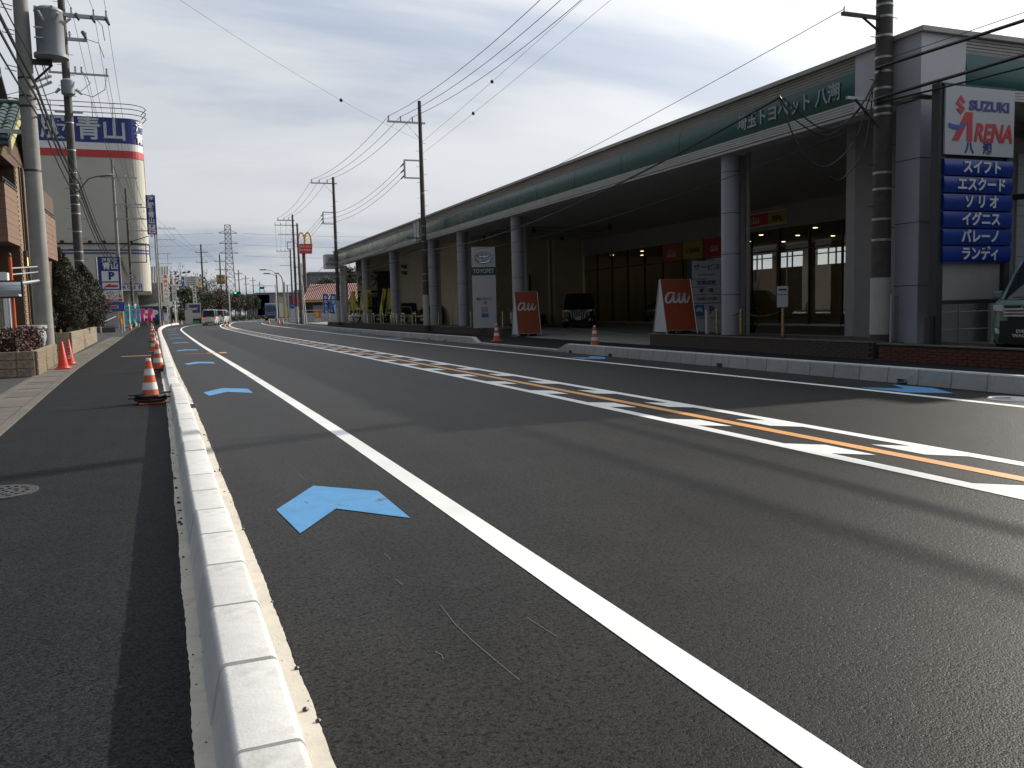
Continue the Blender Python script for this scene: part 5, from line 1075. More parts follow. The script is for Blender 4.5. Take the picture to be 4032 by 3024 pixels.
for s, z, sz in (('洋', 14.95, .72), ('服', 14.25, .72), ('の', 13.7, .45), ('青', 13.15, .72), ('山', 12.45, .72)): text(bo, s, sz, M_pw, (0, -.13, z), 0, bold=.025)
obj('white_square', MB().mm(-.36, .36, -.135, -.12, 11.55, 12.05), M_pw, bo); text(bo, 'P', .5, M_nav, (0, -.14, 11.8), 0, bold=.04); obj('white_square', MB().mm(-.36, .36, -.135, -.12, 11.02, 11.5), M_pw, bo)
def larrow(par, cx, cz, w, h, y, m): return obj('arrow', MB().prism([(cx - w / 2, cz), (cx - w * .08, cz + h / 2), (cx - w * .08, cz + h * .18), (cx + w / 2, cz + h * .18), (cx + w / 2, cz - h * .18), (cx - w * .08, cz - h * .18), (cx - w * .08, cz - h / 2)], y - .012, y, 'y'), m, par)
larrow(bo, 0, 11.26, .5, .34, -.136, M_rband)
# blue parking sign with arrows on twin posts
ps = thing('parking_sign', 'navy parking sign with white P above white and blue direction panels', 'sign', (-5.5, 80.0, 0))
for x in (-1.0, .62): obj('post', MB().tube((x, .2, 0), (x, .2, 6.4), .07, n=8), M_galv, ps)
bo = obj('navy_board', MB().mm(-.85, .85, -.08, .08, 3.62, 6.42), M_nav, ps); text(bo, '洋服の', .42, M_pw, (.05, -.09, 6.08), 0, bold=.02, sx=.95); text(bo, '青山', .62, M_pw, (.1, -.09, 5.6), 0, bold=.03)
obj('white_square', MB().mm(-.62, .68, -.10, -.08, 4.35, 5.22), M_pw, bo); text(bo, 'P', .86, M_nav, (.12, -.11, 4.79), 0, bold=.05); obj('white_square', MB().mm(-.62, .68, -.10, -.08, 3.72, 4.25), M_pw, bo); obj('arrow', MB().prism([(-.5, 3.9), (.02, 4.2), (.02, 4.05), (.58, 4.05), (.58, 3.85), (-.5, 3.85)], -.115, -.10, 'y'), M_rband, bo)
bo = obj('white_board', MB().mm(-.95, .92, -.06, .06, 2.65, 3.58), M_pw, ps); text(bo, 'Aグループ', .24, M_blk, (.2, -.07, 3.38), 0, bold=.02); text(bo, 'デンキ', .40, M_rband, (.28, -.07, 3.07), 0, bold=.03); obj('red_strip', MB().mm(-.62, .85, -.075, -.06, 2.68, 2.88), M_rband, bo); text(bo, '八潮店', .19, M_pw, (.2, -.082, 2.78), 0, bold=.02, sx=1.2)
M_dbl = mat('direction_blue', (0.02, 0.10, 0.32), 0.45, var=0.05); bo = obj('blue_board', MB().prism([(-1.15, 1.8), (-1.35, 2.2), (-1.15, 2.6), (.98, 2.6), (.98, 1.8)], -.06, .06, 'y'), M_dbl, ps)
larrow(bo, -.25, 2.2, 1.5, .72, -.062, M_pw); larrow(bo, -.25, 2.2, 1.38, .58, -.075, mat('arrow_red', (0.5, 0.07, 0.08), 0.5))
# low fence with a banner and rope
fn = thing('lot_fence', 'grey grille fence with navy banner along the store car park', 'fence', (-8.4, 82.5, 0))
obj('base_wall', MB().mm(-4, 2.9, 0, .2, 0, .45), M_slab, fn); obj('banner', MB().mm(-2, 2.0, -.03, .0, .75, 1.65), M_nav, fn); text(fn, '青山', .75, M_pw, (1.1, -.04, 1.2), 0, bold=.04)
for k in range(50): obj('bar', MB().tube((-3.9 + .135 * k, .1, .45), (-3.9 + .135 * k, .1, 1.75), .012, n=4), M_dark, fn)
for z in (.55, 1.72): obj('rail', MB().tube((-4, .1, z), (2.9, .1, z), .02, n=5), M_dark, fn)
tag(obj('rope', MB().path([(-7.5, 78, .7), (-6.6, 78.4, .82), (-5.9, 79, 1.05), (-5.2, 79.6, 1.4)], .03, 6), M_pw), 'white rope sagging beside the blue parking sign posts', 'rope')
pwl = thing('parking_banner', 'long navy banner board with white P and red arrow beyond the pink flags', 'sign', (-4.1, 121.5, 0)); bo = obj('board', MB().mm(-1.75, 1.65, -.06, .06, .75, 2.4), M_nav, pwl)
for x in (-1.6, 0, 1.5): obj('post', MB().mm(x - .04, x + .04, .06, .14, 0, 2.4), M_galv, pwl)
obj('white_square', MB().mm(-1.25, .12, -.08, -.06, 1.05, 2.15), M_pw, bo); larrow(bo, -.5, 1.55, 1.0, .6, -.082, M_rband); text(bo, 'P', 1.25, M_pw, (.85, -.07, 1.58), 0, bold=.06)
# nobori flags
M_cy = mat('cyan_flag', (0.02, 0.42, 0.55), 0.7, var=0.1); M_pk = mat('pink_flag', (0.75, 0.05, 0.24), 0.7, var=0.1); M_yl = mat('yellow_flag', (0.62, 0.55, 0.04), 0.7, var=0.08); M_yo = mat('orange_flag', (0.75, 0.35, 0.05), 0.7, var=0.2); M_bf = mat('blue_flag', (0.015, 0.09, 0.36), 0.7, var=0.1)
def nobori(label, x, y, z0, h, w, m, sway=.1, txt=None, tm=None, rz=0.0, group='banner flags', lean=0.0):
    f = thing('banner_flag', label, 'flag', (x, y, z0), rz, group); f.rotation_euler = (0, lean, rz)
    obj('pole', MB().tube((0, 0, 0), (0, 0, h), .018, .012, 6), M_wht, f); obj('crossbar', MB().tube((0, 0, h - .05), (w, 0, h - .05), .01, n=5), M_wht, f)
    nx, nz_ = 7, 14; mb = MB(); ph = (x * 7.3 + y) % 6
    for i in range(nx):
        for j in range(nz_):
            a, b = i / (nx - 1), j / (nz_ - 1); d = (1 - b) ** 1.3
            mb.v.append((.02 + a * w * (1 - .22 * sway * 5 * d * abs(math.sin(b * 4 + ph))) + sway * .3 * d * math.sin(b * 6 + ph), sway * d * math.sin(a * 4.5 + b * 5 + ph) * 1.2 - .002, .28 + b * (h - .33)))
    mb.f += [(i * nz_ + j, (i + 1) * nz_ + j, (i + 1) * nz_ + j + 1, i * nz_ + j + 1) for i in range(nx - 1) for j in range(nz_ - 1)]
    c = obj('cloth', mb, m, f, smooth=True); so = c.modifiers.new('thick', 'SOLIDIFY'); so.thickness = .004
    if txt:
        for k, s in enumerate(txt): text(c, s, (h - .5) / max(4, len(txt)) * .82, tm or M_pw, (w * .5, -.02 - sway * .25, h - .45 - k * (h - .6) / len(txt)), 0, bold=.03)
    return f
for k, o in enumerate(('first', 'second', 'third')): nobori('cyan banner flag with yellow lettering, %s from the parking sign' % o, -4.95 + .42 * k, 88 + 1.2 * k, 0.4, 2.0, .36, M_cy, .06, 'セール', M_yl)
nobori('yellow and pink banner flag behind the parking sign post', -4.95, 78.8, .35, 1.45, .22, M_yo, .05)
for k, o in enumerate(('nearest the brown pole', 'in the middle', 'farthest toward the navy board')): nobori('pink banner flag %s' % o, -5.15 + .72 * k, 103.5 + .9 * k, .4, 1.85, .5, M_pk, .16, None, None, 0, 'banner flags', .05 * k)
# rice cracker shop, its sign and others beyond
rs = thing('tiled_shop', 'traditional shop with grey tile roof beyond the clothing store', 'building', (-3.4, 140, 0)); M_gt = mat('grey_tile', (0.20, 0.21, 0.22), 0.5, var=0.25, vs=3)
obj('wall', MB().mm(-7, 1.4, 0, 9, 0, 6.4), mat('shop_wall', (0.23, 0.23, 0.20), 0.9, var=0.1), rs); rfm = obj('roof', MB().prism([(-.7, 6.2), (4.5, 9.0), (9.7, 6.2)], -7.5, 1.9, 'x'), M_gt, rs)
tt = MB()
for c in range(26): tt.tube((-7.2 + .36 * c, -.75, 6.25), (-7.2 + .36 * c, 4.4, 9.03), .09, n=5)
tag(obj('roof_tiles', tt, M_gt, rfm), kind='stuff'); cn = obj('lower_eave', MB().prism([(-1.6, 2.8), (0, 3.5), (0, 2.7)], -6, 2.2, 'x'), M_gt, rs)
obj('porch_post', MB().tube((1.9, -1.4, 0), (1.9, -1.4, 2.8), .08, n=6), M_dark, rs); obj('dark_front', MB().mm(-.5, 1.38, -.05, 0, 0.1, 2.6), M_dark, rs)
def vsign(label, x, y, z0, z1, w, face, s, tm, post_h=None, side=None):
    v = thing('vertical_sign', label, 'sign', (x, y, 0)); obj('post', MB().tube((w * .42, .16, 0), (w * .42, .16, z1), .06, n=6), M_galv, v); b = obj('board', MB().mm(-w / 2, w / 2, -.08, .1, z0, z1), face, v)
    n = len(s); st = (z1 - z0) / (n + .15)
    for k, ch_ in enumerate(s): text(b, ch_, min(st, w) * .86, tm, (0, -.09, z1 - st * (k + .55)), 0, bold=.03)
    return v, b
_, b = vsign('white vertical sign with red brush lettering before the tiled shop', -1.97, 135.2, 3.42, 7.3, .78, M_pw, '草加せんべい', mat('brush_red', (0.55, 0.03, 0.03), 0.5))
obj('small_sign', MB().mm(-.15, .62, -.05, .05, 2.55, 3.0), M_pw, b); larrow(b, .1, 2.78, .4, .25, -.06, M_rband)
vsign('grey vertical information sign next to the red lettered sign', -.85, 137.4, 3.5, 5.85, .62, mat('grey_sign', (0.48, 0.5, 0.5), 0.6), 'メインゲート', M_blk)
vsign('narrow white vertical sign below the direction board', 2.15, 150, 3.2, 6.15, .55, M_pw, '自転車駐車場', M_blk)
ds = thing('direction_sign', 'grey overhead direction board with blue end on a white arm post', 'sign', (-.88, 138.0, 0)); obj('post', MB().tube((0, 0, 0), (0, 0, 7.35), .12, n=10), M_wht, ds)
for z in (5.85, 6.9): obj('arm', MB().tube((-.45, 0, z), (2.2, 0, z), .08, n=8), M_wht, ds)
bo = obj('board', MB().mm(1.5, 4.0, -.12, -.04, 5.7, 7.15), mat('grey_sign', (0.48, 0.5, 0.5), 0.6), ds); obj('blue_end', MB().mm(1.12, 1.5, -.12, -.04, 5.7, 7.15), M_dbl, ds); obj('yellow_corner', MB().mm(3.45, 4.0, -.135, -.12, 5.7, 6.2), mat('sign_yellow', (0.6, 0.38, 0.02), 0.5), bo); text(bo, '←', .5, M_pw, (1.31, -.13, 6.5), 0, bold=.03); text(bo, 'Y', .5, M_nav, (3.68, -.13, 6.5), 0, bold=.06)
for z in (6.9, 6.55, 6.2, 5.88): text(bo, '八潮工業団地', .24, M_blk, (2.4, -.13, z), 0, bold=.01)
bs_ = thing('bus_stop', 'round-topped bus stop sign by the navy parking board', 'bus stop', (-1.95, 119, .0)); obj('board', MB().prism([(-.26, .15), (.26, .15), (.26, 1.9)] + [(.26 * math.cos(R(a)), 1.9 + .26 * math.sin(R(a))) for a in range(20, 180, 20)] + [(-.26, 1.9)], -.05, .05, 'y'), mat('grey_sign', (0.48, 0.5, 0.5), 0.6), bs_); obj('roundel', MB().tube((0, -.06, 1.9), (0, -.05, 1.9), .2, n=16), M_nav, bs_); obj('timetable', MB().mm(-.2, .2, -.058, -.05, .6, 1.4), M_pw, bs_)
bs_ = thing('bus_stop', 'bus stop sign standing left of the paired brown poles', 'bus stop', (11.5, 97.5, 0)); obj('board', MB().mm(-.28, .28, -.05, .05, .35, 2.0), mat('grey_sign', (0.48, 0.5, 0.5), 0.6), bs_); obj('roundel', MB().tube((0, -.06, 2.05), (0, .05, 2.05), .3, n=18), M_dbl, bs_); obj('foot', MB().mm(-.3, .3, -.2, .2, 0, .35), M_kerb2, bs_); text(bs_, 'バス', .2, M_pw, (0, -.07, 2.05), 0)
gw = thing('concrete_gate', 'pale concrete gate slab left of the vans', 'wall', (1.0, 141, 0)); obj('slab', MB().mm(-.55, .55, -.2, .2, 0, 2.1), M_kerb2, gw); obj('green_crate', MB().mm(.7, 1.5, -.5, .1, 0, .45), mat('green_plastic', (0.02, 0.22, 0.12), 0.5), gw)

# ------------------------------------------------------------------ trees along the left side beyond
M_dkl = mat('dark_evergreen', (0.030, 0.042, 0.018), 0.7, var=0.4, vs=0.5); M_brl = mat('dry_twig_leaf', (0.085, 0.065, 0.045), 0.8, var=0.3, vs=0.5); M_twig = mat('twig', (0.09, 0.075, 0.06), 0.9, var=0.2)
def tree(label, x, y, h, rx, rz_, seed, m, n=2600, bare=False, leaf=.16):
    t = thing('tree', label, 'tree', (x, y, 0), 0, 'trees beyond the store'); r_ = np.random.RandomState(seed); tk = MB().tube((0, 0, 0), (.1, 0, h * .62), .2, .1, 8)
    tips = []
    def br(p, d, L, r, lv):
        q = p + d * L; tk.tube(p, q, r, r * .6, 5, cap=False)
        if lv == 0: tips.append(q); return
        for k in range(3 if lv > 1 else 4):
            a = Vector(r_.normal(size=3)) * .62; dd = (d + a); dd.z += .15; br(q, dd.normalized(), L * (.62 + .2 * r_.random()), r * .58, lv - 1)
    for k in range(6): a = k * 1.05 + r_.random(); br(Vector((0, 0, h * (.28 + .06 * k))), Vector((math.cos(a) * rx / h * 2.2, math.sin(a) * rx / h * 2.2, .75)).normalized(), h * .19, .075, 3 if bare else 2)
    obj('trunk', tk, M_twig if bare else M_bark, t)
    c = r_.normal(size=(26, 3)); c /= np.linalg.norm(c, axis=1)[:, None]; c *= r_.random((26, 1)) ** .4; cen = c * np.array([rx, rx, rz_]) * .85 + np.array([0, 0, h - rz_])
    P_ = cen[r_.randint(0, 26, n)] + r_.normal(size=(n, 3)) * np.array([rx, rx, rz_]) * .17
    P_[:, 2] = np.maximum(P_[:, 2], .6); obj('crown', cards(P_, leaf, seed=seed), m, t); return t
tree('bare brown tree rising over the grey tile roof', -1.6, 160, 10.6, 3.6, 3.4, 1, M_brl, 1500, True, .10)
tree('leafless spreading tree behind the overhead direction board', 3.2, 166, 9.6, 4.0, 3.4, 2, M_brl, 1300, True, .10)
tree('bare twiggy tree between direction board and first tree line pole', 6.4, 182, 9.4, 3.6, 3.4, 3, M_brl, 1300, True, .11)
tree('dark evergreen tree below the direction board', 2.0, 156, 6.6, 3.0, 3.0, 4, M_dkl, 4200, False, .2)
tree('dark rounded evergreen bush behind the concrete gate', -.2, 146, 3.0, 1.5, 1.4, 5, M_dkl, 2600, False, .12)
tl_ = [(6.8, 176, 5.6), (9.2, 190, 6.0), (9.8, 204, 5.4), (12.2, 216, 6.4), (14.2, 232, 6.0), (16.0, 248, 6.6), (19.0, 268, 6.2), (23, 290, 6.6), (27.5, 316, 6.4)]
tl_ = [(a_, b_, c_ * 1.12) for a_, b_, c_ in tl_]
for i, (x, y, h) in enumerate(tl_): tree('dark roadside tree in the row under the tall brown poles, %s from the vans' % ('first', 'second', 'third', 'fourth', 'fifth', 'sixth', 'seventh', 'eighth', 'ninth')[i], x - 1.2, y, h, 2.6, 2.5, 40 + i, M_dkl if i % 3 else M_brl, 5200, False, .15)
hb = MB(); hpts = []
for k in range(14):
    y = 172 + k * 7.5; x = f_gR(y) - .1; r_ = np.random.RandomState(k); q = r_.uniform(-1, 1, (420, 3)); hpts.append(q * np.array([.55, 2.4, .38]) + np.array([x, y, .45]))
for k, q in enumerate(hpts[:10]):
    o = thing('kerb_hedge', 'low clipped roadside hedge, number %s along the far left kerb' % ('one', 'two', 'three', 'four', 'five', 'six', 'seven', 'eight', 'nine', 'ten')[k], 'hedge', (0, 0, 0), 0, 'clipped kerb hedges'); obj('foliage', cards(q, .15, seed=k), mat('hedge_olive', (0.06, 0.07, 0.02), 0.7, var=0.3), o)
# far woods mass, hills of buildings
wm = np.random.RandomState(9); P_ = np.stack([wm.uniform(-60, 6, 5000), wm.uniform(190, 240, 5000), wm.beta(1.2, 1.6, 5000) * 9 * (1 + .3 * np.sin(wm.uniform(0, 6, 5000)))], 1); tag(obj('woods', cards(P_, .5, seed=5), M_dkl), 'far dark wood behind the left side trees', 'woods', kind='stuff')
def house_far(label, x, y, w, d, h, col, roof=None, win=True):
    b = thing('far_building', label, 'building', (x, y, 0), 0, 'far buildings'); obj('wall', MB().mm(-w / 2, w / 2, 0, d, 0, h), mat('far_wall_%02d' % (len(MATS)), col, 0.85, var=0.08, vs=.3), b); obj('roof', MB().mm(-w / 2 - .2, w / 2 + .2, -.2, d + .2, h, h + .3), M_gt if roof is None else roof, b)
    if win:
        for i in range(int(h // 3)):
            for k in range(max(1, int(w // 3))): f = obj('window', MB().mm(-w / 2 + .8 + 3 * k, -w / 2 + 2.2 + 3 * k, -.05, .0, 1 + 3 * i, 2.3 + 3 * i), M_dark, b); obj('pane', MB().mm(-w / 2 + .9 + 3 * k, -w / 2 + 2.1 + 3 * k, -.07, -.05, 1.1 + 3 * i, 2.2 + 3 * i), M_trf, f)
    return b
house_far('dark flat-roofed block at the end of the road behind the signals', 24.5, 300, 7, 8, 7.6, (0.16, 0.16, 0.17))
house_far('long grey low building far behind the blue truck', 36, 300, 24, 12, 8, (0.22, 0.22, 0.24))
house_far('white far building right of the road end', 47, 330, 12, 10, 9.5, (0.45, 0.46, 0.48))
house_far('red-brown far shop by the road end', 34, 262, 6, 8, 6.4, (0.22, 0.08, 0.06))
house_far('grey long roof building behind the red-tiled restaurant', 40, 165, 34, 12, 8.6, (0.17, 0.17, 0.18))
house_far('pale yellow far shop with bright signs by the road end', 26.5, 250, 3, 6, 6.0, (0.5, 0.46, 0.3), win=False)
# lattice tower
tw = thing('lattice_tower', 'tall steel lattice power tower far behind the tree line', 'tower', (25.5, 486, 0)); M_lat = mat('tower_steel', (0.30, 0.31, 0.32), 0.6, var=0.05)
def hw(z): return 3.0 - 1.3 * min(z / 34, 1) - .3 * max(0, (z - 34) / 16)
lv = [0, 6, 11.5, 16.5, 21, 25, 28.5, 31.5, 34, 36.5, 39, 41.5, 44, 46.5, 49]
lg = MB(); dgm = MB()
for a, b in zip(lv[:-1], lv[1:]):
    A = [(sx * hw(a), sy * hw(a), a) for sx, sy in ((-1, -1), (1, -1), (1, 1), (-1, 1))]; B = [(sx * hw(b), sy * hw(b), b) for sx, sy in ((-1, -1), (1, -1), (1, 1), (-1, 1))]
    for k in range(4): lg.tube(A[k], B[k], .18, n=4, cap=False); j = (k + 1) % 4; dgm.tube(A[k], B[j], .09, n=3, cap=False); dgm.tube(A[j], B[k], .09, n=3, cap=False); dgm.tube(B[k], B[j], .09, n=3, cap=False)
obj('legs', lg, M_lat, tw); tag(obj('bracing', dgm, M_lat, tw), kind='stuff')
for z in (34, 39.2, 44.6): obj('crossarm', MB().tube((-4.9, 0, z), (4.9, 0, z), .2, n=4).tube((-4.9, 0, z), (-1.5, 0, z + 1.4), .12, n=4).tube((4.9, 0, z), (1.5, 0, z + 1.4), .12, n=4), M_lat, tw)
for i, z in enumerate((33.5, 39.5, 45.5)):
    wire((33, 486, z - 1), (240, 470, z + 4), 4, '%s transmission line running right from the lattice tower' % ('lowest', 'middle', 'highest')[i], .05, 20); wire((18, 486, z - 1), (-160, 500, z + 6), 4, '%s transmission line running left from the lattice tower' % ('lowest', 'middle', 'highest')[i], .05, 20)
# yellow home-centre sign on a pole
ysn = thing('yellow_pole_sign', 'yellow and orange square sign with blue roof mark among the far poles', 'sign', (9.0, 212.5, 0)); obj('post', MB().tube((0, .3, 0), (0, .3, 8.6), .15, n=8), M_pfar, ysn); bo = obj('board', MB().mm(-.95, .95, -.1, .2, 8.95, 10.6), mat('sign_yellow', (0.6, 0.38, 0.02), 0.5), ysn); obj('lower_board', MB().mm(-.95, .95, -.1, .2, 8.45, 8.93), M_or, ysn)
obj('roof_mark', MB().prism([(-.75, 9.9), (0, 10.35), (.75, 9.9), (.55, 9.85), (.55, 9.35), (-.55, 9.35), (-.55, 9.85)], -.13, -.1, 'y'), M_nav, bo); text(bo, 'H●L', .55, M_pw, (0, -.14, 9.62), 0, bold=.04)
# traffic signals
M_grn = mat('green_signal', (0.02, 0.5, 0.3), 0.3, var=0, emit=((0.03, 1.0, 0.50), 3.0))
def signal(label, x, y, z, px_, ph):
    s = thing('traffic_signal', label, 'traffic signal', (x, y, 0)); b = obj('housing', MB().mm(-.62, .62, -.12, .12, z - .2, z + .2), M_dark, s, bevel=.06)
    for k in range(3): h = obj('lamp', MB().tube((-.4 + .4 * k, -.14, z), (-.4 + .4 * k, -.12, z), .15, n=14), M_grn if k == 0 else M_dark, s); obj('visor', MB().path([(-.4 + .4 * k + .17 * math.cos(a), -.25, z + .17 * math.sin(a)) for a in np.linspace(.2, 2.94, 7)], .015, 4), M_dark, h)
    obj('mast', MB().tube((px_, .1, 0), (px_, .1, ph), .11, n=8), M_wht, s); obj('arm', MB().tube((px_, .1, z + .3), (-.6, .1, z + .45), .06, n=6), M_wht, s)
signal('green traffic signal hanging over the road ahead from the right mast', 13.2, 156.7, 5.8, 2.6, 6.4)
signal('green traffic signal farther left over the tree row', 10.3, 173.9, 5.4, -1.6, 5.8)
lp = thing('street_lamp', 'brown double-arm street lamp with cones at its foot', 'street lamp', (10.85, 105.7, 0)); obj('pole', MB().tube((0, 0, 0), (-.05, 0, 5.9), .09, .07, 8), M_pfar, lp)
for x, z, zz_ in ((-1.6, 6.4, 5.7), (-1.2, 5.95, 5.4)): a = obj('lamp_arm', MB().path([(0, 0, zz_ - .2), (-.15, 0, zz_ + .35), (-.6, 0, z), (x + .4, 0, z + .06)], .035, 6), M_galv, lp); obj('lamp_head', MB().mm(x - .35, x + .4, -.12, .12, z + .02, z + .16), M_lampg, a, bevel=.03)
lp2 = thing('street_lamp', 'yellowish curved lamp column behind the double-arm lamp', 'street lamp', (12.2, 112, 0)); obj('pole', MB().path([(0, 0, 0), (0, 0, 5.2), (-.15, 0, 5.9), (-.5, 0, 6.3)], .07, 8), mat('ochre_post', (0.30, 0.22, 0.10), 0.6), lp2); obj('lamp_head', MB().mm(-1.0, -.45, -.1, .1, 6.25, 6.4), M_lampg, lp2)
for i, (x, y, h, l) in enumerate(((13.0, 118, 5.4, 'left of two thin grey posts by the side street'), (13.5, 119, 5.0, 'right of two thin grey posts by the side street'))): b = thing('steel_post', 'thin grey steel post, ' + l, 'post', (x, y, 0)); obj('shaft', MB().tube((0, 0, 0), (0, 0, h), .09, n=8), M_trf, b); obj('cap', MB().lathe([(.1, h), (.05, h + .06)], 8), M_dark, b)
for i, (x, y, z0, z1, w, m_, l) in enumerate(((21.0, 190, .4, 2.6, 1.2, M_yl, 'yellow roadside shop sign behind the blue truck'), (19.6, 186, .5, 3.4, .9, M_pw, 'white roadside shop sign left of the blue truck'), (24.5, 200, 3.0, 5.2, 1.6, M_rband, 'red hanging shop board far behind the signals'), (27.5, 215, 4.5, 6.3, 2.4, M_dbl, 'blue far direction board over the road end'))):
    b = thing('roadside_sign', l, 'sign', (x, y, 0)); obj('board', MB().mm(-w / 2, w / 2, -.08, .08, z0, z1), m_, b); obj('post', MB().tube((0, .12, 0), (0, .12, z1), .06, n=6), M_galv, b)
# ------------------------------------------------------------------ drive-through restaurant
M_rt = mat('terracotta_tile', (0.19, 0.042, 0.026), 0.6, var=0.25, vs=2.0)
mc = thing('restaurant', 'low restaurant with red terracotta tile roof behind the far flags', 'building', (16.5, 124.5, 0), R(-21)); obj('wall', MB().mm(0, 19, 0, 10, 0, 2.95), mat('restaurant_dark_glass', (0.03, 0.03, 0.032), 0.25), mc)
obj('eave', MB().mm(-.7, 19.6, -.8, 10.6, 2.75, 2.98), M_barg, mc); rm = obj('roof', MB().prism([(-.8, 2.98), (1.5, 4.0), (4.6, 5.35), (5.6, 5.35), (10.6, 2.98)], -.3, 19.4, 'x'), M_rt, mc)
tt = MB()
for c in range(70): x = -.15 + .28 * c; tt.path([(x, -.82, 3.03), (x, 1.5, 4.05), (x, 4.6, 5.40)], .085, 5)
tag(obj('roof_tiles', tt, M_rt, rm), kind='stuff'); tt = MB()
for rr_ in range(14): yy = -.8 + .39 * rr_; tt.mm(-.3, 19.4, yy, yy + .05, 3.02 + .44 * (yy + .8) - .03, 3.03 + .44 * (yy + .8) + .06)
tag(obj('tile_courses', tt, M_rt, rm), kind='stuff')
for k in range(6): w = obj('window', MB().mm(1 + 3 * k, 3.4 + 3 * k, -.03, -.0, .9, 2.4), M_dark, mc); obj('pane', MB().mm(1.1 + 3 * k, 3.3 + 3 * k, -.05, -.03, 1.0, 2.3), M_trf, w)
M_gold = mat('golden_yellow', (0.68, 0.36, 0.015), 0.4, var=0.05)
def arches(par, cx, z0, w, h, y, r, m):
    for s in (-1, 1):
        pts = []
        for a in np.linspace(0, math.pi, 15): pts.append((cx + s * w / 4 + (w / 4) * math.cos(a), y, z0 + h * (math.sin(a) ** .55)))
        obj('arch', MB().path(pts, [r * (1 - .25 * math.sin(a)) for a in np.linspace(0, math.pi, 15)], 8), m, par, smooth=True)
arches(mc, 5.4, 1.2, 1.3, 1.2, -.12, .08, M_gold)
ms = thing('pole_sign', 'red board with white lettering under two tall golden arches on a dark pole', 'sign', (18.05, 133.8, 0), R(-8)); obj('post', MB().tube((-.2, .3, 0), (-.2, .3, 10.3), .30, .26, 12), M_pdark, ms, smooth=True)
bo = obj('board', MB().prism([(-1.18, 11.72), (1.18, 11.72), (1.05, 10.25), (-1.05, 10.25)], -.25, .25, 'y'), M_rband, ms); text(bo, 'マクドナルド', .36, M_pw, (0, -.26, 11.28), 0, bold=.02, sx=1.0); text(bo, 'ドライブスルー', .36, M_pw, (0, -.26, 10.75), 0, bold=.02, sx=.9)
arches(ms, .05, 11.4, 1.9, 2.0, 0, .16, M_gold)
rfce = thing('block_fence', 'pale boundary wall with white rail along the restaurant', 'fence', (14.3, 110.7, 0), R(-21)); obj('wall', MB().mm(0, 9, 0, .15, 0, 1.25), M_kerb2, rfce)
for k in range(6): obj('post', MB().tube((1.75 * k, -.05, 0), (1.75 * k, -.05, 1.6), .035, n=6), M_wht, rfce)
obj('rail', MB().tube((0, -.05, 1.58), (8.8, -.05, 1.58), .03, n=6), M_wht, rfce)
pb = thing('notice_board', 'small red and yellow poster board on a pale base by the restaurant wall', 'sign', (15.6, 107, 0)); obj('base', MB().mm(-.35, .35, -.2, .2, 0, .6), M_kerb2, pb); bo = obj('poster', MB().mm(-.38, .38, -.24, -.2, .6, 1.5), M_or, pb); obj('picture', MB().mm(-.3, .1, -.25, -.24, .7, 1.3), M_ye, bo)
tree('dark evergreen tree above the red tile roof by the canopy end', 27.5, 147, 8.7, 3.2, 2.8, 77, M_dkl, 5200, False, .2)
tree('smaller dark evergreen beside the canopy end sign box', 23.4, 150, 7.2, 2.2, 2.2, 78, M_dkl, 3000, False, .18)

# houses across the lot on the left, seen mirrored in the showroom glass
for i, (x, y, w, h, c, l) in enumerate(((-30, 72, 9, 7.5, (0.20, 0.17, 0.13), 'brown neighbouring house left of the street, nearest'), (-31, 85, 9, 8.2, (0.30, 0.28, 0.24), 'grey-beige neighbouring house left of the street, middle'), (-31, 98, 9, 7.8, (0.16, 0.13, 0.11), 'dark neighbouring house left of the street, farthest'))): house_far(l, x, y, w, 10, h, c)
# ------------------------------------------------------------------ traffic cones
M_co = mat('cone_orange', (0.62, 0.11, 0.045), 0.5, var=0.14, vs=9, dirt=(0.30, 0.12, 0.08), dirt_s=7, dirt_a=0.5); M_cw = mat('cone_white_band', (0.70, 0.69, 0.66), 0.55, var=0.12, vs=12, dirt=(0.4, 0.37, 0.33), dirt_s=9, dirt_a=0.5); M_cb = mat('cone_rubber_base', (0.022, 0.022, 0.024), 0.7, var=0.2, vs=20); M_cr = mat('cone_red', (0.62, 0.040, 0.022), 0.5, var=0.12, vs=6, dirt=(0.35, 0.08, 0.06), dirt_s=6, dirt_a=0.5)
def cone_r(z): return .145 - (.145 - .034) * (z - .03) / .67
def cone_proto():
    c = thing('traffic_cone', 'cone', 'traffic cone'); 
    for a, b, m in ((.03, .22, M_co), (.22, .33, M_cw), (.33, .44, M_co), (.44, .54, M_cw), (.54, .66, M_co), (.66, .70, M_cw)):
        obj('band' if m is M_cw else 'body', MB().lathe([(cone_r(a) + (.002 if m is M_cw else 0), a), (cone_r(b) + (.002 if m is M_cw else 0), b)], 24, cap=(b == .70)), m, c, smooth=True)
    obj('skirt', MB().mm(-.185, .185, -.185, .185, 0, .03), M_co, c, bevel=.012); return c
def ring(c, z=.045):
    r = obj('weight_ring', MB().prism([(.24 * math.cos(R(a)), .24 * math.sin(R(a))) for a in range(0, 360, 45)], z, z + .035), M_cb, c, bevel=.012); obj('weight_lug', MB().mm(-.32, .32, -.05, .05, z + .036, z + .058), M_cb, r); return r
cp_ = cone_proto(); used = [False]
def cone(x, y, label, rings=0, rz=0.0, z=.004, tilt=0.0, group='striped traffic cones'):
    c = cp_ if not used[0] else copy_tree(cp_); used[0] = True
    c.location = (x, y, z); c.rotation_euler = (tilt, 0, rz); c['label'] = label; c['group'] = group; return c
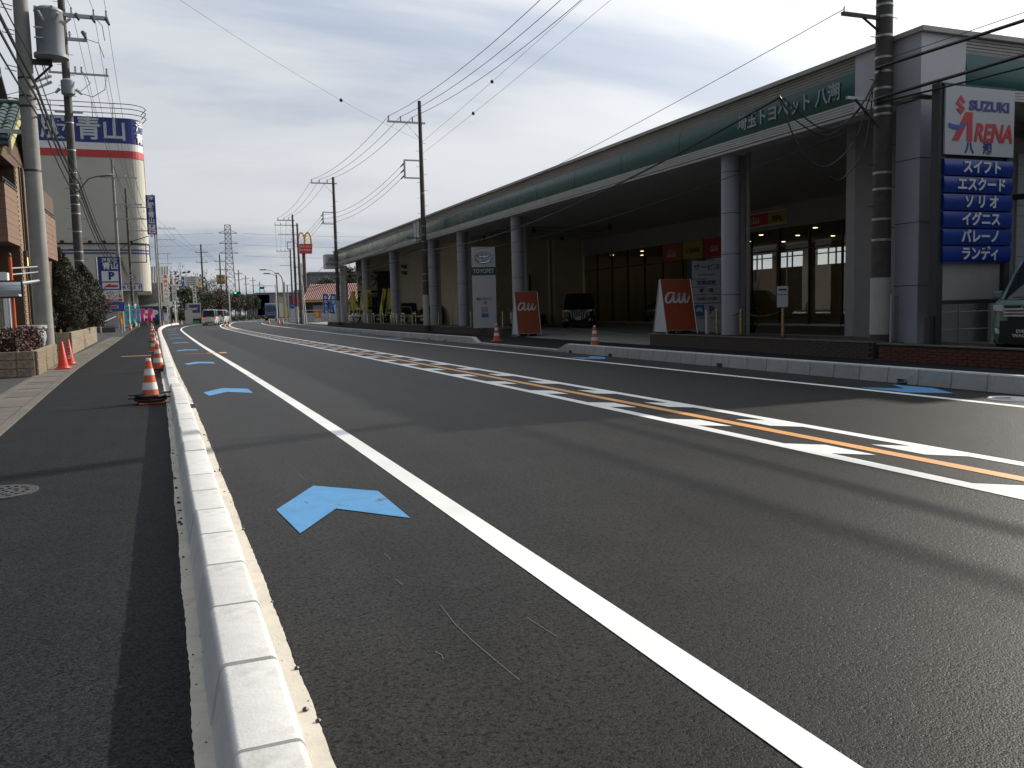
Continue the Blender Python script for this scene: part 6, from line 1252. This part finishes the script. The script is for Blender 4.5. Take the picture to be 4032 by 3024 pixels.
NEAR = [(-.52, 14.25, 'closest striped cone beside the kerb, with stacked black weight rings', 2, .15), (-.62, 22.4, 'second striped cone along the kerb with a black weight ring', 1, .5), (-1.02, 34.4, 'third striped cone along the kerb', 0, .2), (-1.06, 38.2, 'fourth striped cone along the kerb with a black ring', 1, .8), (-1.35, 46.0, 'fifth striped cone along the kerb', 1, .1), (-1.80, 57.5, 'sixth striped cone along the kerb', 0, .4), (-2.15, 71.6, 'seventh striped cone along the kerb', 0, 0), (-2.5, 80, 'eighth striped cone along the kerb', 0, .3)]
MORE = [(-4.8, 92.5, 'striped cone at the foot of the brown store pole'), (-2.5, 110.5, 'left of two striped cones by the round-topped bus stop'), (-2.15, 112.5, 'right of two striped cones by the round-topped bus stop'), (-1.2, 135.5, 'striped cone at the foot of the white arm post'), (-.1, 128, 'striped cone in front of the concrete gate'), (2.9, 142, 'striped cone left of the front van by the pale truck'),
        (12.3, 24.55, 'striped cone behind the right kerb near the larger A-board'), (11.75, 32.2, 'striped cone at the sloped kerb end left of the driveway'), (10.55, 103.2, 'left striped cone at the foot of the double-arm lamp'), (10.95, 102.4, 'right striped cone at the foot of the double-arm lamp'), (9.9, 108, 'small dark striped cone beyond the double-arm lamp')]
cl_ = []
for x, y, l, k, rz in NEAR: cl_.append((cone(x, y, l, k, rz), k))
for x, y, l in MORE: cone(x, y, l)
for c, k in cl_:
    for j in range(k): ring(c, .045 + .06 * j).rotation_euler = (0, 0, -.15 + j * .5)
cl_[1][0].location.x = -.60
def redcone(x, y, label, sticker=False, rz=0):
    c = thing('traffic_cone', label, 'traffic cone', (x, y, .02), rz, 'plain red cones'); obj('body', MB().lathe([(.165, .03), (.15, .07), (.13, .075), (.032, .70), (.02, .72)], 26), M_cr, c, smooth=True); obj('skirt', MB().mm(-.19, .19, -.19, .19, 0, .032), M_cr, c, bevel=.015)
    if sticker:
        s = obj('sticker', MB().add([(-.035, -.128, .17), (.035, -.128, .17), (.03, -.072, .50), (-.03, -.072, .50), (-.035, -.118, .17), (.035, -.118, .17), (.03, -.062, .5), (-.03, -.062, .5)], [(0, 1, 2, 3), (4, 5, 6, 7), (0, 1, 5, 4), (1, 2, 6, 5), (2, 3, 7, 6), (3, 0, 4, 7)]), M_pw, c)
        for k, ch_ in enumerate('駐車禁止'): o = text(s, ch_, .075, M_blk, (0, -.131 + .013 * k + .002 * k, .45 - .075 * k), 0, bold=.01); o.location.y = -.083 - (.45 - o.location.z) * .17; o.rotation_euler = (R(90 - 9), 0, 0)
    return c
redcone(-2.98, 25.1, 'front plain red cone leaning side by side at the tan block planter'); redcone(-3.08, 27.4, 'rear plain red cone with a white printed strip', True, .1)

# ------------------------------------------------------------------ vehicles
M_tyre = mat('tyre', (0.018, 0.018, 0.018), 0.8, var=0.1); M_rim = mat('alloy', (0.45, 0.45, 0.47), 0.3, metal=0.8, var=0); M_cgl = mat('car_glass', (0.015, 0.018, 0.02), 0.06, var=0, spec=0.6); M_plt = mat('number_plate', (0.62, 0.62, 0.58), 0.5, var=0); M_hl = mat('headlight_glass', (0.62, 0.64, 0.66), 0.12, metal=0.15, var=0); M_tl = mat('tail_lamp', (0.32, 0.01, 0.01), 0.2, var=0); M_tlon = mat('tail_lamp_lit', (0.6, 0.02, 0.01), 0.3, var=0, emit=((1.0, 0.05, 0.02), 0.8)); M_gril = mat('grille_black', (0.012, 0.012, 0.013), 0.35, var=0)
def paint(n, c): return mat(n, c, 0.28, var=0.03, coat=0.8, spec=0.5)
def rring(w, y0, y1, r, z, k=4):
    o = []
    for cx, cy, a0 in ((w / 2 - r, y1 - r, 0), (-w / 2 + r, y1 - r, 90), (-w / 2 + r, y0 + r, 180), (w / 2 - r, y0 + r, 270)):
        for i in range(k): a = R(a0 + 90 * i / (k - 1)); y = cy + r * math.sin(a); o.append((cx + r * math.cos(a), y, z(y) if callable(z) else z))
    return o
def loft(rings):
    mb = MB(); n = len(rings[0])
    for r_ in rings: mb.v += r_
    for i in range(len(rings) - 1): mb.f += [(i * n + j, i * n + (j + 1) % n, (i + 1) * n + (j + 1) % n, (i + 1) * n + j) for j in range(n)]
    mb.f += [tuple(range(n))[::-1], tuple((len(rings) - 1) * n + j for j in range(n))]; return mb
def car(label, loc, rz, m, W_=1.75, L=4.4, H_=1.5, belt=.95, hood=.85, ws=-.95, roof=(-.35, 1.5), rear=2.0, kind='car', group=None, lit=False, grille='bars', plate=True, name='parked_car', cat='car'):
    # local: front toward -y
    c = thing(name, label, cat, loc, rz, group); y0, y1 = -L / 2, L / 2
    top = lambda y: hood + (belt - hood) * min(1, max(0, (y - y0) / max(.05, ws - y0)))
    obj('body', loft([rring(W_ * .90, y0 + .10, y1 - .08, .22, .20), rring(W_ * .97, y0 + .02, y1 - .02, .26, .34), rring(W_, y0, y1, .28, .58), rring(W_ * .985, y0 + .05, y1 - .03, .28, lambda y: top(y) - .06), rring(W_ * .94, y0 + .14, y1 - .06, .26, top)]), m, c, smooth=True)
    gw = W_ * .93
    obj('window', loft([rring(gw, ws, rear, .16, belt - .03), rring(gw * .93, ws + (roof[0] - ws) * .62, rear - (rear - roof[1]) * .62, .16, belt + (H_ - belt) * .62), rring(gw * .85, roof[0] - .02, roof[1] + .02, .16, H_ - .05)]), M_cgl, c, smooth=True)
    rf_ = obj('roof', loft([rring(gw * .862, roof[0] - .03, roof[1] + .04, .17, H_ - .065), rring(gw * .85, roof[0] + .02, roof[1], .17, H_ - .02), rring(gw * .7, roof[0] + .2, roof[1] - .15, .17, H_)]), m, c, smooth=True)
    for sx in (-1, 1):
        obj('pillar', MB().tube((sx * gw * .465, ws + .05, belt - .02), (sx * gw * .41, roof[0] + .02, H_ - .06), .035, n=6), m, c); obj('pillar', MB().tube((sx * gw * .465, rear - .10, belt - .02), (sx * gw * .41, roof[1] - .05, H_ - .06), .05, n=6), m, c)
        obj('pillar', MB().tube((sx * gw * .474, (ws + rear) / 2, belt - .02), (sx * gw * .425, (roof[0] + roof[1]) / 2, H_ - .06), .03, n=6), M_dark, c)
        mi = obj('mirror', MB().box((sx * (W_ / 2 + .10), ws + .25, belt + .08), (.20, .10, .15), 0), m, c, bevel=.03)
        for yy in (y0 + L * .19, y1 - L * .19):
            w = obj('wheel', MB().tube((sx * (W_ / 2 - .19), yy, .315), (sx * (W_ / 2 + .004), yy, .315), .315, n=22), M_tyre, c, smooth=True); obj('rim', MB().tube((sx * (W_ / 2), yy, .315), (sx * (W_ / 2 + .012), yy, .315), .20, n=14), M_rim, w)
        if kind != 'rear':
            hz = hood - .14; h = obj('headlight', MB().prism([(sx * W_ * .24, hz - .05), (sx * W_ * .41, hz - .02), (sx * W_ * .42, hz + .09), (sx * W_ * .26, hz + .06)], y0 + .012, y0 + .30, 'y'), M_hl, c); obj('fog_lamp', MB().prism([(sx * W_ * .31, .40), (sx * W_ * .38, .42), (sx * W_ * .39, .52), (sx * W_ * .34, .50)], y0 + .004, y0 + .10, 'y'), M_hl, c)
        obj('tail_light', MB().box((sx * (W_ / 2 - .06), y1 - .05, belt - .16), (.10, .12, .34 if kind == 'rear' else .22)), M_tlon if lit else M_tl, c)
    obj('windscreen_wiper', MB().tube((-.4, ws - .02, belt + .02), (.35, ws + .03, belt + .04), .01, n=4), M_dark, c)
    if kind == 'rear':
        obj('rear_glass', MB().mm(-gw * .40, gw * .40, rear - .02, rear + .015, belt + .12, H_ - .22), M_cgl, c); obj('number_plate', MB().mm(-.17, .17, y1 - .01, y1 + .008, .72, .90), M_plt, c); obj('rear_bumper', MB().mm(-W_ * .46, W_ * .46, y1 - .08, y1 + .05, .30, .52), m, c, bevel=.03); obj('bumper_step', MB().mm(-W_ * .3, W_ * .3, y1 + .03, y1 + .06, .36, .46), M_dark, c); obj('high_stop_lamp', MB().mm(-.15, .15, rear - .05, rear + .02, H_ - .12, H_ - .06), M_tlon if lit else M_tl, c); obj('handle_strip', MB().mm(-.4, .4, y1 - .005, y1 + .01, 1.05, 1.11), M_galv, c)
    else:
        g = obj('grille', MB().prism([(-W_ * .23, hood - .20), (-W_ * .28, hood - .07), (W_ * .28, hood - .07), (W_ * .23, hood - .20), (W_ * .20, .40), (-W_ * .20, .40)], y0 - .008, y0 + .08, 'y'), M_gril, c)
        if grille == 'bars':
            for z in (hood - .11, hood - .17): obj('chrome_bar', MB().mm(-W_ * .22, W_ * .22, y0 - .02, y0 - .009, z, z + .02), M_chr, g)
        if grille == 'tall':
            for k in range(7): x = (-.42 + .14 * k); obj('chrome_bar', MB().tube((x * .8, y0 - .012, .52), (x, y0 - .012, hood - .08), .016, n=5), M_chr, g)
            for sx in (-1, 1): obj('chrome_frame', MB().path([(sx * .50, y0 - .012, .40), (sx * .80, y0 + .02, .36), (sx * .84, y0 + .05, .62), (sx * .62, y0 - .01, .70), (sx * .58, y0, .9)], .02, 5), M_chr, g)
        obj('emblem', MB().path([(.06 * math.cos(a), y0 - .018, hood - .11 + .04 * math.sin(a)) for a in np.linspace(0, 6.28, 13)[:-1]], .010, 5, closed=True), M_chr, c)
        if plate: obj('number_plate', MB().mm(-.17, .17, y0 - .022, y0 - .010, .44, .60), M_plt, c)
        obj('lower_intake', MB().mm(-W_ * .33, W_ * .33, y0 - .006, y0 + .1, .24, .34), M_gril, c)
    return c
MVAN = dict(W_=1.85, L=4.95, H_=1.95, belt=1.12, hood=1.08, ws=-1.75, roof=(-.95, 2.2), rear=2.42)
HATCH = dict(W_=1.72, L=4.1, H_=1.5, belt=.98, hood=.88, ws=-1.05, roof=(-.30, 1.2), rear=1.95)
SUV = dict(W_=1.83, L=4.7, H_=1.68, belt=1.08, hood=.98, ws=-1.15, roof=(-.40, 1.5), rear=2.25)
car('black minivan with tall chrome slat grille parked under the canopy', (21.9, 45.6, .1), R(-28), paint('paint_black', (0.008, 0.008, 0.010)), grille='tall', **MVAN)
car('silver-white crossover parked behind the smaller orange A-board', (20.1, 49.6, .1), R(-24), paint('paint_silver', (0.42, 0.43, 0.42)), **SUV)
car('dark grey car parked between the pylon and the A-board', (20.6, 60.0, .1), R(-20), paint('paint_graphite', (0.03, 0.032, 0.036)), **HATCH)
car('dark red car parked behind the column left of the pylon', (17.6, 62.0, .1), R(-38), paint('paint_red', (0.16, 0.006, 0.010)), **HATCH)
car('dark blue tall wagon parked behind the bracket pole', (16.4, 65.2, .1), R(-16), paint('paint_navy', (0.012, 0.03, 0.085)), **{**SUV, 'H_': 1.78})
car('lime green small car parked left of the bracket pole', (14.75 + .55, 62.5, .1), R(-12), paint('paint_lime', (0.30, 0.36, 0.03)), **HATCH)
car('black wagon parked behind the lime green car', (15.9, 73, .1), R(-14), paint('paint_black', (0.008, 0.008, 0.010)), **SUV)
car('white car parked among the yellow flags near the canopy end', (15.1, 75.4, .1), R(-30), paint('paint_white', (0.62, 0.63, 0.62)), **HATCH)
car('grey car parked far left under the canopy edge', (15.8, 80.0, .1), R(-20), paint('paint_grey', (0.16, 0.165, 0.17)), **HATCH)
# display car inside showroom
car('dark sedan displayed inside the glass showroom', (32.6, 53.5, .13), R(-70), paint('paint_graphite', (0.03, 0.032, 0.036)), **HATCH)
kv = car('pale green boxy mini van parked beside the tall car sign at the picture edge', (16.50, 11.84, .20), R(-80), paint('paint_sage', (0.13, 0.21, 0.19)), W_=1.48, L=3.4, H_=1.86, belt=1.08, hood=1.02, ws=-1.38, roof=(-.85, 1.45), rear=1.66, grille='none', plate=False)
obj('chrome_grille', MB().mm(-.42, .42, -1.73, -1.695, .86, .90).mm(-.40, .40, -1.73, -1.695, .80, .835).mm(-.38, .38, -1.73, -1.695, .74, .775), M_chr, kv); pz = obj('name_plate', MB().mm(-.46, .46, -1.735, -1.70, .32, .66), M_gril, kv); text(pz, 'EVERY', .085, M_lett, (0, -1.74, .46), 0, bold=.02, sx=1.2); text(pz, 'WAGON', .085, M_lett, (0, -1.74, .375), 0, bold=.02, sx=1.2)
obj('antenna', MB().tube((-.72, -1.0, 1.15), (-.80, -.75, 1.62), .008, n=5), M_dark, kv)
HI = dict(W_=1.70, L=4.7, H_=1.98, belt=1.05, hood=1.0, ws=-2.1, roof=(-1.5, 2.28), rear=2.33)
car('white delivery van with lit brake lights driving away', (3.5, 117.4, 0), R(180 - 8), paint('paint_white', (0.62, 0.63, 0.62)), kind='rear', lit=True, name='van', cat='van', **HI)
car('second white delivery van just ahead of the braking van', (5.35, 131.8, 0), R(180 - 12), paint('paint_white', (0.62, 0.63, 0.62)), kind='rear', name='van', cat='van', **HI)
tk_ = thing('truck', 'blue heavy truck approaching on the far curve', 'truck', (15.4, 163, 0), R(-7)); M_tb = paint('paint_truck_blue', (0.012, 0.07, 0.26))
obj('cab', loft([rring(2.1, -2.2, 0, .15, .45), rring(2.16, -2.25, 0, .18, 1.2), rring(2.14, -2.2, 0, .18, 1.9), rring(1.95, -1.95, 0, .2, 2.95), rring(1.8, -1.7, 0, .2, 3.1)]), M_tb, tk_, smooth=True); obj('windscreen', MB().add([(-.95, -2.27, 1.75), (.95, -2.27, 1.75), (.88, -2.06, 2.62), (-.88, -2.06, 2.62)], [(0, 1, 2, 3)]), M_cgl, tk_)
for z in (.95, 1.15, 1.4): obj('grille_bar', MB().mm(-.7, .7, -2.30, -2.24, z, z + .05), M_chr, tk_)
obj('bumper', MB().mm(-1.08, 1.08, -2.36, -2.1, .35, .8), M_dark, tk_, bevel=.04); obj('cargo_box', MB().mm(-1.1, 1.1, .15, 6.2, .9, 3.2), M_tb, tk_)
for sx in (-1, 1):
    obj('headlight', MB().mm(sx * .85 - .16, sx * .85 + .16, -2.375, -2.35, .5, .66), M_hl, tk_); obj('mirror', MB().box((sx * 1.25, -2.1, 2.2), (.18, .1, .45)), M_dark, tk_)
    for y in (-1.5, 3.4, 4.6): obj('wheel', MB().tube((sx * .75, y, .45), (sx * 1.06, y, .45), .45, n=18), M_tyre, tk_)
wt = thing('truck', 'pale box truck with purple rear panel parked left of the vans', 'truck', (2.0, 149.0, 0), R(4)); obj('box', MB().mm(-1.0, 1.0, 0, 5, .75, 3.25), mat('truck_grey', (0.42, 0.42, 0.42), 0.5), wt); pn = obj('rear_panel', MB().mm(-.85, .85, -.03, -.001, 1.7, 3.05), mat('purple_panel', (0.055, 0.035, 0.13), 0.5), wt); text(pn, 'SPORT', .45, M_pw, (-.2, -.04, 2.3), 0, bold=.02); obj('chassis', MB().mm(-.9, .9, 0.1, 5, .45, .75), M_dark, wt)
for sx in (-1, 1):
    for y in (1.0, 4.0): obj('wheel', MB().tube((sx * .6, y, .42), (sx * .98, y, .42), .42, n=16), M_tyre, wt)
    obj('tail_light', MB().mm(sx * .8 - .12, sx * .8 + .12, -.05, 0, .82, .95), M_tl, wt)
obj('rear_stripe', MB().mm(-.9, .9, -.02, 0, 1.0, 1.1), M_galv, wt)

# ------------------------------------------------------------------ flags on the right
for k, (x, y, o) in enumerate(((13.25, 86.6, 'left'), (13.75, 86.2, 'right'))): nobori('blue banner flag with white lettering by the canopy end pole, %s one' % o, x, y, .9, 2.3, .55, M_bf, .14, 'あなたに', M_pw, 0, 'banner flags', .08 * (1 if k else -.2))
yf = [(13.55, 74.4, 'farthest left by the end column', .1), (13.75, 73.2, 'second by the end column', -.05), (13.95, 72.0, 'third, overlapping its neighbour', .12), (13.75, 67.9, 'widest, with dark rotated lettering', 0), (14.25, 65.6, 'left of three near the second column', .18), (14.72, 65.4, 'middle of three near the second column', .14), (15.15, 65.2, 'right of three near the second column', .2)]
for x, y, o, ln_ in yf:
    f = nobori('yellow banner flag ' + o, x, y, .75 if 'widest' not in o else .95, 2.35 if 'widest' not in o else 2.1, 'widest' not in o and .27 or .44, M_yl, .26 if 'widest' not in o else .05, None, None, 0, 'banner flags', ln_)
    if 'widest' in o:
        c = [q for q in f.children if q.name.startswith('cloth')][0]; t_ = text(c, 'clenta', .40, M_blk, (.30, -.10, 1.30), 0, bold=.03); t_.rotation_euler = (R(90), R(90), 0)
        obj('round_print', MB().tube((.3, -.10, .62), (.3, -.09, .62), .17, n=14), M_dark, c)
    else: obj('round_print', MB().tube((.2, -.16, .55), (.2, -.15, .55), .13, n=12), M_dark, f)
kp = thing('potted_plant', 'scraggly plant in front of the dark showroom glass', 'plant', (20.5, 27.5, .1)); r_ = np.random.RandomState(3); q = r_.normal(size=(500, 3)) * np.array([.16, .16, .35]) + np.array([0, 0, .75]); obj('foliage', cards(q, .06, seed=2), M_dkl, kp); obj('pot', MB().lathe([(.16, 0), (.22, .35)], 14), M_dark, kp)
